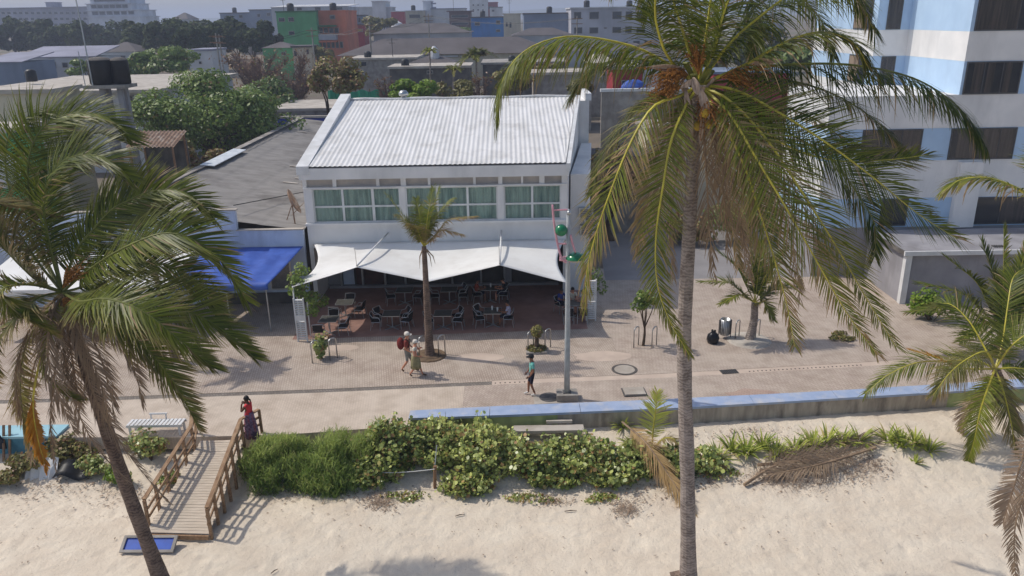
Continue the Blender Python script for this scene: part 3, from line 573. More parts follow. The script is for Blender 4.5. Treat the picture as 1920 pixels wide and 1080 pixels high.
for a, fx, fy in ((CP[0], -0.05, 0.1), (CP[2], 0, 0.15), (CP[4], 0.1, 0.1)):
    if a is not CP[2]: MB().tube([(a[0] + fx, a[1] + fy, 0), Vector(a) + Vector((fx * 0.2, 0.05, 0))], 0.04, 8).build('post', M['white'], t, smooth=True)
mb = MB(); mb.bar((XL + 0.2, 38.96, 3.2), (XR, 38.96, 3.2), 0.06, 0.06); mb.build('wall_rail', M['alu'], t)
for i, (u, v, lab) in enumerate(((568, 640, 'white slatted louvre column at the left front corner of the terrace'), (1108, 601, 'white slatted louvre column at the right front corner of the terrace'))):
    p = G(u, v); a = empty('louvre_column', p, lab, 'column', 'louvre columns at the terrace corners')
    for dx in (-0.22, 0.22): MB().bb(p.x + dx - 0.03, p.x + dx + 0.03, p.y - 0.04, p.y + 0.04, 0, 2.15).build('post', M['white'], a)
    for k in range(19):
        if k in (9, 10): continue
        MB().box((p.x, p.y, 0.12 + k * 0.108), (0.376, 0.075, 0.03), rx=0.5).build('slat', M['white'], a)
    MB().bb(p.x - 0.188, p.x + 0.188, p.y - 0.03, p.y - 0.01, 1.04, 1.28).build('panel', M['white'], a)
    for dx in (-0.22, 0.22): MB().bb(p.x + dx - 0.025, p.x + dx + 0.025, p.y + 0.6, p.y + 0.66, 0, 2.1).build('rear_post', M['white'], a)
# ------------------------------------------------------------------ left neighbour: pale blue parapet, grey roof, blue awning
t = empty('blue_white_building', (-16, FY, 0), 'low pale blue plastered building with a grey fibre cement roof beside the white building', 'building')
MB().bb(-14.12, XL - 0.24, FY, FY + 0.25, 2.7, 3.98).build('parapet', M['blue_wall'], t)
MB().bb(-32, -14.124, FY, FY + 0.25, 2.7, 5.05).build('parapet', M['blue_wall'], t)
MB().bb(-14.2, XL - 0.22, FY - 0.03, FY + 0.28, 3.984, 4.04).build('coping', M['light_concrete'], t)
MB().bb(-32, -14.05, FY - 0.03, FY + 0.28, 5.054, 5.12).build('coping', M['light_concrete'], t)
MB().bb(-32, XL - 0.24, FY + 0.02, FY + 0.2, 0, 2.698).build('front_wall', M['blue_wall'], t)
MB().bb(-20.5, -20.3, FY + 0.3, 76, 0, 5.1).build('side_wall', M['concrete'], t)
MB().bb(-20.5, -10.9, 76, 76.2, 0, 3.5).build('back_wall', M['blue_wall'], t)
mb = MB(); rows = [(XL - 0.26, 3.92), (-20.0, 5.3), (-20.7, 5.22)]
for k in range(2):
    (xa, za), (xb, zb) = rows[k], rows[k + 1]; n = 30; m_ = 60; b = len(mb.v)
    for i in range(n + 1):
        q = i / n
        for j in range(m_ + 1): 
            yy = FY + 0.27 + (76.3 - FY - 0.27) * j / m_; mb.v.append((xa + (xb - xa) * q, yy, za + (zb - za) * q + 0.02 * math.sin(j * 2.1) + 0.015 * noise.noise((q * 9, yy, 2)) - 0.004 * (i % 8)))
    mb.f += [(b + i * (m_ + 1) + j, b + i * (m_ + 1) + j + 1, b + (i + 1) * (m_ + 1) + j + 1, b + (i + 1) * (m_ + 1) + j) for i in range(n) for j in range(m_)]
mb.m = [0] * len(mb.f); rf = mb.build('roof', M['fibre'], t)
MB().bar((-20.0, 42, 5.36), (-20.0, 76.4, 5.36), 0.5, 0.06).build('ridge_cap', M['concrete'], rf)
a, b = G(455, 268, 5.44), G(372, 318, 5.44)
M['foil'] = mat('silver_sheet', (222, 226, 230), 0.4, (198, 204, 210), 2, bump=0.6, bscale=3, bdist=0.06)
MB().box((-19.6, 53.6, 5.42), (0.9, 6.5, 0.05), ry=0.1).build('patch_sheet', M['foil'], rf)
for dx in (0.35, 0.62): MB().tube([(-20.0 + dx, 57.6, 5.37), (-20.0 + dx, 75, 5.37)], 0.035, 5).build('roof_pipe', M['grate'], rf)
MB().tube([Y(438, 385, 40.5), Vector((-12.2, 47, 4.35)), Vector((-11.2, 60, 4.2))], 0.025, 5).build('roof_cable', M['black'], rf)
for u, v in ((566, 262), (575, 300), (556, 318), (545, 345), (566, 336)):
    p = G(u, v, 4.35); MB().box((p.x, p.y, 3.92 + (XL - 0.26 - p.x) * 0.145 + 0.05), (0.9, 0.25, 0.02), ry=0.143, rz=0.1).build('roof_patch', M['light_concrete'], rf)
# shop front under the awning
for u0, u1 in ((470, 503), (510, 552)):
    xa, xb = Y(u0, 555, FY).x, Y(u1, 555, FY).x
    w = MB().bb(xa, xb, FY - 0.05, FY + 0.018, 0.75, 2.3).build('shop_window', M['alu'], t); MB().bb(xa + 0.08, xb - 0.08, FY - 0.056, FY - 0.052, 0.83, 2.22).build('pane', M['glass_dark'], w)
MB().bb(-16, XL - 0.3, FY - 0.12, FY - 0.002, 0, 0.6).build('plinth', M['dark_concrete'], t)
# awning
t = empty('blue_awning', (-14, 37, 2.5), 'bright blue fabric awning over the shop left of the white canopy', 'awning')
mb = MB(); NX, NY = 30, 10; xa, xb = -15.9, XL - 0.3
for j in range(NY + 1):
    q = j / NY
    for i in range(NX + 1):
        x = xa + (xb - 0.0 - xa) * i / NX + (0.75 * (-(1 - q)) * (i / NX)) ; y = 34.9 + (38.96 - 34.9) * q; z = 2.42 + (3.12 - 2.42) * q + 0.03 * math.sin(i * 0.9) * math.sin(q * 3.1) - 0.05 * math.sin(q * 3.14); mb.v.append((x, y, z))
mb.f = [(j * (NX + 1) + i, j * (NX + 1) + i + 1, (j + 1) * (NX + 1) + i + 1, (j + 1) * (NX + 1) + i) for j in range(NY) for i in range(NX)]
b = len(mb.v)
for i in range(NX + 1):
    x, y, z = mb.v[i]; mb.v.append((x, y - 0.03, z - 0.26 + 0.02 * math.sin(i * 1.3)))
mb.f += [(i, b + i, b + i + 1, i + 1) for i in range(NX)]; mb.m = [0] * len(mb.f)
o = mb.build('fabric', M['blue_tarp'], t, smooth=True); md = o.modifiers.new('thickness', 'SOLIDIFY'); md.thickness = 0.01
for i in range(6):
    x = xa + 0.2 + i * 0.88; MB().tube([(x - 0.6, 34.95, 2.28), (x - 0.2, 36.9, 2.58), (x + 0.1, 38.95, 2.98)], 0.022, 6).build('frame_bar', M['alu'], t)
for x in (-15.7, -13.6, XL - 1.2): MB().tube([(x, 35.0, 0), (x, 35.0, 2.36)], 0.03, 6).build('post', M['alu'], t)
t = empty('white_awning', (-21, 37, 2.5), 'white fabric awning left of the blue one, behind the palm fronds', 'awning')
mb = MB().add([(-25.5, 34.6, 2.45), (-16.4, 34.6, 2.45), (-16.2, 38.96, 3.2), (-25.5, 38.96, 3.2), (-25.5, 34.57, 2.2), (-16.4, 34.57, 2.2)], [(0, 1, 2, 3), (4, 5, 1, 0)]); o = mb.build('fabric', M['canvas'], t); o.modifiers.new('thickness', 'SOLIDIFY').thickness = .01
for x in (-25.2, -21.4, -16.6): MB().tube([(x, 34.75, 0), (x, 34.75, 2.44)], .03, 6).build('post', M['alu'], t)
# satellite dish
p = Vector((-11.45, 40.2, 4.1)); t = empty('satellite_dish', p, 'rusty satellite dish standing on the grey roof against the white building', 'satellite dish')
Mx = Matrix.Rotation(0.2, 3, 'Z') @ Matrix.Rotation(R_(66), 3, 'Y') @ Matrix.Scale(0.82, 3)
mb = MB(); mb.lathe(p + Vector((-0.1, 0, 1.05)), [(0.001, 0.0), (0.35, 0.05), (0.65, 0.15), (0.85, 0.27), (0.86, 0.25), (0.65, 0.12), (0.001, -0.03)], 20, M=Mx); mb.build('reflector', M['rust'], t, smooth=True)
MB().tube([p + Vector((0, 0, -0.1)), p + Vector((-0.05, 0, 1.0))], 0.04, 6).build('mast', M['rust'], t)
MB().tube([p + Vector((-0.1, 0, 0.4)), p + Vector((0.75, 0.1, 1.2))], 0.02, 5).build('feed_arm', M['rust'], t)
MB().tube([p + Vector((-0.5, 0.3, 0.05)), p + Vector((-0.08, 0.0, 0.9))], 0.025, 5).build('brace', M['rust'], t)
# ------------------------------------------------------------------ blue and white apartment block on the right
t = empty('apartment_block', (24, 46, 0), 'blue and white striped apartment block with brown blinds in its windows on the right', 'building')
AY = 42.0
bands = [(0.0, 2.78, 'wall_gray'), (2.784, 4.42, 'sky_blue'), (4.424, 6.48, 'white_wall'), (6.484, 8.2, 'sky_blue'), (8.204, 9.93, 'white_wall')]
upper = [(9.934, 11.62, 'sky_blue'), (11.624, 13.1, 'white_wall'), (13.104, 14.95, 'sky_blue'), (14.954, 16.6, 'white_wall'), (16.604, 18.4, 'sky_blue'), (18.404, 20.0, 'white_wall')]
for z0, z1, m in bands: MB().poly([(17.0, AY), (46, AY), (46, 58), (21.8, 58), (21.8, 48.4), (17.0, 48.4)], z0, z1).build('storey_band', M[m], t)
for z0, z1, m in upper: MB().poly([(23.75, AY), (46, AY), (46, 58), (21.8, 58), (21.8, 48.4), (23.75, 48.4)], z0, z1).build('storey_band', M[m], t)
MB().bb(16.9, 46.1, AY - 0.06, 47.5, 9.932, 9.97).build('terrace_slab', M['light_concrete'], t) if False else None
def awin(x0, x1, z0, z1, y=AY, blinds=((0.0, 0.4),), bars=(0.5,)):
    w = MB()
    for a, b, c, d in ((x0, x1, z0, z0 + 0.07), (x0, x1, z1 - 0.07, z1), (x0, x0 + 0.07, z0 + 0.071, z1 - 0.071), (x1 - 0.07, x1, z0 + 0.071, z1 - 0.071)): w.bb(a, b, y - 0.05, y - 0.003, c, d)
    w = w.build('window', M['grate'], t)
    MB().bb(x0 + 0.071, x1 - 0.071, y - 0.03, y - 0.024, z0 + 0.071, z1 - 0.071).build('pane', M['glass_dark'], w)
    MB().bb(x0 + 0.072, x1 - 0.072, y - 0.012, y - 0.004, z0 + 0.072, z1 - 0.072).build('backing', M['dark'], w)
    for a, b in blinds:
        xa, xb = x0 + 0.08 + (x1 - x0 - 0.16) * a, x0 + 0.08 + (x1 - x0 - 0.16) * b
        MB().bb(xa, xb, y - 0.0225, y - 0.014, z0 + 0.075, z1 - 0.075).build('blind', M['brown_curtain'], w)
    for q in bars: MB().bb(x0 + (x1 - x0) * q - 0.025, x0 + (x1 - x0) * q + 0.025, y - 0.045, y - 0.032, z0 + 0.073, z1 - 0.073).build('glazing_bar', M['grate'], w)
X_ = lambda u, v: Y(u, v, AY).x
awin(X_(1832, 20), X_(1832, 20) + 5.2, 13.12, 14.94, blinds=((0, 0.42), (0.8, 1)), bars=(0.42, 0.7))
awin(X_(1808, 150), X_(1912, 150), 9.94, 11.6, blinds=((0.12, 0.3), (0.38, 0.52), (0.72, 0.84)), bars=(0.33, 0.66))
awin(X_(1615, 270), X_(1727, 270), 6.5, 8.18, blinds=((0, 0.3), (0.5, 1)), bars=(0.33, 0.66))
awin(X_(1780, 270), X_(1902, 270), 6.5, 8.18, blinds=((0.1, 0.4), (0.5, 1)), bars=(0.4, 0.75))
awin(X_(1825, 400), X_(1825, 400) + 4.6, 2.86, 4.4, blinds=((0.32, 0.62),), bars=(0.31, 0.63))
awin(X_(1650, 400), X_(1700, 400), 2.86, 4.4, blinds=(), bars=(0.5,))
# recess strip window and the sunlit left flank windows
for z0, z1 in ((9.95, 11.6), (13.12, 14.93)):
    awin(22.35, 23.2, z0, z1, y=48.4, blinds=((0, 1),), bars=())
    w = MB().bb(21.75, 21.797, 49.1, 51.6, z0, z1).build('window', M['grate'], t); MB().bb(21.738, 21.747, 49.2, 50.1, z0 + 0.08, z1 - 0.08).build('pane', M['far_glass'], w)
    MB().bb(21.738, 21.747, 50.2, 51.5, z0 + 0.08, z1 - 0.08).build('blind', M['brown_curtain'], w)
MB().bb(X_(1800, 400) - 0.6, X_(1830, 400) - 0.25, AY - 0.35, AY - 0.004, 2.785, 6.4).build('pilaster', M['white_wall'], t)
# porch with flat grey roof
t = empty('porch', (22, 38, 0), 'flat grey roofed porch with white edge in front of the apartment block', 'porch')
MB().bb(19.7, 44, 37.2, AY - 0.36, 2.62, 2.72).build('roof', M['wall_gray'], t)
MB().bb(19.62, 44, 37.1, 37.197, 2.6, 2.82).build('roof_edge', M['white'], t)
MB().bb(19.62, 19.697, 37.2, AY - 0.36, 2.6, 2.82).build('roof_edge', M['dark_concrete'], t)
for x in (19.95, 27.5, 35): MB().bb(x - 0.15, x + 0.15, 37.25, 37.55, 0, 2.618).build('pillar', M['white'], t)
MB().bb(20.102, 44, 37.42, 37.5, 0, 2.616).build('front_wall', M['wall_gray'], t)
MB().bb(19.85, 19.95, 37.56, AY - 0.36, 0, 2.616).build('side_wall', M['wall_gray'], t)
for k in range(5): MB().bb(24.55 + k * 0.12, 24.61 + k * 0.12, 37.9, 38.2, 2.722, 2.78).build('roof_vent', M['grate'], t)
# side street between the white building and the porch
M['asphalt'] = mat('pale_street', (150, 146, 146), 0.9, (134, 130, 130), 0.5, bump=0.1, bscale=12, dirt=(120, 116, 115), dscale=0.25)
struct('side_street', M['asphalt'], MB().quad((5.3, 41.8, 0.004), (19.6, 41.8, 0.004), (16.9, 56, 0.004), (6.2, 56, 0.004)))
# ------------------------------------------------------------------ vegetation builders
def catmull(P, n):
    P = [Vector(p) for p in P]; Q = [P[0] * 2 - P[1]] + P + [P[-1] * 2 - P[-2]]; out = []; k = len(P) - 1
    for i in range(n + 1):
        s = i / n * k; j = min(k - 1, int(s)); f = s - j; a, b, c, d = Q[j:j + 4]
        out.append(0.5 * ((2 * b) + (c - a) * f + (2 * a - 5 * b + 4 * c - d) * f * f + (3 * b - a - 3 * c + d) * f ** 3))
    return out
def frond(parent, pts, L=1.0, n=80, droop=0.7, wind=(0.12, 0, 0), dry=0.0, tipdry=0.15, start=0.12, width=0.03, up=0.2, rr=0.045, rng=None, mleaf=None, mrach=None, roll=0.0, tint=0.4, ragged=0.0, name='frond', world=True, lodge=0.0, face=0.0, sweep=1.0, dens=1.6):
    rng = rng or random; mb = MB(); mb.t = []; mb.d = []; n = int(n * dens); rr *= 0.9; droop *= 0.85 if droop >= .9 else .55
    C = catmull(pts, 22); mb.tube(C, [rr * (1 - 0.85 * i / 22) for i in range(23)], 5, 0)
    mb.t += [0.5] * len(mb.v); mb.d += [0.0] * len(mb.v)
    Z = Vector((0, 0, 1)); prevS = None; frames = []
    for i in range(23):
        T = (C[min(i + 1, 22)] - C[max(i - 1, 0)]).normalized(); S = T.cross(Z)
        if S.length < 0.25 and prevS is not None: S = prevS - T * prevS.dot(T)
        S.normalize()
        if prevS is not None and S.dot(prevS) < 0: S = -S
        if prevS is not None: S = (S * 0.5 + prevS * 0.5); S = (S - T * S.dot(T)).normalized()
        prevS = S.copy(); frames.append((T, S))
    wv = Vector(wind); seed_ = rng.uniform(0, 90)
    for i in range(n):
        s = start + (1 - start) * (i + 0.5) / n; f = s * 22; j = min(21, int(f)); q = f - j
        p = C[j].lerp(C[j + 1], q); T, S = frames[j]; 
        if roll: S = Matrix.Rotation(roll, 3, T) @ S
        if face:                                   # blade twisted by the wind towards the sea
            St = T.cross(p - Vector((0, 0, HC))).normalized(); St = St if St.dot(S) > 0 else -St; S = S.lerp(St, face); S = (S - T * S.dot(T)).normalized()
        N = S.cross(T)
        if N.z < 0: N = -N
        e = (s - start) / (1 - start)
        Ls = L * min(1.0, 0.45 + 2.4 * e) * (1.0 - 0.62 * max(0, e - 0.5) / 0.5)
        ang = R_(68 - 42 * e) * sweep
        for sg in (-1, 1):
            if rng.random() < ragged: continue
            a = ang + rng.uniform(-0.12, 0.12); l = Ls * rng.uniform(0.85, 1.1)
            d = (S * (sg * math.sin(a)) + T * math.cos(a) + N * (up + rng.uniform(-0.15, 0.15))).normalized()
            nzv = noise.noise_vector((s * 9 + sg * 31, seed_, 2.2)); pull = (Vector((0, 0, -1)) * droop + wv) * rng.uniform(0.6, 1.35) + nzv * .4; l *= 1 + .35 * noise.noise((s * 14, seed_, sg * 5)); b = len(mb.v); pos = p.copy()
            tn = min(1, max(0, tint - .08 + rng.uniform(-0.25, 0.25))); dr_ = min(1, max(0, dry + rng.uniform(-0.2, 0.12))); ww = width * rng.uniform(0.8, 1.15)
            if rng.random() < .05 + lodge: dr_ = rng.uniform(0.6, 1.0); pull = pull * 1.8
            for k, wf_ in enumerate((0.55, 1.0, 0.75, 0.12)):
                w = T - d * T.dot(d)
                if w.length < 0.05: w = N
                w = w.normalized() * (ww * wf_ / 2)
                mb.v.append(tuple(pos - w)); mb.v.append(tuple(pos + w)); td = min(1, dr_ + (tipdry * (k / 3) ** 3 * 1.3)); mb.t += [tn, tn]; mb.d += [td, td]
                d = (d + pull * 0.34).normalized(); pos = pos + d * (l / 3)
            for k in range(3): mb.f.append((b + 2 * k, b + 2 * k + 1, b + 2 * k + 3, b + 2 * k + 2)); mb.m.append(1)
    return mb.build(name, [mrach or M['rachis'], mleaf or M['palm']], parent, local=not world)
def trunk(parent, pts, r0, r1, m, flare=1.35, n=14, seg=None):
    seg = seg or max(20, int(sum((Vector(b) - Vector(a)).length for a, b in zip(pts, pts[1:])) / 0.16)); C = catmull(pts, seg)
    rad = []
    for i in range(seg + 1):
        q = i / seg; r = r0 + (r1 - r0) * q
        if q < 0.12: r *= 1 + (flare - 1) * (1 - q / 0.12) ** 1.6
        rad.append(r * (1 + 0.02 * noise.noise((i * .9, 3, r0)) + 0.02 * (1 if i % 3 == 0 else 0) + 0.07 * noise.noise((q * 14, 1, r0 * 9))))
    return MB().tube(C, rad, n).build('trunk', m, parent)
def leaf_cloud(mb, centers, radii, n, size, rng, flat=0.3, dryp=0.05, tint=0.45, shell=0.55, aspect=0.55, updir=0.35, tintvar=0.3):
    """leaf-sized diamonds spread through ellipsoid clumps"""
    for (c, r) in zip(centers, radii):
        ct = rng.uniform(-0.18, 0.18)
        for _ in range(n):
            while True:
                d = Vector((rng.uniform(-1, 1), rng.uniform(-1, 1), rng.uniform(-1, 1)))
                if 0.05 < d.length < 1: break
            d.normalize(); q = shell + (1 - shell) * rng.random() ** 0.6
            p = Vector(c) + Vector((d.x * r[0], d.y * r[1], d.z * r[2])) * q
            nrm = (d + Vector((rng.uniform(-1, 1), rng.uniform(-1, 1), rng.uniform(-0.6, 1) + updir)) * 0.9).normalized()
            a = nrm.cross(Vector((rng.uniform(-1, 1), rng.uniform(-1, 1), rng.uniform(-1, 1)))).normalized(); b2 = nrm.cross(a)
            l = size * rng.uniform(0.65, 1.3); w = l * aspect; b = len(mb.v)
            mb.v += [tuple(p - a * l / 2), tuple(p + b2 * w / 2 + a * l * 0.05), tuple(p + a * l / 2), tuple(p - b2 * w / 2 + a * l * 0.05)]
            mb.f.append((b, b + 1, b + 2, b + 3)); mb.m.append(0)
            tn = min(1, max(0, tint + ct + rng.uniform(-tintvar, tintvar))); dy = rng.uniform(0.5, 1) if rng.random() < dryp else 0.0
            mb.t += [tn] * 4; mb.d += [dy] * 4
def tree(name, label, base, center, rad, nclump, nleaf, size, mleaf, seed, cat='tree', group=None, trunk_r=0.25, dryp=0.05, tint=0.45, limbs=6, cl=0.36, twigs=0, gap=0.0, hang=1.0):
    rng = random.Random(seed); t = empty(name, base, label, cat, group); base, center = Vector(base), Vector(center)
    fork = base.lerp(center, 0.45); mb = MB()
    mid = base.lerp(fork, 0.5) + Vector((rng.uniform(-.3, .3), rng.uniform(-.3, .3), 0))
    mb.tube(catmull([base, mid, fork], 8), [trunk_r * (1 - 0.4 * i / 8) for i in range(9)], 8)
    C, Rr = [], []
    for i in range(nclump):
        while True:
            d = Vector((rng.uniform(-1, 1), rng.uniform(-1, 1), rng.uniform(-0.85, 1)))
            if d.length < 1: break
        if d.length > 1e-3 and rng.random() < 0.75: d = d.normalized() * rng.uniform(0.55, 0.95)
        C.append(center + Vector((d.x * rad[0], d.y * rad[1], d.z * rad[2]))); k = cl * rng.uniform(0.7, 1.25); Rr.append((rad[0] * k, rad[1] * k, rad[2] * k * 1.05))
    for i in range(min(limbs, nclump)):
        e = C[i]; m_ = fork.lerp(e, 0.5) + Vector((rng.uniform(-.2, .2) * rad[0], rng.uniform(-.2, .2) * rad[1], 0.1 * rad[2])); mb.tube(catmull([fork - Vector((0, 0, 0.2)), m_, e], 6), [trunk_r * (0.5 - 0.4 * j / 6) for j in range(7)], 5)
    mb.build('trunk', M['bark'], t, smooth=True)
    lf = MB(); lf.t = []; lf.d = []; leaf_cloud(lf, C, Rr, nleaf, size, rng, dryp=dryp, tint=tint)
    if nleaf: lf.build('crown', mleaf, t)
    if twigs:
        tw = MB()
        for i in range(twigs):
            c = rng.choice(C); d = Vector((rng.uniform(-1, 1), rng.uniform(-1, 1), rng.uniform(-0.1, 1.4))).normalized(); p = fork.lerp(c, rng.uniform(0.4, 1.0)); l = rad[2] * rng.uniform(0.25, 0.6)
            tw.tube([p, p + d * l * 0.5 + Vector((0, 0, 0.05)), p + d * l + Vector((rng.uniform(-.2, .2), rng.uniform(-.2, .2), 0.1))], [0.03 * size * 4, 0.02 * size * 4, 0.006], 3, cap=False)
        tw.build('twigs', M['twig'], t)
    return t
def simple_palm(name, label, base, crown, n, fl, L, seed, tr=(0.16, 0.11), cat='palm tree', group=None, mleaf=None, dry=0.05, nl=46, width=0.05, tint=0.45, m=None, ends=None, arch=0.55, droop=0.6):
    rng = random.Random(seed); t = empty(name, base, label, cat, group); base, crown = Vector(base), Vector(crown)
    trunk(t, [base, base.lerp(crown, 0.5) + Vector((rng.uniform(-.1, .1), 0, 0)), crown], tr[0], tr[1], m or M['trunk'], n=10)
    for i in range(n):
        if ends and i < len(ends): e, dz, dryv = ends[i]; e = Vector(e); mid = crown.lerp(e, 0.5) + Vector((0, 0, dz))
        else:
            a = 2 * math.pi * i / n + rng.uniform(-.25, .25); el = rng.uniform(-0.5, 1.0); l = fl * rng.uniform(0.8, 1.1); dryv = dry + (0.3 if el < -0.2 else 0)
            e = crown + Vector((math.cos(a) * math.cos(el * 0.7), math.sin(a) * math.cos(el * 0.7), el * 0.55 - 0.25)) * l; mid = crown.lerp(e, 0.5) + Vector((0, 0, arch * l * 0.35))
        frond(t, [crown, crown.lerp(mid, 0.55), mid, e], L=L, n=nl, droop=droop, dry=dryv, rng=rng, mleaf=mleaf, width=width, rr=0.028, tint=tint, tipdry=0.2)
    return t
# ------------------------------------------------------------------ the tall coconut palm in front
def palm_from_pixels(root, yc, specs, seed, Lm=1.1, wind=(0.1, 0, 0), Ls=1.0, mr=None):
    rng = random.Random(seed)
    for sp in specs:
        sp['L'] = sp.get('L', Lm) * Ls
        pts = [Y(u, v, yc + dy) for u, v, dy in sp['p']]; k = {a: b for a, b in sp.items() if a != 'p'}
        k.setdefault('mrach', mr or M['rachis']); k.setdefault('L', Lm); k.setdefault('wind', wind); k.setdefault('n', 88); frond(root, pts, rng=rng, **k)
CY = 18.5; cbase = G(1292, 1088, -1.05); cbase.z = -1.35; ctop = Y(1306, 175, CY)
t = empty('coconut_palm', cbase, 'tall grey trunked coconut palm with a full crown right of the picture centre', 'palm tree')
trunk(t, [cbase, G(1288, 900, -0.0) * 0 + Y(1289, 900, 18.25), Y(1283, 650, 18.35), Y(1293, 420, 18.45), ctop + Vector((0, 0, 0.1))], 0.215, 0.145, M['trunk'])
MB().box(cbase + Vector((-0.32, -0.05, 0.18)), (0.28, 0.3, 0.75), ry=-0.25).build('root_boss', M['trunk_brown'], t)
D = dict
C0 = (1310, 160, 0)
specs = [
 D(p=[C0, (1270, 130, .1), (1200, 92, .2), (1120, 72, .3), (1050, 70, .3), (985, 95, .2), (945, 145, .1), (930, 225, 0)], L=1.4, droop=1.9, n=100, tint=.45),
 D(p=[C0, (1290, 90, -.1), (1265, 10, -.2), (1235, -70, -.2), (1190, -120, -.1), (1140, -110, 0)], L=1.3, droop=1.3, tint=.45),
 D(p=[C0, (1295, 60, .5), (1270, -60, 1.2), (1235, -110, 2.0), (1215, -60, 2.8), (1215, 30, 3.2)], L=1.2, droop=1.0, tint=.25, mrach=M['rachis_green']),
 D(p=[C0, (1325, 60, .1), (1340, -40, .3), (1370, -140, .6), (1410, -190, 1.0)], L=1.1, droop=.7, tint=.45),
 D(p=[C0, (1340, 90, -.1), (1362, 10, -.2), (1400, -70, -.3), (1450, -110, -.4)], L=1.1, droop=.8, tint=.4),
 D(p=[C0, (1365, 85, 0), (1420, 35, .1), (1490, -15, .2), (1560, -30, .4), (1610, 0, .6), (1640, 60, .8)], L=1.35, droop=1.5, tint=.35),
 D(p=[C0, (1360, 90, .8), (1420, 10, 1.8), (1490, -10, 2.8), (1540, 40, 3.6), (1565, 110, 4.0)], L=1.2, droop=1.0, tint=.2, mrach=M['rachis_green']),
 D(p=[C0, (1345, 80, .6), (1370, -10, 1.5), (1400, -20, 2.5), (1415, 40, 3.2), (1410, 110, 3.6)], L=1.1, droop=1.0, tint=.2, mrach=M['rachis_green']),
 D(p=[C0, (1400, 130, .2), (1500, 120, .4), (1600, 122, .5), (1700, 142, .5), (1765, 175, .4), (1815, 220, .2), (1842, 262, 0)], L=1.45, droop=1.9, n=110, tint=.12, mrach=M['rachis_green'], tipdry=.05),
 D(p=[C0, (1375, 168, -.4), (1450, 205, -.7), (1550, 268, -.9), (1640, 335, -.9), (1720, 400, -.7), (1795, 448, -.4)], L=1.15, droop=.45, n=100, tint=.35, roll=.5),
 D(p=[C0, (1370, 190, -.7), (1440, 265, -1.2), (1510, 370, -1.6), (1570, 465, -1.7), (1625, 560, -1.6), (1680, 650, -1.4)], L=1.05, droop=.8, n=100, tint=.55, dry=.0, tipdry=.4),
 D(p=[C0, (1365, 210, -.9), (1420, 300, -1.5), (1480, 400, -1.9), (1540, 505, -2.0), (1590, 590, -1.9), (1645, 665, -1.7)], L=1.0, droop=.85, n=100, tint=.6, dry=.05, tipdry=.5, lodge=.2),
 D(p=[C0, (1350, 220, -.8), (1395, 310, -1.2), (1425, 400, -1.5), (1450, 480, -1.6), (1475, 570, -1.5), (1490, 650, -1.3)], L=.95, droop=.8, tint=.5, dry=.1, tipdry=.6, lodge=.3),
 D(p=[C0, (1285, 200, -.7), (1258, 265, -1.1), (1243, 350, -1.4), (1230, 440, -1.5), (1232, 530, -1.4), (1255, 600, -1.3), (1292, 665, -1.1)], L=.72, droop=.4, n=110, tint=.5, dry=.05, tipdry=.3, up=.05),
 D(p=[C0, (1275, 180, -.5), (1225, 200, -.9), (1185, 262, -1.2), (1150, 345, -1.4), (1120, 430, -1.4), (1100, 510, -1.3), (1098, 580, -1.1)], L=.95, droop=.95, tint=.55, dry=.08, tipdry=.6, lodge=.3),
 D(p=[C0, (1260, 165, .2), (1205, 190, .3), (1160, 240, .3), (1125, 300, .2), (1110, 360, .1)], L=.95, droop=.9, tint=.25, dry=.15, tipdry=.4, mrach=M['rachis_green']),
 D(p=[C0, (1390, 200, .5), (1480, 250, .8), (1560, 300, .9), (1605, 360, .8), (1640, 420, .6), (1640, 480, .4)], L=1.1, droop=.5, tint=.15, roll=.9, mrach=M['rachis_green']),
 D(p=[C0, (1380, 180, .5), (1450, 195, 1.0), (1530, 225, 1.4), (1600, 280, 1.6), (1650, 350, 1.6)], L=1.1, droop=.8, tint=.25, dry=.1, tipdry=.4, lodge=.25, mrach=M['rachis_green']),
 D(p=[C0, (1395, 210, -.2), (1470, 270, -.2), (1560, 300, -.1), (1660, 300, .1), (1740, 290, .2)], L=1.0, droop=.3, tint=.35, tipdry=.4),
 D(p=[C0, (1330, 210, .9), (1350, 300, 1.6), (1370, 400, 2.0), (1385, 500, 2.1)], L=1.0, droop=.8, tint=.2, dry=.5, tipdry=.5, lodge=.4, mrach=M['rachis_dead']),
 D(p=[C0, (1290, 210, .8), (1250, 290, 1.4), (1215, 380, 1.7), (1195, 470, 1.7)], L=1.0, droop=.8, tint=.2, dry=.5, tipdry=.5, lodge=.4, mrach=M['rachis_dead']),
]
specs += [
 D(p=[C0, (1385, 150, .3), (1470, 150, .7), (1560, 175, 1.0), (1640, 225, 1.1), (1700, 290, 1.0)], L=1.15, droop=.9, tint=.2, mrach=M['rachis_green']),
 D(p=[C0, (1240, 120, .6), (1170, 110, 1.2), (1110, 130, 1.7), (1070, 180, 1.9)], L=1.1, droop=1.0, tint=.2, mrach=M['rachis_green']),
 D(p=[C0, (1255, 110, -.4), (1230, 40, -.7), (1225, -40, -.9), (1180, -70, -1.1), (1150, -30, -1.2)], L=1.0, droop=.9, tint=.3),
 D(p=[C0, (1400, 120, -.3), (1470, 80, -.6), (1540, 60, -.8), (1600, 80, -.9), (1630, 130, -.9)], L=1.15, droop=.9, tint=.3),
]
for k_ in specs:
    if k_['p'][-1][1] > 380: k_['face'] = .5; k_['dens'] = 1.45
    elif k_.get('droop', .7) < .8: k_.setdefault('face', .35)
palm_from_pixels(t, CY, specs, 21, Ls=1.08)
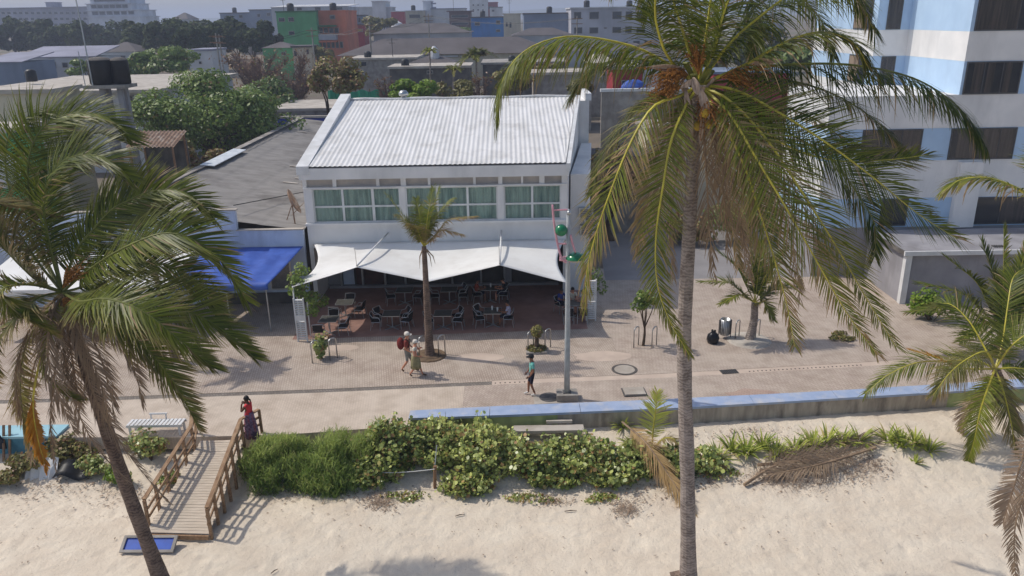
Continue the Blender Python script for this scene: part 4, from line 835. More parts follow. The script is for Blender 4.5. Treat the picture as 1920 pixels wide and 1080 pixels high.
dead = [
 D(p=[C0, (1318, 230, -.5), (1325, 330, -.6), (1330, 430, -.6), (1340, 520, -.5)], L=.85),
 D(p=[C0, (1345, 230, -.3), (1372, 330, -.4), (1392, 430, -.4), (1405, 520, -.3)], L=.85),
 D(p=[C0, (1365, 215, -.1), (1420, 300, -.3), (1465, 390, -.4), (1490, 480, -.3), (1500, 560, -.2)], L=.95),
 D(p=[C0, (1282, 230, -.1), (1268, 330, 0), (1255, 430, .1), (1262, 520, .1)], L=.8),
 D(p=[C0, (1270, 205, -.5), (1250, 275, -.7), (1238, 360, -.8), (1225, 440, -.7)], L=.8),
 D(p=[C0, (1375, 205, -.6), (1400, 280, -.9), (1415, 370, -1.0), (1420, 460, -.9)], L=.85),
 D(p=[C0, (1330, 215, .4), (1345, 300, .6), (1360, 390, .6), (1365, 480, .6)], L=.8),
 D(p=[C0, (1400, 230, .3), (1470, 320, .4), (1520, 420, .4), (1550, 520, .4)], L=.9),
]
for d_ in dead: d_.update(droop=1.0, mleaf=M['palm_dead'], mrach=M['rachis_dead'], tint=.4, dry=.3, ragged=.45, width=.026, n=70, sweep=.7)
for k_ in dead: k_['face'] = .6
palm_from_pixels(t, CY, dead, 22)
rng = random.Random(3)
def spathe(parent, a, b, w):                      # boat-shaped dry sheath
    a, b = Vector(a), Vector(b); d = (b - a); s = d.cross(Vector((0, 1, 0.2))).normalized(); mb = MB(); n = 8
    for i in range(n + 1):
        q = i / n; p = a + d * q + Vector((0, -0.05 * math.sin(q * 3.14), 0)); ww = w * math.sin(min(1, q * 1.5 + 0.15) * 1.57) * (1 - q ** 3); 
        for k in (-1, -.5, 0, .5, 1): mb.v.append(tuple(p + s * (k * ww) + Vector((0, 0.5 * ww * (1 - k * k), 0))))
    mb.f = [(i * 5 + k, i * 5 + k + 1, (i + 1) * 5 + k + 1, (i + 1) * 5 + k) for i in range(n) for k in range(4)]; mb.m = [0] * len(mb.f)
    o = mb.build('spathe', M['spathe'], parent, smooth=True); md = o.modifiers.new('thickness', 'SOLIDIFY'); md.thickness = 0.012
for (u0, v0, u1, v1, w, dy) in ((1285, 165, 1298, 275, .1, -.6), (1312, 165, 1330, 225, .12, -.7), (1300, 145, 1308, 180, .11, -.6), (1360, 190, 1420, 260, .09, -.4), (1280, 180, 1262, 255, .06, -.5), (1320, 200, 1310, 275, .07, -.6), (1400, 118, 1470, 112, .1, -.2), (1285, 130, 1215, 125, .1, -.4), (1300, 150, 1275, 165, .09, -.6)):
    spathe(t, Y(u0, v0, CY + dy), Y(u1, v1, CY + dy - .1), w)
def flower(parent, c, e, n, spread, m):
    c, e = Vector(c), Vector(e); mb = MB()
    for i in range(n):
        d = (e - c) + Vector((rng.uniform(-1, 1), rng.uniform(-1, 1), rng.uniform(-1, 1))) * spread; q = c + d * rng.uniform(.6, 1.1); mid = c.lerp(q, .5) + Vector((0, 0, .08)); mb.tube([c, mid, q], [.012, .01, .004], 4, cap=False)
        for k in range(7):
            p = mid.lerp(q, rng.random()) + Vector((rng.uniform(-.03, .03), rng.uniform(-.03, .03), rng.uniform(-.03, .03))); s = rng.uniform(.012, .03); mb.box(p, (s, s, s), rng.random() * 3)
    mb.build('inflorescence', m, parent)
flower(t, Y(1290, 140, CY - .4), Y(1235, 155, CY - .7), 60, .38, M['flower']); flower(t, Y(1270, 160, CY - .5), Y(1225, 200, CY - .6), 40, .35, M['flower'])
flower(t, Y(1350, 145, CY - .3), Y(1425, 150, CY - .5), 50, .32, M['flower']); flower(t, Y(1310, 140, CY - .5), Y(1305, 90, CY - .6), 40, .26, M['flower'])
flower(t, Y(1320, 190, CY - .5), Y(1335, 235, CY - .8), 50, .4, M['flower'])
for i, (u, v, dy) in enumerate(((1322, 212, -.75), (1330, 232, -.7), (1308, 236, -.6), (1345, 222, -.6))):
    MB().ball(Y(u, v, CY + dy), .1, 10, sc=(1, 1, 1.15)).build('coconut', M['coconut'], t, smooth=True)
for i in range(14):                                # leaf bases round the crown shaft
    a = i * 2.4; p = ctop + Vector((math.cos(a) * .12, math.sin(a) * .12, -.25 + .05 * i)); MB().bar(p, p + Vector((math.cos(a) * .28, math.sin(a) * .28, .35)), .14, .05).build('leaf_base', M['rachis_green'] if i > 6 else M['spathe'], t)
# ------------------------------------------------------------------ leaning palm on the left
LY = 19.0; lb = G(308, 1095, -1.05); lb.z = -1.3; lt = Y(118, 552, LY)
t = empty('leaning_palm', lb, 'leaning brown trunked coconut palm at the left edge with windblown fronds', 'palm tree')
trunk(t, [lb, Y(243, 930, 18.75), Y(198, 800, 18.9), Y(152, 660, 19.0), lt], 0.2, 0.14, M['trunk_brown'])
C1 = (117, 548, 0); wd = (0.42, 0, 0.2)
specs = [
 D(p=[C1, (140, 475, .1), (175, 430, .2), (207, 395, .3), (245, 374, .3), (290, 357, .2), (345, 360, 0), (402, 408, -.2)], L=1.15, droop=.5, n=100, tint=.3, up=.15, roll=.85),
 D(p=[C1, (155, 515, -.4), (205, 480, -.6), (260, 452, -.8), (310, 437, -.8), (360, 448, -.8), (415, 490, -.7), (462, 562, -.6)], L=1.1, droop=.6, n=100, tint=.35, roll=.8, up=.1),
 D(p=[C1, (160, 535, .5), (220, 500, .9), (285, 492, 1.2), (340, 510, 1.3), (390, 555, 1.3), (420, 610, 1.2)], L=1.0, droop=.7, n=90, tint=.25, roll=.8, up=.1),
 D(p=[C1, (165, 552, -.5), (230, 558, -.8), (300, 565, -1.0), (370, 590, -1.1), (430, 628, -1.0), (478, 672, -.9)], L=1.15, droop=.8, roll=.6, n=100, tint=.35, tipdry=.3),
 D(p=[C1, (155, 580, -.6), (215, 607, -1.0), (265, 645, -1.2), (310, 695, -1.3), (345, 750, -1.2), (372, 805, -1.1)], L=.85, droop=.7, roll=.5, n=90, tint=.35, dry=.15, tipdry=.6),
 D(p=[C1, (95, 470, .2), (82, 390, .4), (92, 335, .5), (122, 300, .5), (165, 290, .4), (205, 300, .2), (245, 335, 0)], L=1.1, droop=.7, n=90, tint=.25, roll=.7),
 D(p=[C1, (80, 470, .8), (55, 370, 1.5), (55, 290, 2.0), (85, 235, 2.3), (140, 212, 2.4), (200, 220, 2.3), (245, 262, 2.2)], L=1.2, droop=.8, n=90, tint=.4, roll=.6),
 D(p=[C1, (70, 470, 1.0), (25, 380, 1.8), (10, 300, 2.3), (25, 240, 2.6), (75, 215, 2.7), (120, 240, 2.6)], L=1.1, droop=1.0, n=90, tint=.3),
 D(p=[C1, (75, 530, -.2), (40, 500, -.4), (5, 464, -.5), (-30, 435, -.5), (-70, 425, -.5)], L=1.0, droop=.6, tint=.35, dry=.3, tipdry=.5),
 D(p=[C1, (70, 490, .3), (20, 420, .4), (-40, 385, .4), (-20, 380, .5), (40, 388, .6), (95, 405, .6)], L=.9, droop=.7, tint=.4, dry=.35, tipdry=.7),
 D(p=[C1, (70, 535, -.6), (25, 535, -1.0), (2, 548, -1.2), (20, 575, -1.3), (57, 597, -1.3), (98, 626, -1.2)], L=.7, droop=.5, tint=.7, dry=.1, tipdry=.6),
 D(p=[C1, (100, 590, -.6), (85, 640, -.8), (82, 690, -.9), (105, 728, -.9), (145, 750, -.8)], L=.65, droop=.6, tint=.8, tipdry=.6, dry=.1),
 D(p=[C1, (80, 590, -.3), (48, 650, -.4), (38, 710, -.4), (42, 770, -.3), (55, 830, -.2)], L=.75, droop=.7, tint=.55, dry=.4, tipdry=.7),
 D(p=[C1, (160, 560, .6), (215, 585, 1.0), (270, 640, 1.2), (300, 700, 1.1)], L=.9, droop=.8, tint=.3, dry=.45, tipdry=.7, lodge=.3),
]
specs += [
 D(p=[C1, (145, 500, .7), (190, 450, 1.3), (250, 410, 1.8), (310, 395, 2.0), (370, 420, 2.0)], L=1.15, droop=.5, tint=.2, roll=.7),
 D(p=[C1, (150, 565, -.9), (200, 560, -1.5), (270, 585, -1.9), (340, 640, -2.0), (400, 690, -1.9)], L=1.1, droop=.8, roll=.6, tint=.4, tipdry=.4),
 D(p=[C1, (100, 460, 1.0), (95, 360, 1.8), (125, 280, 2.4), (180, 250, 2.6), (240, 270, 2.6)], L=1.15, droop=.7, tint=.2),
 D(p=[C1, (70, 560, -.8), (25, 600, -1.2), (-10, 660, -1.3), (-20, 730, -1.2)], L=.9, droop=.8, tint=.4, dry=.2, tipdry=.6),
]
for k_ in specs: k_['dens'] = 2.1; k_['width'] = .036; k_['tint'] = k_.get('tint', .4) + .08
palm_from_pixels(t, LY, specs, 31, wind=wd, Ls=1.1, mr=M['rachis_green'])
dead = [
 D(p=[C1, (120, 650, -.5), (135, 740, -.6), (175, 830, -.6), (235, 900, -.5)], L=.6),
 D(p=[C1, (145, 650, -.4), (185, 760, -.6), (240, 850, -.6), (312, 940, -.5)], L=.7),
 D(p=[C1, (150, 600, 0), (185, 660, .1), (205, 730, .2), (215, 780, .2)], L=.9),
 D(p=[C1, (90, 620, .1), (60, 700, .2), (50, 790, .2), (60, 860, .2)], L=.8),
 D(p=[C1, (130, 640, .2), (140, 700, .3), (150, 760, .3)], L=.9),
 D(p=[C1, (110, 640, -.4), (100, 720, -.5), (95, 800, -.5), (105, 880, -.4)], L=.6),
 D(p=[C1, (85, 580, -.5), (50, 630, -.8), (30, 700, -.9), (35, 780, -.8)], L=.85),
 D(p=[C1, (140, 600, -.7), (165, 660, -1.0), (190, 720, -1.1), (205, 790, -1.0)], L=.8),
 D(p=[C1, (95, 600, -.8), (90, 670, -1.2), (110, 740, -1.3), (140, 810, -1.2)], L=.85),
 D(p=[C1, (60, 560, -.3), (10, 590, -.5), (-20, 650, -.6), (-25, 730, -.5)], L=.85),
 D(p=[C1, (160, 575, -.5), (215, 625, -.8), (250, 690, -.9), (270, 760, -.8)], L=.75),
]
for d_ in dead: d_.update(droop=1.0, mleaf=M['palm_dead'], mrach=M['rachis_dead'], tint=.35, dry=.5, ragged=.35, width=.028, n=75, sweep=.75)
palm_from_pixels(t, LY, dead, 32, wind=(.35, 0, 0))
frond(t, [Y(*C1[:2], LY), Y(80, 660, LY - .7), Y(62, 750, LY - .8), Y(70, 820, LY - .8), Y(88, 880, LY - .7)], L=.45, droop=.5, mleaf=M['palm_orange'], tint=.5, rng=random.Random(8), n=70, start=.5, width=.06)
flower(t, Y(118, 540, LY - .2), Y(150, 505, LY - .4), 40, .3, M['flower']); flower(t, Y(118, 560, LY - .3), Y(150, 590, LY - .5), 40, .35, M['flower'])
# ------------------------------------------------------------------ short palm at the right end of the sea wall
rb = Vector((18.6, 25.2, -0.55)); RY = 24.6
t = empty('short_palm', rb, 'short coconut palm at the right end of the blue topped wall', 'palm tree')
trunk(t, [rb, rb.lerp(Y(1868, 695, RY), .5), Y(1868, 695, RY)], .19, .14, M['trunk_brown'])
C2 = (1866, 692, 0)
specs = [
 D(p=[C2, (1830, 676, 0), (1785, 677, 0), (1720, 680, 0), (1665, 703, -.1), (1622, 738, -.2)], L=.95, droop=.9, n=80, tint=.5),
 D(p=[C2, (1900, 645, -.3), (1960, 610, -.5), (2040, 600, -.6)], L=1.0, droop=.8, tint=.4),
 D(p=[C2, (1850, 660, -.6), (1815, 672, -1.2), (1780, 700, -1.6), (1750, 740, -1.8)], L=1.0, droop=.9, tint=.35, dry=.25, tipdry=.6),
 D(p=[C2, (1855, 720, -.6), (1838, 770, -1.0), (1828, 820, -1.1), (1815, 865, -1.1)], L=.8, droop=.6, tint=.75, tipdry=.4),
 D(p=[C2, (1880, 730, -.5), (1895, 790, -.9), (1905, 850, -1.0)], L=.9, droop=.9, tint=.4, dry=.3, tipdry=.6),
 D(p=[C2, (1880, 640, .5), (1890, 570, 1.0), (1900, 520, 1.6), (1925, 500, 2.2)], L=1.0, droop=.6, tint=.3),
 D(p=[C2, (1845, 650, .6), (1815, 600, 1.3), (1780, 570, 2.0), (1745, 575, 2.6)], L=1.0, droop=.7, tint=.3),
 D(p=[C2, (1905, 690, 0), (1960, 700, 0), (2020, 740, 0)], L=1.0, droop=.9, tint=.4),
 D(p=[C2, (1850, 740, .2), (1812, 770, .3), (1798, 830, .3)], L=.8, droop=1, tint=.4, dry=.8, mleaf=M['palm_dead'], mrach=M['rachis_dead']),
]
for k_ in specs: k_['face'] = .4
palm_from_pixels(t, RY, specs, 41)
frond(t, [Y(*C2[:2], RY), Y(1800, 690, RY), Y(1760, 672, RY), Y(1702, 655, RY + .1)], L=.35, droop=.2, mleaf=M['palm_orange'], tint=.2, rng=random.Random(9), n=40, start=.3)
# tall palm standing just outside the right edge
OY = 13.0; oc = Y(2010, 420, OY); ob = Vector((oc.x + 3.2, OY + .2, -1.45))
t = empty('edge_palm', ob, 'coconut palm beyond the right edge whose fronds hang into the picture', 'palm tree')
trunk(t, [ob, ob.lerp(oc, .5), oc], .2, .14, M['trunk'])
C3 = (2010, 420, 0)
specs = [
 D(p=[C3, (1960, 385, 0), (1905, 352, .1), (1850, 334, .2), (1800, 338, .3), (1768, 360, .3)], L=.6, droop=.9, tint=.5, tipdry=.5, n=70),
 D(p=[C3, (2000, 560, -.3), (1975, 720, -.5), (1935, 880, -.6), (1903, 990, -.6), (1905, 1100, -.5)], L=.6, ragged=.35, width=.028, droop=.9, mleaf=M['palm_dead'], mrach=M['rachis_dead'], dry=.6, tint=.5),
 D(p=[C3, (1985, 600, .3), (1945, 760, .5), (1905, 900, .6), (1880, 980, .6)], L=.5, droop=.3, mleaf=M['palm_dead'], mrach=M['rachis_dead'], dry=.9, tint=.8, start=.6, ragged=.3, width=.028),
 D(p=[C3, (2060, 380, 0), (2140, 370, 0), (2220, 420, 0)], L=.9, droop=.9), D(p=[C3, (2040, 330, .8), (2080, 280, 1.8), (2110, 300, 2.8)], L=.9), D(p=[C3, (2050, 500, -.8), (2090, 620, -1.5), (2110, 740, -1.8)], L=.9),
 D(p=[C3, (1995, 340, .6), (1985, 290, 1.6), (1990, 300, 2.6)], L=.8),
]
palm_from_pixels(t, OY, specs, 51)
# ------------------------------------------------------------------ promenade palms and plants
pb = G(806, 667); pc = pb + Vector((-.35, 0, 5.1)); pc = Y(795, 462, pb.y)
def E(u, v, dy): return Y(u, v, pb.y + dy)
ends = [(E(722, 362, -.2), .1, .15), (E(892, 405, -.2), .5, .75), (E(825, 352, .3), .2, .02), (E(812, 350, -.6), .2, 0.0), (E(745, 402, .6), .25, .3), (E(868, 440, -.6), .45, .85), (E(780, 372, .8), .3, .1), (E(848, 372, .6), .35, .1), (E(770, 420, -.7), .3, .5)]
t = simple_palm('slender_palm', 'slender palm with ragged half dry fronds in front of the white canopy', pb + Vector((0, 0, -.05)), pc, len(ends), 2, .62, 61, tr=(.2, .1), ends=ends, m=M['trunk_brown'], nl=48, width=.03, droop=.9, tint=.55)
for dx, l in ((-.18, .9), (.25, .8), (.38, .55)): MB().tube([pc + Vector((dx * .3, -.1, -.1)), pc + Vector((dx, -.15, -.4)), pc + Vector((dx * 1.2, -.15, -.4 - l * .6))], [.03, .025, .005], 5).build('dead_frond', M['rachis_dead'], t)
MB().lathe(G(806, 667), [(.75, .0), (.7, .05), (.001, .09)], 16).build('soil_ring', M['soil'], t)
q_ = Vector((-15.0, 31.7, -.05)); qc = Vector((-15.25, 31.7, 4.7)); ends = [(qc + Vector((math.cos(a) * 1.9, math.sin(a) * 1.9, e)), .5, d) for a, e, d in ((0, .2, .1), (.8, .5, 0), (1.6, .3, .2), (2.4, .6, 0), (3.2, .1, .1), (4.0, .3, .3), (4.8, -.1, .2), (5.6, .2, 0))]
simple_palm('slender_palm', 'slender palm half hidden behind the windblown fronds at left', q_, qc, len(ends), 2, .7, 64, tr=(.19, .1), ends=ends, m=M['trunk_brown'], nl=48, width=.035, droop=.7, tint=.45)
sb = G(1404, 638); sc_ = sb + Vector((.12, 0, 1.85))
def E2(u, v, dy): return Y(u, v, sb.y + dy)
ends = [(E2(1312, 528, 0), .45, .05), (E2(1345, 470, .3), .4, .0), (E2(1400, 430, .3), .3, .0), (E2(1470, 470, .2), .4, 0), (E2(1500, 540, 0), .4, .2), (E2(1350, 570, -.9), .4, .1), (E2(1450, 600, -1.0), .4, .2), (E2(1430, 450, 1.0), .4, 0)]
t = simple_palm('young_palm', 'young coconut palm beside the steel litter bin', sb + Vector((0, 0, -.05)), sc_, len(ends), 2, .75, 62, tr=(.2, .15), ends=ends, nl=50, tint=.45)
MB().lathe(sb, [(1.0, .0), (.9, .05), (.001, .1)], 18).build('soil_ring', M['light_concrete'], t)
# bushy young palm at the right beyond the promenade
bb_ = G(1872, 655); bc = bb_ + Vector((0, 0, .9))
def E3(u, v, dy): return Y(u, v, bb_.y + dy)
ends = [(E3(1882, 425, .2), .1, 0), (E3(1768, 478, .3), .55, 0), (E3(1700, 585, -.2), .7, .05), (E3(1930, 450, .5), .3, 0), (E3(1960, 540, 0), .5, 0), (E3(1800, 640, -1.3), .6, .05), (E3(1840, 450, 1.2), .4, 0), (E3(1720, 530, 1.0), .6, 0), (E3(1880, 640, -1.8), .8, 0), (E3(1950, 630, -1.2), .7, 0)]
simple_palm('bushy_palm', 'bushy young palm with upright fronds right of the promenade', bb_, bc, len(ends), 2, .95, 63, tr=(.2, .15), ends=ends, nl=60, tint=.35, width=.06)
def shrub(name, label, base, rad, n, size, m, seed, cat='shrub', group=None, clumps=7, tint=.45, dryp=.08, stem=True, aspect=.7, shell=.35):
    rng = random.Random(seed); t = empty(name, base, label, cat, group); base = Vector(base); C, Rr = [], []
    for i in range(clumps):
        a = rng.uniform(0, 6.28); q = rng.random() ** .5 * .75; C.append(base + Vector((math.cos(a) * rad[0] * q, math.sin(a) * rad[1] * q, rad[2] * rng.uniform(.35, .8)))); k = rng.uniform(.35, .55); Rr.append((rad[0] * k, rad[1] * k, rad[2] * k * .8))
    if stem:
        mb = MB()
        for c in C: mb.tube([base + Vector((rng.uniform(-.1, .1), rng.uniform(-.1, .1), -.1)), base.lerp(c, .6) + Vector((0, 0, .05)), c], [.022, .016, .006], 4, cap=False)
        mb.build('stems', M['bark'], t)
    lf = MB(); lf.t = []; lf.d = []; leaf_cloud(lf, C, Rr, n // clumps, size, rng, dryp=dryp, tint=tint, shell=shell, aspect=aspect); lf.build('foliage', m, t); return t
def stemmed(name, label, base, rad, nst, per, size, m, seed, cat='shrub', group=None, tint=.45, dryp=.1, aspect=.85):
    """shrub of many stems, each carrying broad leaves along its upper part"""
    rng = random.Random(seed); t = empty(name, base, label, cat, group); base = Vector(base); st = MB(); lf = MB(); lf.t = []; lf.d = []
    for i in range(nst):
        a = rng.uniform(0, 6.28); q = rng.random() ** .5; o_ = Vector((math.cos(a) * rad[0] * q, math.sin(a) * rad[1] * q, 0)); foot = base + o_ * .55 + Vector((0, 0, -.12)); h = rad[2] * (1 - .55 * q * q) * rng.uniform(.6, 1.18)
        top = base + o_ + Vector((rng.uniform(-.15, .15), rng.uniform(-.15, .15), h)); mid = foot.lerp(top, .55) + Vector((rng.uniform(-.1, .1), rng.uniform(-.1, .1), .05)); st.tube([foot, mid, top], [.018, .013, .005], 4, cap=False); ct = rng.uniform(-.2, .2)
        for k in range(per):
            f = rng.random() ** .75; p = (foot.lerp(mid, f * 1.6) if f < .62 else mid.lerp(top, (f - .62) / .38)) + Vector((rng.gauss(0, .1), rng.gauss(0, .1), rng.gauss(0, .05))); n = Vector((rng.gauss(-.15, .55), rng.gauss(-.15, .55), rng.uniform(.25, 1.1))).normalized(); a2 = n.cross(Vector((rng.uniform(-1, 1), rng.uniform(-1, 1), rng.uniform(-1, 1)))).normalized(); b2 = n.cross(a2); l = size * rng.uniform(.4, 1.3); w = l * aspect; b = len(lf.v)
            lf.v += [tuple(p - a2 * l * .5), tuple(p - a2 * l * .2 + b2 * w * .45), tuple(p + a2 * l * .25 + b2 * w * .42), tuple(p + a2 * l * .5), tuple(p + a2 * l * .25 - b2 * w * .42), tuple(p - a2 * l * .2 - b2 * w * .45)]; lf.f.append(tuple(range(b, b + 6))); lf.m.append(0)
            lf.t += [min(1, max(0, tint + ct + rng.uniform(-.38, .38)))] * 6; lf.d += [rng.uniform(.4, 1) if rng.random() < dryp else 0.0] * 6
    st.build('stems', M['bark'], t); lf.build('foliage', m, t); return t
def needles(name, label, base, rad, n, l, m, seed, cat='shrub', group=None, w=.02, spread=.6, tint=.45, lean=(0.15, 0), bundles=24):
    rng = random.Random(seed); t = empty(name, base, label, cat, group); base = Vector(base); mb = MB(); mb.t = []; mb.d = []
    heads = []
    for i in range(bundles):
        a = rng.uniform(0, 6.28); q = rng.random() ** .5; z = rad[2] * (1 - .75 * q * q) * rng.uniform(.55, 1.0); heads.append(base + Vector((math.cos(a) * rad[0] * q, math.sin(a) * rad[1] * q, z)))
    st = MB()
    for h in heads: st.tube([base + Vector(((h.x - base.x) * .5, (h.y - base.y) * .5, -.15)), h], [.015, .006], 4, cap=False)
    st.build('stems', M['bark'], t)
    for i in range(n):
        h = rng.choice(heads); p = h - Vector((0, 0, rng.random() ** 1.5 * rad[2] * .8)) + Vector((rng.gauss(0, .12), rng.gauss(0, .12), 0)); d = Vector((rng.gauss(lean[0], spread), rng.gauss(lean[1], spread), 1.0)).normalized(); s = d.cross(Vector((rng.uniform(-1, 1), rng.uniform(-1, 1), .2))).normalized() * w / 2; ll = l * rng.uniform(.6, 1.2); b = len(mb.v)
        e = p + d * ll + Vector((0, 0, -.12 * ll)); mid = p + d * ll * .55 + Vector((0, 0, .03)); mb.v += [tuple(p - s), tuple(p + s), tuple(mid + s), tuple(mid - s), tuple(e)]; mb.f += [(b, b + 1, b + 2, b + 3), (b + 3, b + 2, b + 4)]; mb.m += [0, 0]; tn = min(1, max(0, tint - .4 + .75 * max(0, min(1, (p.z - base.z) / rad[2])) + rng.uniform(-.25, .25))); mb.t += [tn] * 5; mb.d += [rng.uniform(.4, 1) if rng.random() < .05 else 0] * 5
    mb.build('foliage', m, t); return t
def strap(name, label, base, n, l, seed, cat='plant', group=None, w=.075, tint=.5, m=None):
    rng = random.Random(seed); t = empty(name, base, label, cat, group); base = Vector(base)
    for i in range(n):
        a = rng.uniform(0, 6.28); o_ = Vector((math.cos(a), math.sin(a), 0)); p = base + o_ * rng.uniform(0, .18) * l + Vector((0, 0, -.05)); el = rng.uniform(.75, 1.45); d = o_ * math.cos(el) + Vector((0, 0, math.sin(el))); s = Vector((-o_.y, o_.x, 0)); mb = MB(); mb.t = []; mb.d = []; ll = l * rng.uniform(.7, 1.15); tn = min(1, max(0, tint + rng.uniform(-.35, .35))); dy = rng.uniform(.5, 1) if rng.random() < .12 else 0
        for k, wf_ in enumerate((.7, 1, .9, .6, .08)):
            mb.v += [tuple(p - s * w * wf_ / 2), tuple(p + s * w * wf_ / 2)]; mb.t += [tn, tn]; mb.d += [dy, dy]; d = (d + Vector((0, 0, -.24)) + o_ * .05).normalized(); p = p + d * ll / 4
        mb.f = [(2 * k, 2 * k + 1, 2 * k + 3, 2 * k + 2) for k in range(4)]; mb.m = [0] * 4; mb.build('leaf', m or M['leaf_strap'], t)
    return t
def at(u, v, dz=0.0):                              # point of the beach seen at this pixel
    z = -.5
    for _ in range(6):
        p = G(u, v, z); z = sand_z(p.x, p.y)
    p.z = z + dz; return p
grp = 'shrubs along the top of the beach'
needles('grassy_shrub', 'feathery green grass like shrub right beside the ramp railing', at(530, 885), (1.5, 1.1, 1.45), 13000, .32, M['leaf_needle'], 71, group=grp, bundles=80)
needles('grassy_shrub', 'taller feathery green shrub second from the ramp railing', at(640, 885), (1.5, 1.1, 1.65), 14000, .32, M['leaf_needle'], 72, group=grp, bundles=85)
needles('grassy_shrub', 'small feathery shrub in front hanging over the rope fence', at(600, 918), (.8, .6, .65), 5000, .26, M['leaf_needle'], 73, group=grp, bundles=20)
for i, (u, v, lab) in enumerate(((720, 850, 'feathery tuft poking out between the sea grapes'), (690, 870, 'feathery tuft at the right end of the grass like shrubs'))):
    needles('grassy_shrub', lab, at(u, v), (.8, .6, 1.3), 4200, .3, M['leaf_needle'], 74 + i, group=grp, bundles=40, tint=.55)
sg = [(745, 870, 1.15, .8, 1.25, 'left most sea grape shrub with big round leaves'), (700, 905, .9, .5, .65, 'low round leaved shrub in front of the rope fence'), (830, 865, 1.1, .8, 1.15, 'round leaved shrub behind the leaning fence stake'), (920, 880, 1.25, .9, 1.2, 'broad round leaved shrub in the middle of the hedge'), (1010, 885, 1.2, .85, .85, 'round leaved shrub below the concrete bench'), (1100, 880, 1.15, .85, .85, 'round leaved shrub left of the hanging dry frond'), (880, 925, .9, .45, .5, 'low spreading round leaved shrub at the sand edge'), (1150, 905, .9, .5, .5, 'low round leaved shrub at the foot of the dry frond'), (1270, 885, .8, .6, .65, 'small round leaved shrub behind the palm trunk'), (1195, 885, .8, .6, .7, 'round leaved shrub under the dry straw frond'), (1325, 880, .55, .45, .5, 'small round leaved shrub just right of the tall trunk'), (1040, 910, .9, .4, .4, 'lowest creeping round leaved shrub at the hedge front')]
for i, (u, v, rx, ry, rz, lab) in enumerate(sg):
    stemmed('sea_grape_shrub', lab, at(u, v - 6), (rx * 1.2, ry * 1.25, rz * 1.3), int(70 * rx * rz) + 26, 40, .145, M['leaf_grape'], 80 + i, group=grp, tint=.38 + .1 * (i % 4), dryp=.14)
for i, (u, v, h, lab) in enumerate(((740, 800, .8, 'reddish tipped upright shoots behind the hedge at the wall end'), (820, 805, .75, 'big leaved upright shoots against the blue wall top'), (900, 790, 1.0, 'tallest pale green shoot in front of the blue wall'), (935, 800, .8, 'leafy shoot right of the tallest pale shoot'))):
    b = G(u, v + 40, -.4); b.z = -.4; stemmed('leafy_shoot', lab, b, (.4, .3, h + .45), 9, 22, .17, M['leaf_grape'], 95 + i, group='upright shoots by the wall', tint=.7)
# left of the ramp
for i, (u, v, rx, ry, rz, m, lab) in enumerate(((285, 860, .95, .7, .95, 'leaf_grape', 'dark green shrub just left of the ramp railing'), (225, 905, .7, .5, .5, 'leaf_bright', 'yellow green shrub behind the leaning trunk'), (140, 855, 1.1, .7, .7, 'leaf_olive', 'olive tangled shrub behind the dead hanging fronds'), (60, 880, 1.0, .6, .6, 'leaf_olive', 'dry olive shrub at the left edge under the orange frond'), (175, 885, .8, .5, .5, 'leaf_grape', 'green shrub between the trunk and the black sheet'), (320, 905, .5, .4, .4, 'leaf_grape', 'small shrub tucked against the lower ramp railing'), (20, 905, .8, .5, .4, 'leaf_olive', 'low dry bush at the far left corner'))):
    shrub('dune_shrub', lab, at(u, v), (rx, ry, rz), int(1100 * rx), .14, M[m], 110 + i, group='dune shrubs left of the ramp', clumps=9, tint=.4, dryp=.2)
for i, (u, v, n, l, lab) in enumerate(((1345, 862, 26, .75, 'strap leaved lily clump just right of the palm trunk'), (1400, 850, 30, .8, 'second lily clump right of the palm trunk'), (1455, 852, 28, .75, 'lily clump left of the dead frond pile'), (1525, 838, 30, .8, 'pale green lily clump behind the dead frond pile'), (1580, 830, 22, .7, 'lily clump above the brown dead fronds'), (1690, 835, 34, .8, 'dense dark green lily clump right of the dead fronds'), (1740, 845, 24, .7, 'last lily clump near the short palm'), (1715, 868, 10, .4, 'small lily seedling on the sand'), (1170, 800, 26, .75, 'lily clump beside the concrete bench'), (1185, 835, 18, .6, 'lily clump left of the coconut sapling'))):
    strap('lily_clump', lab, at(u, v), int(n * 1.6), l * 1.0, 130 + i, group='lily clumps on the dune')
for i, (u, v, lab) in enumerate(((1372, 845, 'lily clump filling the gap right of the trunk'), (1430, 838, 'taller lily clump behind the second clump'), (1490, 842, 'pale lily clump between the two dead frond ends'), (1550, 828, 'yellowish lily clump over the long dead frond'), (1612, 828, 'short lily clump at the upper end of the dead frond'), (1665, 825, 'upright lily clump left of the dense dark clump'), (1715, 830, 'lily clump behind the dense dark clump'), (1310, 870, 'lily clump half behind the tall palm trunk'))):
    strap('lily_clump', lab, at(u, v), 34, .72, 230 + i, group='lily clumps on the dune', tint=.35 + .08 * (i % 4))
for i, (u, v, rx, lab) in enumerate(((1000, 938, 1.0, 'thin green creeper runner on the sand below the hedge middle'), (760, 935, .9, 'creeper runner below the leaning stake'), (1120, 935, .8, 'creeper runner left of the dry frond foot'), (560, 915, .9, 'sparse creeper at the foot of the feathery shrub'), (1350, 890, .7, 'sparse creeper right of the palm trunk'))):
    shrub('sand_creeper', lab, at(u, v), (rx, .35, .14), 240, .11, M['leaf_grape'], 250 + i, group='creepers at the hedge foot', clumps=14, tint=.45, dryp=.3, stem=False, shell=.1)
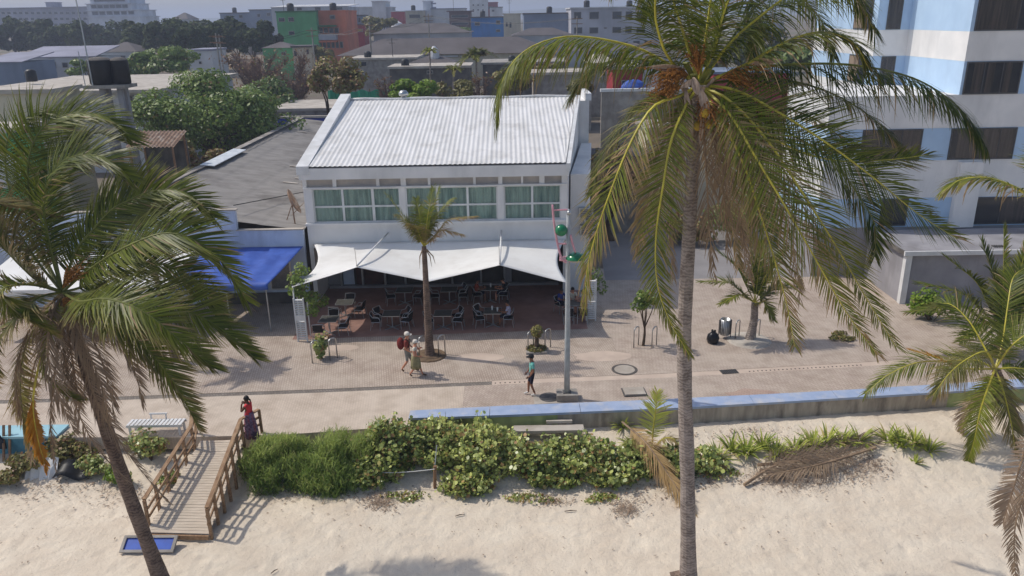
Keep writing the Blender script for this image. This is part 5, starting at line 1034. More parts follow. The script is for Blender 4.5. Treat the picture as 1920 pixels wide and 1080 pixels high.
# coconut sapling with one yellow frond
c = at(1222, 850); t = empty('coconut_sapling', c, 'small coconut sapling with a bright yellow green upright frond', 'palm tree')
rng = random.Random(77)
frond(t, [c, c + Vector((.03, .1, .8)), c + Vector((.08, .1, 1.6)), c + Vector((.12, .15, 2.35))], L=.7, n=34, droop=.5, tint=1.1, up=.1, start=.25, rng=rng, mleaf=M['leaf_strap'], wind=(.1, 0, .1), width=.035)
frond(t, [c, c + Vector((.3, -.1, .6)), c + Vector((.65, -.3, .75)), c + Vector((.95, -.45, .4))], L=.5, n=44, droop=.9, tint=.6, dry=.6, rng=rng, mleaf=M['palm'])
frond(t, [c, c + Vector((-.3, -.1, .6)), c + Vector((-.7, -.3, .8)), c + Vector((-1.0, -.5, .5))], L=.5, n=44, droop=.9, tint=.5, dry=.3, rng=rng, mleaf=M['palm'])
frond(t, [c, c + Vector((.1, -.2, .3)), c + Vector((.2, -.4, .3)), c + Vector((.3, -.7, .05))], L=.45, n=40, droop=.9, tint=.4, dry=.8, rng=rng, mleaf=M['palm_dead'], mrach=M['rachis_dead'])
# fallen fronds
rng = random.Random(78)
def fallen(name, label, pts, L, m, n=80, **k):
    t = empty(name, pts[-1], label, 'dead frond', 'fallen palm fronds'); frond(t, pts, L=L, n=n, rng=rng, mleaf=M['palm_straw'] if name == 'dry_frond' else M['palm_dead'], mrach=M['rachis_dead'], name='leaflets', sweep=.62 if name == 'dry_frond' else .8, dens=1.6, **k); return t
a0 = at(1165, 835, .95); a3 = at(1300, 965, .06)
fallen('dry_frond', 'straw coloured dry frond hanging from the hedge to the sand beside the trunk', [a0, a0.lerp(a3, .35) + Vector((0, 0, .35)), a0.lerp(a3, .7) + Vector((0, 0, .2)), a3], .95, None, droop=.8, tint=.6, dry=.1, wind=(.1, 0, 0), up=0.0, width=.03, ragged=.05, lodge=.2, face=.8)
frs = [((1395, 915), (1450, 885), (1530, 855), (1640, 815), 'long brown fallen frond lying on the sand right of the trunk'), ((1420, 880), (1480, 880), (1560, 868), (1650, 838), 'brown fallen frond underneath the long one'), ((1640, 850), (1560, 880), (1500, 895), (1440, 900), 'greyish fallen frond with fanned leaflets toward the camera')]
for i, (p0, p1, p2, p3, lab) in enumerate(frs):
    P = [at(*q, .12 + .1 * (k in (1, 2)) + .06 * i) for k, q in enumerate((p0, p1, p2, p3))]; fallen('fallen_frond', lab, P, .85, None, droop=.6, tint=.25 + .2 * i, dry=.4, up=.3, start=.18, width=.026, rr=.07, ragged=.25, lodge=.4, face=.6)
# leaf litter
def litter(name, label, spots, n, s, m, seed):
    rng = random.Random(seed); mb = MB(); mb.t = []; mb.d = []
    for u, v, ru, rv in spots:
        for i in range(n):
            p = at(u + rng.gauss(0, ru), v + rng.gauss(0, rv), .035 + rng.random() * .03); a = rng.uniform(0, 6.28); l = s * rng.uniform(.4, 1.4); w = l * rng.uniform(.2, .5); d = Vector((math.cos(a), math.sin(a), rng.uniform(-.3, .3))) * l / 2; s2 = Vector((-math.sin(a), math.cos(a), rng.uniform(-.3, .3))) * w / 2; b = len(mb.v); mb.v += [tuple(p - d), tuple(p + s2), tuple(p + d), tuple(p - s2)]; mb.f.append((b, b + 1, b + 2, b + 3)); mb.m.append(0); mb.t += [rng.random()] * 4; mb.d += [rng.uniform(.2, .9)] * 4
    o = mb.build(name, m); tag(o, label, 'litter', kind='stuff'); return o
M['litter'] = leaf_mat('leaf_litter', (118, 98, 80), (172, 148, 124), (150, 132, 118), .05, .9, .1)
litter('leaf_litter', 'brown dead leaf litter scattered along the hedge foot', [(715, 945, 16, 8), (700, 930, 30, 10), (1170, 955, 14, 9), (1200, 930, 34, 14), (1500, 905, 45, 14), (1600, 885, 26, 14), (1560, 890, 40, 12), (1430, 890, 30, 12), (1630, 870, 16, 8), (1030, 940, 22, 5), (160, 905, 45, 14), (60, 920, 35, 14), (240, 925, 30, 10), (1330, 900, 25, 10), (1400, 815, 60, 8), (560, 925, 40, 10), (1210, 870, 40, 20)], 200, .1, M['litter'], 201)
litter('dune_humus', 'grey brown plant crumbs under the fallen fronds', [(1500, 905, 40, 12), (1610, 878, 26, 12), (1450, 900, 30, 10), (715, 942, 16, 7), (1175, 955, 14, 8)], 520, .05, M['litter'], 203)
litter('beach_debris', 'tiny dark bits of driftwood and weed scattered over the sand', [(960, 1000, 420, 45), (600, 970, 160, 30), (1600, 980, 200, 50), (120, 990, 90, 40), (200, 950, 60, 14)], 60, .09, M['litter'], 202)
for i, (u, v, a, l, lab) in enumerate(((862, 968, .3, .3, 'short brown stick on the sand below the hedge middle'), (915, 945, 1.2, .22, 'small stick close to the hedge front'), (515, 1073, .9, .25, 'little dark stick at the lower left sand'), (1070, 960, .05, .4, 'thin pale stick lying level on the sand'), (490, 930, .2, .3, 'dark stick by the ramp shadow'))):
    p = at(u, v, .04); d = Vector((math.cos(a), math.sin(a), 0)) * l / 2; one('driftwood_stick', M['bark'], MB().tube([p - d, p + Vector((0, 0, .02)), p + d], [.012, .018, .008], 5), lab, 'stick', 'sticks on the sand')
# trees and plants standing on the promenade
def hoop(u, v, du, h, par, dy=0.0):
    a = G(u, v); b = a + Vector((.26, .3, 0)); m_ = (a + b) / 2; n = 8; P = [a] + [m_ + (a - m_) * math.cos(k * math.pi / n) + Vector((0, 0, h - .13 + .13 * math.sin(k * math.pi / n))) for k in range(n + 1)] + [b]
    return MB().tube(P, .028, 8).build('hoop', M['steel'], par, smooth=True)
for i, ((u0, v0), (u1, v1), h, lab) in enumerate((((586, 681), (619, 676), 1.0, 'pair of steel hoops guarding the small leafy plant at left'), ((787, 672), (823, 670), 1.0, 'pair of steel hoops either side of the slender palm trunk'), ((990, 660), (1022, 656), .95, 'pair of steel hoops round the square planter'), ((1188, 652), (1222, 652), .95, 'pair of steel hoops round the thin young tree'), ((1378, 637), (1416, 636), .9, 'pair of steel hoops beside the young coconut palm'))):
    c = (G(u0, v0) + G(u1, v1)) / 2; a = empty('tree_guard', c, lab, 'tree guard', 'steel tree guards on the promenade'); hoop(u0, v0, 0, h, a); hoop(u1, v1, 0, h, a)
shrub('leafy_plant', 'leafy plant between the two left steel hoops', G(604, 672), (.42, .38, 1.1), 420, .2, M['leaf_grape'], 141, cat='plant', clumps=7, tint=.5, dryp=.15)
p = G(1006, 658); t = empty('planter_shrub', p, 'small round shrub in a square of green ground cover', 'plant')
MB().box(p + Vector((0, 0, .05)), (.95, .8, .1)).build('bed_edge', M['concrete'], t)
lf = MB(); lf.t = []; lf.d = []; leaf_cloud(lf, [p + Vector((0, 0, .13))], [(.5, .42, .12)], 900, .1, random.Random(4), tint=.3); lf.build('ground_cover', M['leaf_olive'], t)
MB().tube([p, p + Vector((.02, 0, .7))], [.13, .08], 8).build('trunk', M['bark'], t)
lf = MB(); lf.t = []; lf.d = []; leaf_cloud(lf, [p + Vector((.02, 0, .95))], [(.28, .28, .3)], 420, .12, random.Random(5), tint=.5, dryp=.1); lf.build('foliage', M['leaf_olive'], t)
p = G(1206, 648); tree('young_tree', 'thin young tree with a small crown between two hoops', p, p + Vector((.05, 0, 2.35)), (.75, .6, .6), 9, 90, .16, M['leaf_tree'], 142, trunk_r=.07, cl=.4)
shrub('planting_patch', 'patch of low green ground cover with a leaning stake on the right promenade', G(1575, 634), (.7, .5, .22), 500, .12, M['leaf_olive'], 143, cat='plant', clumps=8)
shrub('hedge_bush', 'round green bush behind the bushy palm fronds by the porch', G(1745, 600), (1.1, .8, 1.5), 1500, .16, M['leaf_bright'], 144, clumps=12, tint=.35)
# vine over the left louvre column
p = G(566, 636); t = empty('climbing_vine', p, 'leafy vine climbing over the left louvre column', 'plant')
rng = random.Random(6); lf = MB(); lf.t = []; lf.d = []
C = [p + Vector((.15, .25, 2.2)), p + Vector((.55, .5, 1.9)), p + Vector((.2, .4, 2.6)), p + Vector((-.2, .3, 2.45)), p + Vector((.9, .8, 1.6)), p + Vector((.5, .5, 1.3)), p + Vector((-.15, .5, 2.9)), p + Vector((.0, 1.2, 3.1))]
leaf_cloud(lf, C, [(.4, .35, .35)] * len(C), 110, .17, rng, tint=.6, dryp=.08, shell=.2, aspect=.75); lf.build('foliage', M['leaf_tree'], t)
MB().tube(catmull([p + Vector((.1, .3, 0)), p + Vector((.2, .35, 1.2)), p + Vector((.15, .4, 2.6))], 8), .025, 5).build('stem', M['bark'], t)
p = G(1112, 596); t = empty('climbing_vine', p, 'leafy vine behind the right louvre column under the palm fronds', 'plant')
lf = MB(); lf.t = []; lf.d = []; C = [p + Vector((0, .5, 1.6)), p + Vector((.1, .5, 2.1)), p + Vector((.4, .7, 1.4))]; leaf_cloud(lf, C, [(.4, .35, .45)] * 3, 110, .17, rng, tint=.3); lf.build('foliage', M['leaf_tree'], t)
MB().tube([p + Vector((.05, .5, 0)), p + Vector((.05, .5, 2.0))], .03, 5).build('stem', M['bark'], t)
# ------------------------------------------------------------------ lamp post
p = G(1063, 747); t = empty('lamp_post', p, 'grey lamp post with pink hoops, a green ball and a green lamp shade', 'lamp post')
MB().poly([(p.x - .42, p.y - .32), (p.x + .42, p.y - .3), (p.x + .4, p.y + .3), (p.x - .4, p.y + .3)], 0, .28).build('base', M['concrete'], t)
MB().bb(p.x - .16, p.x + .16, p.y - .16, p.y + .16, .28, .3).build('base_plate', M['grate'], t)
LT = Vector((p.x, p.y, 7.6))
MB().tube([p + Vector((0, 0, .3)), p + Vector((0, 0, 2.5)), p + Vector((0, 0, 5.2)), LT], [.115, .105, .085, .065], 12).build('pole', M['pole'], t, smooth=True)
MB().ball(LT + Vector((.02, -.03, -.12)), .09, 8).build('top_knob', M['alu'], t, smooth=True)
def yl(u, v): return Y(u, v, p.y - .02)
MB().tube(catmull([yl(1036, 384), yl(1038, 410), yl(1043, 445), yl(1050, 475), yl(1056, 488), yl(1064, 492), yl(1070, 489)], 20), .045, 6).build('hoop_left', M['pink'], t, smooth=True)
MB().tube(catmull([yl(1070, 440), yl(1073, 455), yl(1079, 474)], 8), .045, 6).build('hoop_right', M['pink'], t, smooth=True)
for a, b in (((1038, 394), (1064, 393)), ((1044, 457), (1064, 457)), ((1049, 483), (1064, 481)), ((1049, 487), (1064, 487))): MB().tube([yl(*a), yl(*b)], .03 if a[1] != 487 else .05, 6).build('arm', M['pink'], t)
MB().ball(yl(1052, 431) + Vector((0, -.05, 0)), .225, 14).build('globe', M['green_gloss'], t, smooth=True)
c = yl(1079, 484)
MB().lathe(c, [(.001, .2), (.15, .19), (.3, .12), (.36, .02), (.36, -.02)], 20).build('lamp_shade', M['green_gloss'], t, smooth=True)
MB().lathe(c, [(.35, -.02), (.25, -.1), (.001, -.13)], 20).build('diffuser', M['clerestory'], t, smooth=True)
# litter bin and bag
p = G(1358, 634); t = empty('litter_bin', p, 'cylindrical steel litter bin on a frame left of the young palm', 'bin')
MB().lathe(p, [(.2, .18), (.22, .2), (.235, .95), (.22, .95), (.2, .25), (.001, .25)], 18).build('drum', M['alu'], t, smooth=True)
for k in range(18):
    a = k * 6.283 / 18; MB().bb(p.x + .238 * math.cos(a) - .008, p.x + .238 * math.cos(a) + .008, p.y + .238 * math.sin(a) - .008, p.y + .238 * math.sin(a) + .008, .22, .93).build('rib', M['grate'], t)
for dx in (-.28, .28): MB().tube([p + Vector((dx, 0, 0)), p + Vector((dx, 0, .9)), p + Vector((dx * .85, 0, .93))], .02, 6).build('frame_post', M['grate'], t)
p = G(1336, 643); t = empty('rubbish_bag', p, 'full black rubbish bag standing beside the litter bin', 'rubbish bag')
mb = MB(); n = 16; prof = [(.001, 0), (.2, .01), (.27, .12), (.28, .28), (.23, .42), (.12, .52), (.06, .56)]
mb.lathe(p, prof, n); mb.v = [(x + .04 * noise.noise((x * 7, y * 7, z * 7)), y + .04 * noise.noise((x * 7 + 5, y * 7, z * 7)), max(0, z + .03 * noise.noise((x * 9, y * 9 + 3, z * 9)))) for x, y, z in mb.v]; mb.build('sack', M['black_bag'], t, smooth=True)
for a in (0, 2, 4): MB().ball(p + Vector((.07 * math.cos(a), .07 * math.sin(a), .58)), .055, 7, sc=(1, .6, 1.3)).build('knot', M['black_bag'], t, smooth=True)
# rope fence
t = empty('rope_fence', at(640, 900), 'low rope strung between wooden stakes along the hedge front', 'fence')
st = [(475, 892, .45), (645, 905, .75), (815, 915, .95)]; tops = []
for u, v, h in st:
    b = at(u, v, -.1); MB().bar(b, b + Vector((.05, .02, h)), .09, .09).build('stake', M['wood'], t); tops.append(b + Vector((.04, .0, h - .08)))
b = at(815, 915); MB().tube([b + Vector((.02, .05, .6)), b + Vector((.12, .25, 1.5))], .02, 5).build('thin_stake', M['pole'], t)
for a, b in zip(tops, tops[1:]): MB().tube([a.lerp(b, k / 8) + Vector((0, -.05, -.14 * math.sin(k / 8 * 3.14))) for k in range(9)], .014, 5).build('rope', M['white'], t)
b = at(75, 900, .3); t = empty('plastic_sheet', b, 'crumpled white plastic sheet caught in the dune shrubs at left', 'plastic sheet')
mb = MB(); n = 10
for i in range(n + 1):
    for j in range(5): mb.v.append((b.x - .55 + i * .11, b.y + .1 * j + .05 * math.sin(i * 2.1), b.z - .35 + .17 * j + .05 * math.cos(i * 2.3 + j)))
mb.f = [(i * 5 + j, (i + 1) * 5 + j, (i + 1) * 5 + j + 1, i * 5 + j + 1) for i in range(n) for j in range(4)]; mb.m = [0] * len(mb.f); o = mb.build('sheet', M['white'], t); o.modifiers.new('thickness', 'SOLIDIFY').thickness = .008
b = at(135, 900, .25); t = empty('black_sheet', b, 'sagging black tarpaulin lying in the dune shrubs', 'tarpaulin')
mb = MB(); n = 8
for i in range(n + 1):
    for j in range(4): mb.v.append((b.x - .6 + i * .15, b.y - .1 + .22 * j, b.z + .12 * math.sin(i * .8) + .08 * j - .1))
mb.f = [(i * 4 + j, (i + 1) * 4 + j, (i + 1) * 4 + j + 1, i * 4 + j + 1) for i in range(n) for j in range(3)]; mb.m = [0] * len(mb.f); o = mb.build('sheet', M['black'], t, smooth=True); o.modifiers.new('thickness', 'SOLIDIFY').thickness = .01
# small gull on the sand by the wall
# ------------------------------------------------------------------ terrace furniture
def chair_proto():
    t = empty('terrace_chair', (0, 0, 0), 'x', 'chair', 'aluminium terrace chairs'); k = []
    k.append(MB().box((0, 0, .44), (.44, .44, .03)).build('seat', M['chair_seat'], t, local=True))
    k.append(MB().box((-.23, 0, .66), (.03, .44, .3), ry=-.15).build('backrest', M['chair_seat'], t, local=True))
    for s in (-1, 1):
        y = s * .25
        k.append(MB().tube([(.2, y, 0), (.22, y, .55), (.15, y, .64), (-.12, y, .66), (-.25, y, .84)], .016, 6).build('arm_frame', M['alu'], t, local=True))
        k.append(MB().tube([(-.26, y, 0), (-.2, y, .42), (.2, y, .42)], .016, 6).build('rear_leg', M['alu'], t, local=True))
    k.append(MB().tube([(-.25, -.25, .84), (-.27, 0, .86), (-.25, .25, .84)], .016, 6).build('top_rail', M['alu'], t, local=True)); KIDS[t] = k; return t
def table_proto():
    t = empty('terrace_table', (0, 0, 0), 'x', 'table', 'square terrace tables')
    k = [MB().box((0, 0, .735), (.82, .82, .02)).build('table_top', M['table_top'], t, local=True)]
    e = MB()
    for a, b, c, d in ((-.43, .43, -.43, -.412), (-.43, .43, .412, .43), (-.43, -.412, -.411, .411), (.412, .43, -.411, .411)): e.bb(a, b, c, d, .722, .75)
    k.append(e.build('edge_trim', M['alu'], t, local=True)); k.append(MB().tube([(0, 0, .03), (0, 0, .72)], .035, 8).build('column', M['alu'], t, local=True))
    k.append(MB().bar((-.32, -.32, .02), (.32, .32, .02), .05, .03).bar((-.32, .32, .021), (.32, -.32, .021), .05, .03).build('foot', M['alu'], t, local=True)); KIDS[t] = k; return t
cp, tp = chair_proto(), table_proto(); first = {'c': True, 't': True}
def put(proto, key, loc, rz, label):
    loc = Vector(loc)
    if first[key]: first[key] = False; proto.location = loc; proto.rotation_euler = (0, 0, rz); proto['label'] = label; return proto
    return copy_tree(proto, loc, rz, label)
TB = [((-5.65, 38.6), 'back row table seen left of the slender palm', 'lr'), ((-3.3, 38.6), 'back row table right of the slender palm', 'lrR'), ((-1.15, 38.7), 'back row table of the red shirted diner', 'lrR'),
      ((-5.84, 35.2), 'front row table left of the slender palm', 'lrLR'), ((-3.35, 35.1), 'front row table half behind the slender palm', 'lrR'), ((-.95, 35.3), 'front row table of the lilac shirted diner', 'lrL'),
      ((-8.75, 34.6), 'left corner table by the louvre column', 'nfr'), ((-8.45, 36.9), 'second table behind the left corner table', 'nfr'), ((3.0, 36.2), 'right corner table of the blue shirted group', 'nNf')]
SD = {'l': (-.72, -.12, 0.15, 'left'), 'r': (.72, -.12, math.pi - .15, 'right'), 'L': (-.62, .5, -.5, 'far left'), 'R': (.62, .5, math.pi + .5, 'far right'), 'n': (-.3, -.75, math.pi / 2, 'near left'), 'N': (.45, -.75, math.pi / 2, 'near right'), 'f': (0.05, .78, -math.pi / 2, 'far')}
for (x, y), lab, ss in TB:
    put(tp, 't', (x, y, .007), random.uniform(-.06, .06), 'square ' + lab)
    for s in ss:
        dx, dy, rz, w = SD[s]; dx, rz2 = dx + random.uniform(-.05, .05), rz + random.uniform(-.15, .15); l2 = lab.replace(' table', ' table,', 1) if False else lab
        put(cp, 'c', (x + dx, y + dy, .007), rz2, 'armchair on the ' + w + ' side of the ' + l2)
# glasses
for (x, y, lab) in ((-.98, 35.4, 'pale drinking glass on the front row table of the lilac shirted diner'), (-1.12, 38.8, 'pale menu stand on the back row table'), (-.72, 35.2, 'small glass right of the pale glass on the front row table')):
    one('drinking_glass', M['white'], MB().lathe((x, y, .759), [(.001, 0), (.035, 0), (.05, .2), (.045, .2), (.03, .02), (.001, .02)], 10), lab, 'glass')
# ------------------------------------------------------------------ people
def person(label, loc, heading, pose, cols, scale=1.0, hair='hair', extra=None, name='person'):
    """pose: joint dict in metres, x forward, y left, z up; the body is one skinned mesh coloured by region"""
    J = dict(pel=(0, 0, .95), spi=(0, 0, 1.14), che=(0, 0, 1.32), nec=(.01, 0, 1.47), hd0=(.03, 0, 1.55), hd1=(.04, 0, 1.66),
             shL=(0, .18, 1.40), elL=(0, .23, 1.12), wrL=(.06, .22, .88), haL=(.08, .21, .80), shR=(0, -.18, 1.40), elR=(0, -.23, 1.12), wrR=(.06, -.22, .88), haR=(.08, -.21, .80),
             hiL=(0, .09, .90), knL=(.03, .1, .50), anL=(-.02, .1, .09), toL=(.14, .11, .04), hiR=(0, -.09, .90), knR=(.03, -.1, .50), anR=(-.02, -.1, .09), toR=(.14, -.11, .04)); J.update(pose)
    rad = dict(pel=.135, spi=.12, che=.135, nec=.055, hd0=.078, hd1=.088, hiL=.095, hiR=.095, knL=.058, knR=.058, anL=.038, anR=.038, toL=.034, toR=.034, shL=.06, shR=.06, elL=.042, elR=.042, wrL=.028, wrR=.028, haL=.03, haR=.03)
    E_ = [('pel', 'spi', 'torso'), ('spi', 'che', 'torso'), ('che', 'nec', 'neck'), ('nec', 'hd0', 'head'), ('hd0', 'hd1', 'head')]
    for s in 'LR': E_ += [('che', 'sh' + s, 'sleeve'), ('sh' + s, 'el' + s, 'upper'), ('el' + s, 'wr' + s, 'fore'), ('wr' + s, 'ha' + s, 'fore'), ('pel', 'hi' + s, 'hip'), ('hi' + s, 'kn' + s, 'thigh'), ('kn' + s, 'an' + s, 'shank'), ('an' + s, 'to' + s, 'foot')]
    keys = list(J); idx = {k: i for i, k in enumerate(keys)}; me = bpy.data.meshes.new('body'); me.from_pydata([J[k] for k in keys], [(idx[a], idx[b]) for a, b, _ in E_], [])
    tmp = bpy.data.objects.new('tmp', me); COL.objects.link(tmp); sk = tmp.modifiers.new('s', 'SKIN'); sk.use_smooth_shade = True
    for k in keys:
        sv = me.skin_vertices[0].data[idx[k]]; sv.radius = (rad[k], rad[k]); sv.use_root = (k == 'pel')
    tmp.modifiers.new('d', 'SUBSURF').levels = 2; tmp.modifiers['d'].render_levels = 2
    dg = bpy.context.evaluated_depsgraph_get(); dg.update(); body = bpy.data.meshes.new_from_object(tmp.evaluated_get(dg)); bpy.data.objects.remove(tmp)
    regs = ['skin', 'top', 'bottom', 'shoe']; 
    for r in regs: body.materials.append(cols[r])
    short_sleeve = cols.get('sleeve', .6); leg_cov = cols.get('leg', .0); shank_cov = cols.get('shank', 0.0)
    segs = [(Vector(J[a]), Vector(J[b]), n) for a, b, n in E_]
    for f in body.polygons:
        c = f.center; best = (9, None, 0)
        for a, b, n in segs:
            d = b - a; q = max(0, min(1, (c - a).dot(d) / max(1e-6, d.length_squared))); dist = (c - (a + d * q)).length
            if dist < best[0]: best = (dist, n, q)
        n, q = best[1], best[2]
        f.material_index = {'torso': 1 if not (n == 'torso' and c.z < J['pel'][2] + .08) else 2, 'neck': 1 if q < .62 else 0, 'head': 0, 'sleeve': 1 if cols.get('sleeve', .6) >= 0 else (1 if q < .5 else 0), 'upper': 1 if q < short_sleeve else 0, 'fore': 0, 'hip': 2, 'thigh': 2 if q < leg_cov else 0, 'shank': 2 if q < shank_cov else 0, 'foot': 3}[n]
    t = empty(name, loc, label, 'person'); t.rotation_euler = (0, 0, heading); t.scale = (scale,) * 3; ORG[t] = Vector()
    fing = MB()
    for s in 'LR':
        w, h = Vector(J['wr' + s]), Vector(J['ha' + s]); d = (h - w).normalized(); sd = d.cross(Vector((0, 1, 0)) if abs(d.y) < .8 else Vector((1, 0, 0))).normalized()
        for k in range(4): fing.tube([h + sd * ((k - 1.5) * .017), h + sd * ((k - 1.5) * .019) + d * (.05 + .01 * (k in (1, 2))), h + sd * ((k - 1.5) * .017) + d * .075 + Vector((.02, 0, 0))], [.009, .008, .006], 5)
        fing.tube([h - d * .03 + sd * .025, h + sd * .05 + d * .01, h + sd * .055 + d * .04], [.011, .009, .007], 5)
    bm = bmesh.new(); bm.from_mesh(body); nv = [bm.verts.new(v) for v in fing.v]
    for f in fing.f:
        ff = bm.faces.new([nv[i] for i in f]); ff.material_index = 0; ff.smooth = True
    bm.to_mesh(body); bm.free(); o = link('body', body, t)
    h0, h1 = Vector(J['hd0']), Vector(J['hd1']); hc = h0.lerp(h1, .55)
    MB().ball(hc + Vector((-.018, 0, .03)), .1, 9, sc=(1, .9, 1.02)).build('hair', M[hair], t, local=True, smooth=True)
    MB().add([hc + Vector((.085, 0, .02)), hc + Vector((.115, 0, -.03)), hc + Vector((.085, .016, -.035)), hc + Vector((.085, -.016, -.035))], [(0, 2, 1), (0, 1, 3), (1, 2, 3)]).build('nose', cols['skin'], t, local=True)
    for s in (-1, 1): MB().ball(hc + Vector((.083, s * .034, .012)), .012, 5).build('eye', M['black'], t, local=True); MB().ball(hc + Vector((0, s * .092, -.01)), .025, 6, sc=(.8, .4, 1.2)).build('ear', cols['skin'], t, local=True)
    MB().box(hc + Vector((.083, 0, -.062)), (.012, .045, .01)).build('mouth', M['terracotta'], t, local=True)
    if extra: extra(t, J, hc)
    return t
def cap(m, peak=True, wide=False):
    def f(t, J, hc):
        MB().lathe(hc + Vector((-.005, 0, .045)), [(.112, -.03), (.113, .02), (.09, .075), (.04, .098), (.001, .1)], 14).build('cap', M[m], t, local=True, smooth=True)
        if peak: MB().box(hc + Vector((.13, 0, .03)), (.11, .15, .014), ry=.2).build('cap_peak', M[m], t, local=True)
        if wide: MB().lathe(hc + Vector((-.005, 0, .02)), [(.11, 0), (.2, -.015), (.2, -.005), (.11, .012)], 16).build('hat_brim', M[m], t, local=True)
    return f
cloth('cap_white', (226, 218, 206)); cloth('cap_black', (34, 36, 40)); cloth('shirt_maroon', (140, 66, 58)); cloth('pack_red', (128, 48, 44)); cloth('shorts_grey', (150, 146, 142)); cloth('dress_khaki', (150, 142, 106)); cloth('shirt_cream', (224, 216, 200)); cloth('shirt_teal', (120, 196, 184)); cloth('shorts_navy', (36, 36, 56)); cloth('top_red', (222, 62, 70)); cloth('shirt_blue', (58, 70, 140)); cloth('shirt_lilac', (196, 192, 216)); cloth('shirt_brick', (156, 72, 54)); cloth('shirt_grey', (140, 140, 144)); cloth('sandal', (110, 80, 60)); cloth('shoe_white', (226, 222, 216))
def skirt_mat():
    m = mat('patterned_skirt', (128, 104, 128), .85, (84, 66, 92), 14, lo=.42, hi=.55, dirt=(172, 84, 72), dscale=7); return m
M['skirt'] = skirt_mat()
walk = lambda a, b: dict(knL=(.16 * a, .09, .50), anL=(.02 + .30 * a if a > 0 else -.38 * -a * 1.0, .09, .09 if a > 0 else .14), toL=(.2 + .30 * a if a > 0 else -.24 * -a, .1, .04), knR=(-.03 * a + .02, -.09, .50), anR=(-.33 * a, -.09, .15 if a > 0 else .09), toR=(-.2 * a, -.1, .05 if a > 0 else .04))
def pack(loc_parent):
    pass
# man with rucksack, walking to the right (heading 0 = +x)
hm = -.12
person('walking man in a maroon shirt and white cap carrying a rucksack', G(766, 697), hm, dict(walk(.75, 0), elR=(-.02, -.25, 1.12), wrR=(.16, -.2, .98), haR=(.22, -.18, .96), wrL=(.2, .16, 1.0), haL=(.26, .13, 1.0)), dict(skin=M['skin_light'], top=M['shirt_maroon'], bottom=M['shorts_grey'], shoe=M['sandal'], sleeve=.75, leg=.9), 1.05, extra=cap('cap_white'))
b = G(766, 697); t = empty('rucksack', b + Vector((-.22, 0, 1.05)), 'dark red rucksack on the back of the man in the white cap', 'rucksack')
mb = MB().ball(b + Vector((-.26, .02, 1.3)), .22, 10, sc=(.72, .9, 1.25)); mb.build('bag', M['pack_red'], t, smooth=True)
for s in (-1, 1): MB().tube([b + Vector((-.16, s * .12, 1.5)), b + Vector((.0, s * .13, 1.56)), b + Vector((.13, s * .13, 1.42)), b + Vector((.1, s * .14, 1.2)), b + Vector((-.14, s * .15, 1.1))], .018, 5).build('strap', M['black'], t)
def wskirt(m, r0, r1, z0, z1, n=18):
    def f(t, J, hc):
        mb = MB(); prof = [(r1, z0), (r1 * .95, z0 + (z1 - z0) * .3), ((r0 + r1) / 2, z0 + (z1 - z0) * .65), (r0, z1)]
        mb.lathe((0, 0, 0), prof, n); mb.v = [(x * (1 + .06 * math.sin(i * 2.1)), y * .85, z) for i, (x, y, z) in enumerate(mb.v)]; o = mb.build('skirt', M[m], t, local=True, smooth=True); o.modifiers.new('thickness', 'SOLIDIFY').thickness = .008
    return f
def combo(*fs):
    return lambda t, J, hc: [f(t, J, hc) for f in fs]
person('walking woman in a white cap and long khaki skirt beside the man with the rucksack', G(781, 706), hm, dict(walk(.8, 0), elL=(.1, .22, 1.2), wrL=(.22, .1, 1.32), haL=(.26, .05, 1.36), elR=(.02, -.22, 1.15), wrR=(.18, -.18, 1.05), haR=(.24, -.16, 1.04)), dict(skin=M['skin_light'], top=M['shirt_cream'], bottom=M['dress_khaki'], shoe=M['sandal'], sleeve=.35, leg=.9), .96, extra=combo(cap('cap_white'), wskirt('dress_khaki', .15, .23, .42, 1.1)))
# man walking to the left
person('man in a teal shirt, dark shorts and black cap walking left past the lamp post', G(998, 741), math.pi + .1, dict(knR=(.12, -.1, .52), anR=(.14, -.1, .1), toR=(.32, -.1, .05), knL=(.05, .09, .5), anL=(-.1, .09, .09), toL=(.07, .1, .04), elL=(-.03, .24, 1.13), wrL=(.12, .22, .92), haL=(.18, .2, .87), elR=(.02, -.24, 1.12), wrR=(.15, -.2, .93), haR=(.2, -.18, .88)), dict(skin=M['skin_tan'], top=M['shirt_teal'], bottom=M['shorts_navy'], shoe=M['shoe_white'], sleeve=.6, leg=.85), 1.02, extra=cap('cap_black'))
# woman at the ramp head, facing left-away, hands at her face
def bun(t, J, hc): MB().tube([hc + Vector((-.09, 0, .02)), hc + Vector((-.16, 0, -.03)), hc + Vector((-.17, 0, -.12))], [.035, .03, .012], 6).build('ponytail', M['hair'], t, local=True, smooth=True)
person('woman in a red top and long patterned skirt standing at the head of the ramp', G(472, 826) + Vector((0, .1, 0)), math.pi * .92, dict(elL=(.16, .2, 1.18), wrL=(.2, .08, 1.38), haL=(.18, .05, 1.45), elR=(.14, -.22, 1.16), wrR=(.2, -.1, 1.36), haR=(.18, -.06, 1.43)), dict(skin=M['skin_dark'], top=M['top_red'], bottom=M['skirt'], shoe=M['sandal'], sleeve=.0, leg=1.0, shank=.7), 1.0, extra=combo(bun, wskirt('skirt', .15, .26, .1, 1.12)))
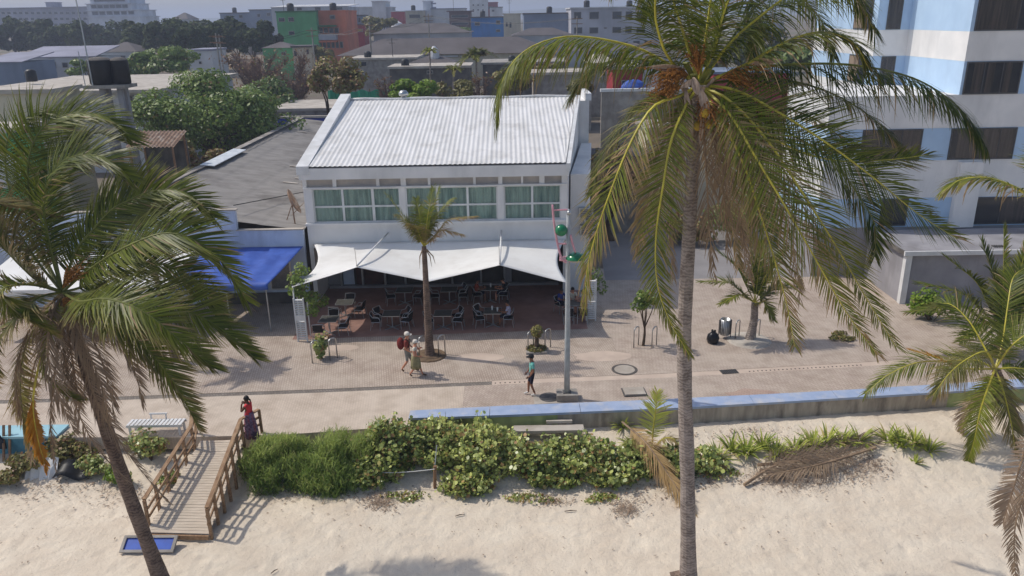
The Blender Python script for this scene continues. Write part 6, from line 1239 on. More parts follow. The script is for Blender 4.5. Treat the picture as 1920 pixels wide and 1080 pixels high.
# seated diners
def sit(label, x, y, rz, top, skin='skin_tan', extra=None, s=1.0):
    P = dict(pel=(-.02, 0, .53), spi=(-.03, 0, .72), che=(.0, 0, .9), nec=(.03, 0, 1.05), hd0=(.06, 0, 1.13), hd1=(.08, 0, 1.24), shL=(.01, .18, .98), shR=(.01, -.18, .98), elL=(.12, .22, .76), elR=(.12, -.22, .76), wrL=(.34, .14, .78), wrR=(.34, -.14, .78), haL=(.41, .11, .79), haR=(.41, -.11, .79),
             hiL=(.02, .1, .51), hiR=(.02, -.1, .51), knL=(.42, .11, .5), knR=(.42, -.11, .5), anL=(.42, .11, .09), anR=(.42, -.11, .09), toL=(.57, .12, .04), toR=(.57, -.12, .04))
    person(label, Vector((x, y, .01)), rz, P, dict(skin=M[skin], top=M[top], bottom=M['shorts_navy'], shoe=M['sandal'], sleeve=.6, leg=.95), s, extra=extra)
sit('seated diner in a pale lilac shirt at the right of the front row table', -.2, 35.18, math.pi - .1, 'shirt_lilac')
sit('seated diner in a brick red shirt at the left of the back row table', -1.85, 38.6, .1, 'shirt_brick')
sit('seated dark shirted diner at the right of the back row table', -.42, 38.6, math.pi - .1, 'cap_black', 'skin_light')
sit('seated diner in a blue shirt at the right corner table', 2.45, 36.9, -.9, 'shirt_blue')
sit('seated diner in a cream shirt beside the blue shirted one', 3.05, 37.0, -math.pi / 2, 'shirt_cream', 'skin_light')
sit('seated diner in a pale blue grey shirt at the far right of the terrace', 3.6, 36.6, math.pi + .5, 'shirt_lilac', 'skin_light')
for (x, y, rz, lab) in ((2.45, 36.9, -.9, 'aluminium armchair under the blue shirted diner'), (3.6, 36.6, math.pi + .5, 'aluminium armchair under the pale shirted diner at the far right')): copy_tree(cp, Vector((x, y, .007)), rz, lab)
# ------------------------------------------------------------------ the town behind
random.seed(9)
def house(name, label, u0, u1, vtop, y, depth, m, wins=(), roof='flat', rm='concrete', base=None, overhang=.25, zb=None, slope=1.2, group=None, wm='far_glass', rz=0.0):
    x0, x1 = Y(u0, vtop, y).x, Y(u1, vtop, y).x; zt = Y((u0 + u1) / 2, vtop, y).z; z0 = (ground_z(y) - .3) if zb is None else zb
    t = empty(name, ((x0 + x1) / 2, y, z0), label, 'building', group)
    MB().bb(x0, x1, y, y + depth, z0, zt).build('wall', M[m] if isinstance(m, str) else m, t)
    if roof == 'flat': MB().bb(x0 - overhang, x1 + overhang, y - overhang, y + depth + overhang, zt + .003, zt + .3).build('roof', M[rm], t)
    elif roof == 'mono': 
        o = overhang; MB().add([(x0 - o, y - o, zt + .01), (x1 + o, y - o, zt + .01), (x1 + o, y + depth, zt + slope), (x0 - o, y + depth, zt + slope), (x0 - o, y - o, zt + .16), (x1 + o, y - o, zt + .16), (x1 + o, y + depth, zt + slope + .15), (x0 - o, y + depth, zt + slope + .15)], [(3, 2, 1, 0), (4, 5, 6, 7), (0, 1, 5, 4), (1, 2, 6, 5), (2, 3, 7, 6), (3, 0, 4, 7)]).build('roof', M[rm], t)
    elif roof == 'hip':
        o = overhang; k = min(depth / 2, (x1 - x0) / 2) * .9; ym = y + depth / 2
        MB().add([(x0 - o, y - o, zt + .01), (x1 + o, y - o, zt + .01), (x1 + o, y + depth + o, zt + .01), (x0 - o, y + depth + o, zt + .01), (x0 + k, ym, zt + slope), (x1 - k, ym, zt + slope)], [(0, 1, 5, 4), (1, 2, 5), (2, 3, 4, 5), (3, 0, 4), (3, 2, 1, 0)]).build('roof', M[rm], t)
    for (a, b, c, d) in wins:
        xa, xb = Y(a, c, y).x, Y(b, c, y).x; za, zb2 = Y((a + b) / 2, d, y).z, Y((a + b) / 2, c, y).z
        w = MB().bb(xa, xb, y - .1, y - .003, za, zb2).build('window', M['concrete'], t); e = min(.12, (xb - xa) * .12)
        MB().bb(xa + e, xb - e, y - .13, y - .103, za + e, zb2 - e).build('pane', M[wm], w)
    return t, (x0, x1, z0, zt)
def grid(us, vs, w, h): return [(u, u + w, v, v + h) for v in vs for u in us]
mk = lambda n, c, c2=None: M.setdefault(n, mat(n, c, .8, c2 or tuple(int(v * .88) for v in c), .25, dirt=tuple(int(v * .78) for v in c), dscale=.12))
mk('hotel_grey', (150, 150, 166)); mk('hotel_white', (206, 210, 220)); mk('town_white', (206, 206, 208)); mk('town_green', (98, 172, 114)); mk('town_orange', (224, 130, 98)); mk('town_blue', (62, 126, 196)); mk('town_brown', (112, 84, 80)); mk('town_bluegrey', (128, 140, 162)); mk('town_red', (164, 50, 58)); mk('town_greywhite', (178, 180, 186)); mk('dark_roof', (98, 92, 92)); mk('apt_white', (186, 186, 194)); mk('yellow_band', (176, 146, 70)); mk('deep_blue', (56, 74, 170)); mk('net_green', (60, 168, 130)); mk('grass_green', (58, 116, 70))
# hotels on the skyline
house('long_hotel', 'long grey hotel wing on the skyline at far left', -60, 166, 15, 430, 25, 'hotel_grey', wins=grid(range(2, 160, 11), (22, 33, 44), 7, 5), overhang=1.0, wm='far_glass', rm='hotel_grey')
t, (x0, x1, z0, zt) = house('stepped_hotel', 'white stepped hotel tower with dark balcony bands on the skyline', 165, 262, 32, 400, 22, 'hotel_white', rm='hotel_white', overhang=.6)
h = 3.0
for k, (sh, w1) in enumerate(((0, 0), (0, 3.0), (2, 4.5), (6, 9))):
    z = zt + .31 + k * h; MB().bb(x0 + sh, x1 - w1 - .4, 400.6, 420, z, z + h - .35).build('storey', M['hotel_white'], t); MB().bb(x0 + sh - .5, x1 - w1 + .2, 399.6, 420.5, z + h - .34, z + h - .01).build('balcony_slab', M['hotel_white'], t)
    n = 6
    for i in range(n):
        xa = x0 + sh + 2 + (x1 - w1 - x0 - sh - 4) * i / n; w = MB().bb(xa, xa + (x1 - x0) / n * .72, 400.45, 400.597, z + .7, z + h - .6).build('window', M['hotel_grey'], t); MB().bb(xa + .3, xa + (x1 - x0) / n * .72 - .3, 400.4, 400.447, z + .9, z + h - .8).build('pane', M['far_glass'], w)
house('roof_hut', 'small plant room box standing on the long hotel roof', 85, 100, 5, 436, 8, 'hotel_grey', zb=Y(90, 14, 436).z + .35, rm='hotel_grey')
house('grey_house', 'grey flat roofed house above the dark trees', 412, 470, 25, 300, 14, 'town_bluegrey', wins=[(448, 455, 28, 34)], rm='dark_roof')
house('grey_house', 'taller grey block next to the green building', 467, 520, 19, 290, 14, 'town_bluegrey', wins=[(500, 507, 24, 30), (482, 488, 26, 32)], rm='dark_roof')
house('far_villa', 'small far pitched roof villa behind the trees', 322, 352, 36, 330, 12, 'town_greywhite', roof='hip', rm='dark_roof', slope=2.5)
house('white_roof_hall', 'long hall with a bright white roof behind the green building', 508, 652, 13, 270, 20, 'town_greywhite', roof='mono', rm='town_white', slope=.9, wins=[(556, 566, 13.5, 20), (590, 601, 13, 21), (630, 642, 13, 19)])
# green and orange building
t, (x0, x1, z0, zt) = house('green_building', 'green three storey building with small dark windows', 517, 592, 23, 180, 14, 'town_green', wins=[(522, 534, 33, 41), (540, 551, 32, 41), (541, 552, 58, 66)], rm='grass_green', overhang=.15)
t, (x0, x1, z0, zt) = house('orange_building', 'orange building with balconies joined to the green one', 593, 648, 22, 182, 13, 'town_orange', wins=[(618, 628, 28, 36)] + grid((597, 607, 617, 627), (52,), 8, 10) + grid((597, 605, 613, 621, 629, 637), (78,), 6, 12), rm='town_orange', overhang=.1)
for v, m in ((47, 'grass_green'), (64, 'apt_white'), (76, 'town_orange')):
    z = Y(620, v, 181).z; MB().bb(x0 + .2, x1 - 2.2, 180.4, 181.99, z - (.35 if m != 'apt_white' else 1.2), z).build('balcony', M[m], t)
house('orange_annex', 'orange rear storey with a row of windows above the green wall', 566, 604, 24, 196, 8, 'town_orange', wins=grid(range(569, 600, 6), (28,), 4, 8), rm='town_orange', overhang=.1)
house('green_gable', 'low green gabled shed in front of the green building', 492, 548, 90, 150, 6, 'town_green', roof='hip', rm='dark_roof', slope=1.0, wins=[(527, 536, 97, 104)])
house('cream_hut', 'small cream hut with two dark openings', 548, 582, 89, 146, 5, 'cream', wins=[(551, 557, 95, 106), (574, 579, 92, 102)], rm='dark_roof')
house('purple_shop', 'dark blue shop with a row of windows right of the orange building', 648, 678, 30, 230, 10, 'town_bluegrey', wins=grid((650, 657, 664, 671), (33,), 5, 9), rm='dark_roof')
house('brick_shop', 'red brick shop with a yellow band below the dark blue shop', 650, 682, 47, 222, 7, 'town_red', wins=[(652, 680, 54, 60)], wm='yellow_band', rm='dark_roof')
house('white_warehouse', 'white windowless warehouse on the skyline', 658, 700, 14, 350, 20, 'town_greywhite', rm='town_white')
house('white_silo_block', 'tall white ribbed block on the skyline', 697, 722, 3, 340, 14, 'town_white', rm='town_white'); house('white_silo_wing', 'lower white wing beside the ribbed block', 722, 734, 14, 342, 12, 'town_greywhite', rm='town_white')
house('red_house', 'small red house on the skyline', 733, 757, 22, 320, 10, 'town_red', rm='town_white'); house('cream_block', 'cream two storey block with long openings', 760, 792, 21, 290, 12, 'cream', wins=[(767, 788, 27, 34), (767, 790, 43, 50)], rm='town_white')
t, (x0, x1, z0, zt) = house('white_tower', 'narrow pale tower with balconies on one side', 793, 808, 3, 300, 8, 'hotel_white', rm='hotel_white')
for v in (8, 16, 24): MB().bb(x1 + .01, x1 + 1.6, 300, 303, Y(800, v, 300).z, Y(800, v, 300).z + .5).build('balcony', M['hotel_grey'], t)
house('white_blue_wall', 'wide white walled block right of the pale tower', 808, 872, 17, 296, 12, 'town_white', rm='hotel_grey'); house('brown_building', 'unfinished brown building with dark storeys', 842, 881, 22, 262, 12, 'town_brown', wins=[(846, 878, 28, 33), (846, 878, 42, 47)], rm='town_brown', overhang=.8)
house('white_church', 'white building with small square windows on the hill', 880, 914, -2, 420, 15, 'town_white', wins=grid((886, 895, 904), (8, 17), 3, 3), rm='town_white'); house('red_roof_house', 'pinkish red roofed house behind the white hill building', 908, 933, 5, 430, 12, 'town_red', rm='town_red', wins=[(916, 924, 12, 17)])
house('small_white_house', 'small white house low on the hill right of the pink roof', 918, 942, 14, 400, 12, 'town_white', rm='dark_roof', wins=[(922, 927, 18, 22)])
house('blue_building', 'bright blue building with a grey roof', 883, 944, 33, 245, 12, 'town_blue', wins=[(890, 900, 41, 48), (930, 938, 38, 46), (930, 938, 55, 60)], rm='dark_roof', overhang=.4); house('cream_house', 'cream house right of the bright blue building', 944, 976, 27, 240, 12, 'cream', wins=[(948, 952, 42, 50), (955, 959, 42, 52)], rm='cream')
house('blue_grey_shed', 'blue grey metal shed with horizontal ribs', 982, 1070, 26, 225, 16, 'town_bluegrey', rm='dark_roof')
AW = [(1076, 1090, 22, 36), (1105, 1123, 22, 36), (1148, 1166, 21, 36), (1173, 1186, 21, 36), (1194, 1212, 21, 36), (1076, 1092, 51, 63), (1105, 1122, 51, 63), (1148, 1165, 50, 62), (1172, 1185, 49, 62), (1193, 1210, 50, 62), (1165, 1177, 78, 88), (1187, 1200, 76, 86), (1208, 1222, 76, 86), (1132, 1138, 51, 54)]
house('white_apartment_house', 'three storey white apartment house with a white roof behind the palm frond', 1071, 1240, 15, 215, 18, 'apt_white', wins=AW, rm='town_white', overhang=.3)
house('far_grey_house', 'grey house seen between the upper palm fronds', 1380, 1470, 42, 260, 14, 'town_greywhite', wins=[(1395, 1410, 50, 60)], rm='town_white')
house('pink_house', 'pink red house with a teal upper band behind the palm crown', 1340, 1480, 138, 100, 8, 'town_red', rm='town_bluegrey', wins=[(1380, 1395, 145, 160)])
# long dark shed and broken concrete roofs
house('long_shed', 'long low hall with a dark fibre cement hip roof', 640, 1040, 101, 140, 14, 'cream', roof='hip', rm='dark_roof', slope=2.5, overhang=.8, wins=[(775, 860, 103, 108.5), (862, 872, 103, 108.5)], wm='hotel_white')
house('concrete_hut', 'flat roofed concrete building in front of the long hall', 655, 780, 112, 122, 9, 'concrete', rm='light_concrete', wins=[(676, 688, 115, 125)]); house('ruined_slab_house', 'ruined grey house with a bright slab roof', 730, 880, 128, 108, 7, 'dark_concrete', rm='light_concrete', wins=[(800, 812, 132, 139)])
house('rubble_house', 'grey tin roofed house with rubble on top', 770, 850, 118, 116, 6, 'dark_concrete', roof='hip', rm='dark_roof', slope=1.0); house('grey_yard_house', 'grey metal roofed yard house right of the small fan palm', 905, 1060, 120, 120, 10, 'dark_concrete', rm='concrete', wins=[(940, 960, 126, 134)])
house('yard_shed', 'low grey shed behind the right end of the white roof', 1000, 1110, 140, 95, 6, 'concrete', rm='light_concrete')
house('far_low_house', 'row of low grey roofs below the cream block', 700, 880, 62, 200, 14, 'town_greywhite', roof='hip', rm='dark_roof', slope=2.2, overhang=.6); house('far_low_house', 'low white roofed house below the blue grey shed', 960, 1075, 66, 190, 10, 'town_greywhite', roof='hip', rm='dark_roof', slope=1.6)
one('cistern', M['town_white'], MB().lathe((Y(815, 112, 118).x, 118, Y(815, 112, 118).z - .2), [(.7, 0), (.75, .6), (.6, 1.6), (.2, 2.1), (.001, 2.1)], 14), 'small white water cistern on the rubble roof', 'water tank')
c = Y(815, 120, 117); one('cistern_stand', M['concrete'], MB().bb(c.x - 1, c.x + 1, 116.5, 119, ground_z(117) - .2, Y(815, 112, 118).z - .2), 'concrete block stand under the small white cistern', 'stand')
p = Y(745, 52, 230); one('white_dome_tank', M['town_white'], MB().lathe((p.x, 230, ground_z(230)), [(2.4, 0), (2.4, p.z - ground_z(230) - 1), (1.4, p.z - ground_z(230) + 1.2), (.001, p.z - ground_z(230) + 2)], 18), 'white round tank with a conical top beside the green tree', 'tank')
# left side: white houses, long concrete roof, tower with tanks
house('white_bungalow', 'long white bungalow with dark windows below the dark trees', 30, 178, 108, 150, 10, 'town_white', roof='mono', rm='hotel_grey', slope=1.6, wins=[(64, 82, 116, 127), (116, 127, 117, 127), (137, 148, 115, 125), (95, 104, 116, 128)])
house('white_bungalow', 'white bungalow wing with a pale stripe behind the water tanks', 185, 256, 97, 170, 9, 'town_white', roof='hip', rm='dark_roof', slope=1.8, wins=[(214, 235, 104, 111)]); house('tin_roof_house', 'grey tin roofed house at the far left edge', -40, 40, 118, 135, 10, 'town_bluegrey', roof='mono', rm='hotel_grey', slope=1.2)
house('white_cottage', 'white cottage with one window among the trees', 352, 396, 96, 130, 7, 'town_white', wins=[(357, 369, 103, 113), (373, 378, 115, 120)], rm='hotel_grey', overhang=.1)
house('low_ruin', 'low grey ruin below the dark trees at centre left', 450, 520, 73, 210, 10, 'concrete', rm='light_concrete')
t, (x0, x1, z0, zt) = house('concrete_hall', 'long flat roofed concrete hall with a cream eave at the left', -80, 292, 176, 77, 22, 'town_white', wins=[(231, 250, 178, 200)], rm='light_concrete', overhang=.6, zb=0)
house('brick_wall_house', 'rough beige wall house at the far left below the concrete hall', -60, 95, 176, 58, 4, 'cream', rm='light_concrete', zb=0, overhang=.2)
t, q = house('green_wall_house', 'green walled house at the far left edge', -90, 22, 250, 47, 3, 'town_green', rm='light_concrete', zb=0, overhang=.2)
p = Y(3, 318, 46.9); MB().lathe((p.x, 46.95, p.z), [(.001, 0), (1.15, 0), (1.15, .05), (.001, .05)], 28, M=Matrix.Rotation(R_(90), 3, 'X')).build('painted_disc', M['town_white'], t)
# water tower
TY = 60.0; p = Y(208, 158, TY); t = empty('water_tower', (p.x, TY, 0), 'concrete water tower on slim posts at the left', 'water tower')
MB().bb(p.x - 1.6, p.x + 1.5, TY - 1.0, TY + 1.0, p.z - .25, p.z).build('platform', M['concrete'], t)
for dx in (-.55, .75):
    for dy in (-.3, .5): MB().bb(p.x + dx - .17, p.x + dx + .17, TY + dy - .17, TY + dy + .17, 0, p.z - .252).build('post', M['wall_gray'], t)
MB().bb(p.x - .5, p.x + .55, TY - .6, TY - .4, p.z - 3.4, p.z - 3.0).build('brace', M['wall_gray'], t)
for i, (dx, dy, r, h, lab) in enumerate(((-.55, -.1, .85, 1.75, 'larger black plastic tank on the left of the water tower'), (.82, .15, .62, 1.7, 'smaller black plastic tank on the right of the water tower'))):
    a = empty('water_tank', (p.x + dx, TY + dy, p.z), lab, 'water tank', 'tanks on the water tower'); MB().lathe((p.x + dx, TY + dy, p.z), [(.001, .003), (r * .9, .003), (r, .1), (r, h * .9), (r * .96, h)], 20).build('drum', M['black'], a, smooth=True); MB().lathe((p.x + dx, TY + dy, p.z + h), [(r, .002), (r * .8, .14), (.2, .22), (.001, .22)], 20).build('lid', M['dark_concrete'], a, smooth=True)
a, b = Y(186, 116, TY), Y(161, -12, TY); one('antenna_mast', M['pole'], MB().tube([Vector((p.x - .9, TY - .9, p.z)), Vector((p.x - .92, TY - .9, p.z + 4)), Vector((p.x - 1.0, TY - .9, p.z + 8))], [.05, .045, .03], 6), 'thin pale antenna mast rising from the water tower', 'antenna')
one('overflow_pipe', M['pole'], MB().tube([(p.x - 1.45, TY - .9, p.z), (p.x - 1.5, TY - .9, p.z + 2.4)], .03, 5), 'short pale pipe left of the black tanks', 'pipe')
# corrugated lean-to, barrel and yard at the left
p = Y(290, 262, 50); t = empty('tin_lean_to', (p.x, 50, 0), 'rusty corrugated lean to roof in the yard left of the grey roof', 'shed')
mb = MB(); n = 48
for i in range(n + 1):
    x = p.x - 1.6 + 3.1 * i / n; w = .05 * math.sin(i * 1.57); mb.v += [(x, 49.2, p.z - .35 + w), (x + .0, 51.6, p.z + .35 + w)]
mb.f = [(2 * i, 2 * i + 2, 2 * i + 3, 2 * i + 1) for i in range(n)]; mb.m = [0] * n; mb.build('roof', M['rust'], t, smooth=True)
for dx, dy in ((-1.4, 49.4), (1.3, 49.4), (-1.4, 51.4), (1.3, 51.4)): MB().bar((p.x + dx, dy, 0), (p.x + dx, dy, p.z - .4 + (dy - 49.2) * .29), .1).build('post', M['wood'], t)
MB().bb(p.x - 1.5, p.x + 1.4, 51.45, 51.55, 0, p.z - .3).build('wall', M['dark_concrete'], t)
p = Y(350, 312, 50); one('blue_barrel', mat('teal_plastic', (40, 120, 150), .4), MB().lathe((p.x, 50, 3.55), [(.001, 0), (.3, 0), (.32, .3), (.3, .32), (.32, .6), (.3, .9), (.001, .9)], 16), 'teal plastic barrel standing on the yard block', 'barrel')
one('yard_block', M['dark_concrete'], MB().bb(p.x - 1.2, p.x + .7, 49.4, 51.2, 0, 3.55), 'dark concrete block structure under the teal barrel', 'structure')
# blue wall, concrete roof and green net fence behind
x0, x1 = Y(520, 225, 80).x, Y(640, 225, 80).x; t = empty('blue_fence_wall', ((x0 + x1) / 2, 80, 0), 'deep blue painted wall behind the grey roof', 'wall'); MB().bb(x0, x1, 80, 80.2, 0, Y(590, 221, 80).z).build('wall_face', M['deep_blue'], t); MB().bb(x0, x1, 79.9, 80.3, Y(590, 221, 80).z + .003, Y(590, 221, 80).z + .2).build('coping', M['light_concrete'], t)
house('flat_concrete_house', 'flat concrete roofed house behind the deep blue wall', 510, 650, 208, 84, 9, 'concrete', rm='light_concrete', zb=0)
t = empty('net_fence', (Y(680, 180, 98).x, 98, ground_z(98)), 'green mesh construction fence behind the white roof', 'fence'); xa, xb = Y(615, 180, 98).x, Y(745, 180, 98).x; zt = Y(680, 170, 98).z
mb = MB(); n = 26
for i in range(n + 1): x = xa + (xb - xa) * i / n; mb.v += [(x, 98 + .12 * math.sin(i * 1.9), ground_z(98) - .1), (x, 98 + .1 * math.cos(i * 2.3), zt + .15 * math.sin(i * 1.1))]
mb.f = [(2 * i, 2 * i + 2, 2 * i + 3, 2 * i + 1) for i in range(n)]; mb.m = [0] * n; o = mb.build('net', M['net_green'], t); o.modifiers.new('thickness', 'SOLIDIFY').thickness = .02
for i in range(6): x = xa + (xb - xa) * i / 5; MB().bb(x - .05, x + .05, 98.16, 98.26, ground_z(98) - .1, zt + .2).build('post', M['wood'], t)
# walls to the right of the white building
t, q = house('red_walled_house', 'red walled house with a flat grey roof right of the white roof', 1150, 1205, 130, 78, 5, 'town_red', rm='concrete', wins=[(1165, 1178, 150, 162)])
p = Y(1190, 160, 76); one('blue_tarpaulin', M['blue_tarp'], MB().ball((p.x, 76.5, p.z - .5), 1.3, 8, sc=(1, .6, .8)), 'bright blue tarpaulin bundle in front of the red walled house', 'tarpaulin')
house('tarp_shed', 'small concrete shed under the blue tarpaulin', 1172, 1212, 172, 76, 2, 'concrete', rm='concrete', zb=0, overhang=.05)
t = empty('yard_wall', (12, 62, 0), 'old concrete yard wall with a white cap left of the palm crown', 'wall'); MB().bb(Y(1128, 170, 62).x, Y(1320, 170, 62).x, 62, 62.3, 0, Y(1160, 172, 62).z).build('wall_face', M['concrete'], t); MB().bb(Y(1126, 170, 62).x, Y(1322, 170, 62).x, 61.95, 62.35, Y(1160, 172, 62).z + .003, Y(1160, 172, 62).z + .22).build('coping', M['white'], t)
house('ochre_house', 'ochre house behind the centre palm crown', 1215, 1400, 245, 55, 4, 'cream', rm='concrete', zb=0, wins=[(1262, 1278, 275, 292)]); house('yard_low_house', 'low concrete house behind the long grey wall', 1110, 1215, 300, 52, 3, 'concrete', rm='dark_roof', zb=0)
T0 = [('grey_flat_house', 'grey flat house left of the red walled house', 1105, 1150, 118, 105, 6, 'concrete', 'light_concrete'), ('white_low_house', 'white low house above the red walled house', 1190, 1300, 108, 125, 8, 'town_white', 'dark_roof'), ('grey_long_house', 'long grey house below the white apartment house', 1060, 1230, 95, 165, 8, 'town_greywhite', 'dark_roof')]
for a_ in T0: house(a_[0], a_[1], *a_[2:8], rm=a_[8], roof='hip', slope=1.3)
# poles
for i, (u, v0, y, h, lab) in enumerate(((404, 62, 125, 9, 'leaning utility pole left of the bare bushes'), (410, 64, 128, 9, 'thin utility pole just right of the leaning one'), (584, 52, 140, 9.5, 'utility pole with cross arms in front of the green building'), (692, 42, 135, 9.5, 'utility pole left of the long hall roof'), (803, 26, 170, 10, 'utility pole in front of the pale tower'), (1082, 30, 150, 8, 'utility pole in front of the white apartment house'), (498, 50, 190, 8, 'short far pole near the ruin'))):
    q = Y(u, v0, y); z0 = ground_z(y); a = empty('utility_pole', (q.x, y, z0), lab, 'pole', 'utility poles in the town'); MB().tube([(q.x, y, z0 - .3), (q.x, y, q.z)], [.17, .11], 8).build('shaft', M['concrete'], a)
    for k in (0, 1): MB().bb(q.x - 1.0, q.x + 1.0, y - .16, y - .06, q.z - .5 - k * .9, q.z - .38 - k * .9).build('cross_arm', M['wood'], a)
WP = [Y(404, 66, 125), Y(584, 57, 140), Y(692, 47, 135), Y(803, 31, 170), Y(1082, 35, 150)]
for i, (a, b) in enumerate(zip(WP, WP[1:])):
    for k in (0, 1):
        off = Vector((.9 * (k * 2 - 1), -.1, 0)); one('power_line', M['black'], MB().tube([a.lerp(b, q / 8) + off + Vector((0, 0, -1.1 * math.sin(q / 8 * 3.14))) for q in range(9)], .025, 4), ['left', 'right'][k] + ' power line of span ' + ['one', 'two', 'three', 'four'][i] + ' counted from the left utility poles', 'cable', 'power lines in the town')
# ------------------------------------------------------------------ town trees
def T(name, lab, u, v, ru, rv, y, nc, nl, size, m, seed, base=None, **k):
    c = Y(u, v, y); s = y / FPX / .94; b = Vector((c.x + (base or 0) * s, y, ground_z(y) - .1)); return tree(name, lab, b, c, (ru * s * .86, ru * s * .7, rv * s * .82), nc, nl, size, M[m], seed, **k)
T('broadleaf_tree', 'large rounded green tree behind the grey roof', 395, 216, 150, 80, 69, 60, 330, .36, 'leaf_tree', 301, trunk_r=.4, cl=.33, tint=.45, limbs=14)
T('broadleaf_tree', 'darker right half of the green tree canopy with olive leaves', 492, 218, 80, 66, 92, 34, 300, .42, 'leaf_tree', 302, trunk_r=.3, cl=.34, tint=.3, dryp=.12)
T('broadleaf_tree', 'round green tree behind the water tanks', 300, 118, 62, 30, 112, 22, 190, .6, 'leaf_tree', 303, tint=.4); T('broadleaf_tree', 'small green bush tree left of the water tanks', 165, 128, 36, 16, 115, 12, 150, .55, 'leaf_tree', 304, tint=.45)
T('bare_tree', 'leafless pinkish brown thicket behind the green tree', 478, 128, 84, 42, 112, 16, 40, .35, 'leaf_olive', 305, twigs=1800, dryp=.9, tint=.5); T('bare_tree', 'brown leafless thicket left of the yellow topped tree', 552, 150, 62, 52, 105, 14, 50, .35, 'leaf_olive', 306, twigs=1500, dryp=.9, tint=.4)
T('flowering_tree', 'yellow topped brownish tree left of the white roof', 632, 140, 58, 40, 82, 22, 170, .42, 'leaf_olive', 307, base=-40, dryp=.35, tint=.6, trunk_r=.28)
T('bush_tree', 'bright yellow green bush behind the white roof ridge', 778, 168, 45, 26, 74, 16, 200, .34, 'leaf_bright', 308, tint=.5); T('bush_tree', 'olive bush right of the bright bush', 850, 165, 42, 26, 80, 14, 110, .34, 'leaf_olive', 309, tint=.5, twigs=250); T('bare_tree', 'grey leafless bush in front of the green net', 720, 160, 22, 28, 92, 8, 8, .3, 'leaf_olive', 310, twigs=350, dryp=.8)
T('bare_tree', 'leafless bush left of the leaning frond tip', 900, 160, 30, 30, 84, 8, 20, .3, 'leaf_olive', 311, twigs=350, dryp=.6); T('broadleaf_tree', 'soft green tree in front of the white silo block', 748 - 32, 48, 34, 18, 215, 14, 130, 1.0, 'leaf_olive', 312, tint=.4)
T('bush_tree', 'green shrubs below the brown building', 850, 60, 40, 8, 205, 10, 90, .9, 'leaf_tree', 313, tint=.4); T('broadleaf_tree', 'dark tree behind the right palm fronds', 1420, 85, 60, 40, 150, 18, 130, .9, 'leaf_dark', 314); T('broadleaf_tree', 'green tree beyond the grey yard house', 1010, 130, 50, 18, 105, 12, 120, .5, 'leaf_olive', 315)
T('bare_tree', 'brown leafless shrub in the yard right of the annex', 1150, 330, 60, 60, 50, 12, 70, .3, 'leaf_olive', 316, twigs=500, dryp=.6); T('bush_tree', 'green shrub behind the long grey wall', 1400, 400, 90, 40, 50, 16, 150, .32, 'leaf_tree', 317); T('bush_tree', 'dry shrub above the long grey wall', 1290, 420, 60, 30, 49, 10, 120, .3, 'leaf_olive', 318, dryp=.4)
for i in range(13):
    u = -20 + i * 36 + random.uniform(-8, 8); v = 62 + random.uniform(-6, 6) - (4 if i > 8 else 0)
    T('dark_tree', ['leftmost', 'second', 'third', 'fourth', 'fifth', 'sixth', 'seventh', 'eighth', 'ninth', 'tenth', 'eleventh', 'twelfth', 'rightmost'][i] + ' dark tree in the tree belt below the hotels', u, v + 11, 38, 29, 230 - (45 if i > 7 else 0) + random.uniform(-10, 10), 22, 130, 1.2, 'leaf_dark', 330 + i, group='dark tree belt below the hotels', tint=.4, trunk_r=.4)
for i in range(6):
    T('dark_tree', ['first', 'second', 'third', 'fourth', 'fifth', 'sixth'][i] + ' low dark tree of the right half of the belt', 360 + i * 28, 72 + random.uniform(-5, 5), 30, 25, 165 + random.uniform(-6, 6), 16, 120, .9, 'leaf_dark', 350 + i, group='low dark trees right of the belt', tint=.35)
for i, (u, v, ru, rv, y, m, lab) in enumerate(((1130, 118, 40, 16, 120, 'leaf_olive', 'olive tree below the white apartment house'), (1270, 100, 45, 20, 135, 'leaf_tree', 'green tree right of the white apartment house'), (1330, 115, 40, 18, 120, 'leaf_olive', 'olive tree behind the centre palm crown top'), (1480, 110, 50, 25, 110, 'leaf_tree', 'green tree left of the apartment block'), (1090, 165, 22, 20, 80, 'leaf_olive', 'dry bush right of the white roof ridge'), (960, 150, 40, 22, 95, 'leaf_olive', 'brown green bush behind the hanging frond tip'), (985, 95, 60, 10, 165, 'leaf_tree', 'low green trees below the blue grey shed'), (600, 100, 30, 12, 150, 'leaf_olive', 'olive shrub at the foot of the orange building'), (760, 88, 50, 8, 175, 'leaf_dark', 'dark shrubs behind the long hall'))):
    T('town_tree', lab, u, v, ru, rv, y, 14, 110, .3 + y * .0045, m, 380 + i, group='trees scattered in the town', dryp=.15)
T('bush_tree', 'yard bushes beneath the big green tree', 330, 290, 50, 30, 58, 10, 120, .32, 'leaf_olive', 360, dryp=.3); T('bush_tree', 'dry bushes left of the grey roof ridge', 385, 300, 50, 22, 60, 10, 120, .32, 'leaf_olive', 361, dryp=.5)
q = Y(893, 128, 100); simple_palm('fan_palm', 'shaggy fan palm behind the white roof', (q.x, 100, ground_z(100) - .1), Y(893, 108, 100), 16, 2.6, .9, 371, nl=22, width=.12, tint=.35)
q = Y(806, 130, 96); simple_palm('thin_palm', 'very thin palm with a tiny yellow crown in the yard', (q.x, 96, ground_z(96) - .1), Y(806, 96, 96), 7, 1.2, .5, 372, tr=(.1, .08), nl=14, width=.1, tint=.8); q = Y(850, 150, 84); simple_palm('thin_palm', 'thin young palm behind the bright bush', (q.x, 84, ground_z(84) - .1), Y(850, 132, 84), 8, 1.4, .5, 373, tr=(.1, .08), nl=16, width=.1, tint=.5)
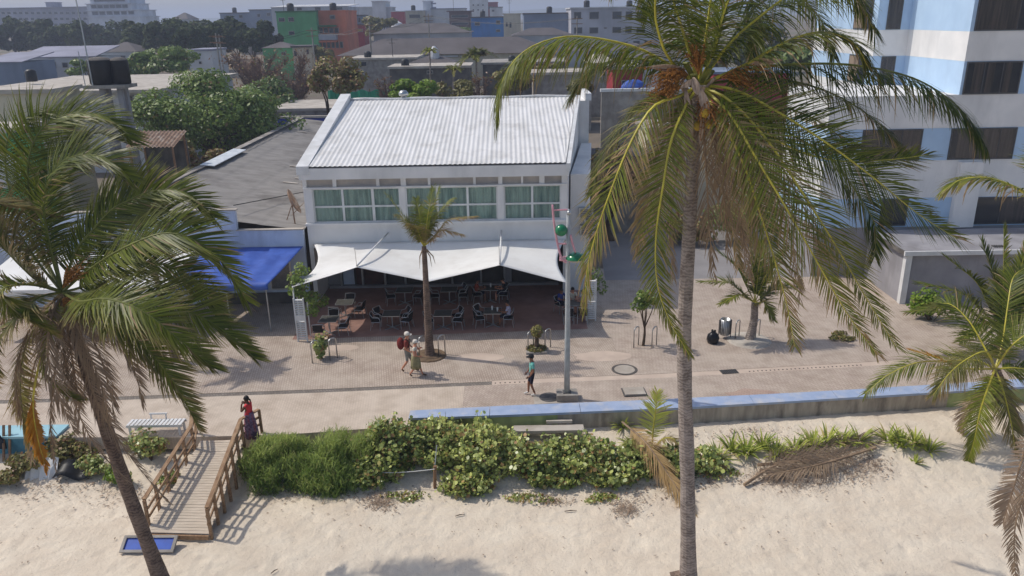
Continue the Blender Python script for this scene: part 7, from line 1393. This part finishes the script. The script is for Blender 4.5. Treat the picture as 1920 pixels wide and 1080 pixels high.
# roof tanks and aerials of the town
for i, (u, v, y, lab) in enumerate(((690, 110, 124, 'black roof tank on the flat concrete building'), (760, 126, 110, 'black roof tank on the ruined slab house'), (960, 118, 122, 'black roof tank on the grey yard house'), (905, 31, 248, 'black roof tank on the bright blue building'), (1100, 13, 220, 'left black roof tank on the white apartment house'), (1180, 13, 220, 'right black roof tank on the white apartment house'), (1030, 24, 230, 'black roof tank on the blue grey shed'), (545, 21, 184, 'black roof tank on the green building'), (625, 20, 186, 'black roof tank on the orange building'), (60, 150, 86, 'black roof tank on the long concrete hall'), (440, 23, 303, 'black roof tank on the grey house above the trees'), (775, 19, 294, 'black roof tank on the cream block'))):
    p = Y(u, v, y); r = .55 if y < 160 else .8; one('roof_tank', M['black'], MB().lathe((p.x, y, p.z - .15), [(.001, 0), (r * .95, 0), (r, .15), (r, r * 1.9), (r * .6, r * 2.25), (.001, r * 2.3)], 14), lab, 'water tank', 'roof tanks in the town', smooth=True)
for i, (u, v, y, h, lab) in enumerate(((665, 12, 352, 6, 'thin aerial on the white warehouse'), (850, 20, 264, 5, 'aerial on the unfinished brown building'), (955, 26, 242, 4, 'aerial on the cream house'), (1150, 14, 218, 4, 'aerial on the white apartment house'), (530, 21, 184, 3, 'aerial on the green building'), (735, 110, 124, 3, 'aerial on the flat concrete building'))):
    p = Y(u, v, y); one('roof_aerial', M['grate'], MB().tube([(p.x, y + 1, p.z - .2), (p.x, y + 1, p.z + h)], .06, 5).bar((p.x - .8, y + 1, p.z + h * .9), (p.x + .8, y + 1, p.z + h * .9), .06).bar((p.x - .5, y + 1, p.z + h * .75), (p.x + .5, y + 1, p.z + h * .75), .06), lab, 'aerial', 'roof aerials in the town')
# ------------------------------------------------------------------ haze
HZ = True
if HZ:
    mb = MB().bb(-3900, 3900, -150, 4700, -4.5, 62); o = mb.build('haze', []); tag(o, kind='stuff'); m = bpy.data.materials.new('haze_air'); m.use_nodes = True; nt = m.node_tree
    for n in list(nt.nodes):
        if n.type == 'BSDF_PRINCIPLED': nt.nodes.remove(n)
    v = nt.nodes.new('ShaderNodeVolumePrincipled'); v.inputs['Color'].default_value = (.72, .8, 1.0, 1); v.inputs['Density'].default_value = .0007; v.inputs['Anisotropy'].default_value = .2; nt.links.new(v.outputs[0], nt.nodes['Material Output'].inputs['Volume']); o.data.materials.append(m)
    o['label'] = 'pale blue air haze over the whole place'; o['category'] = 'haze'
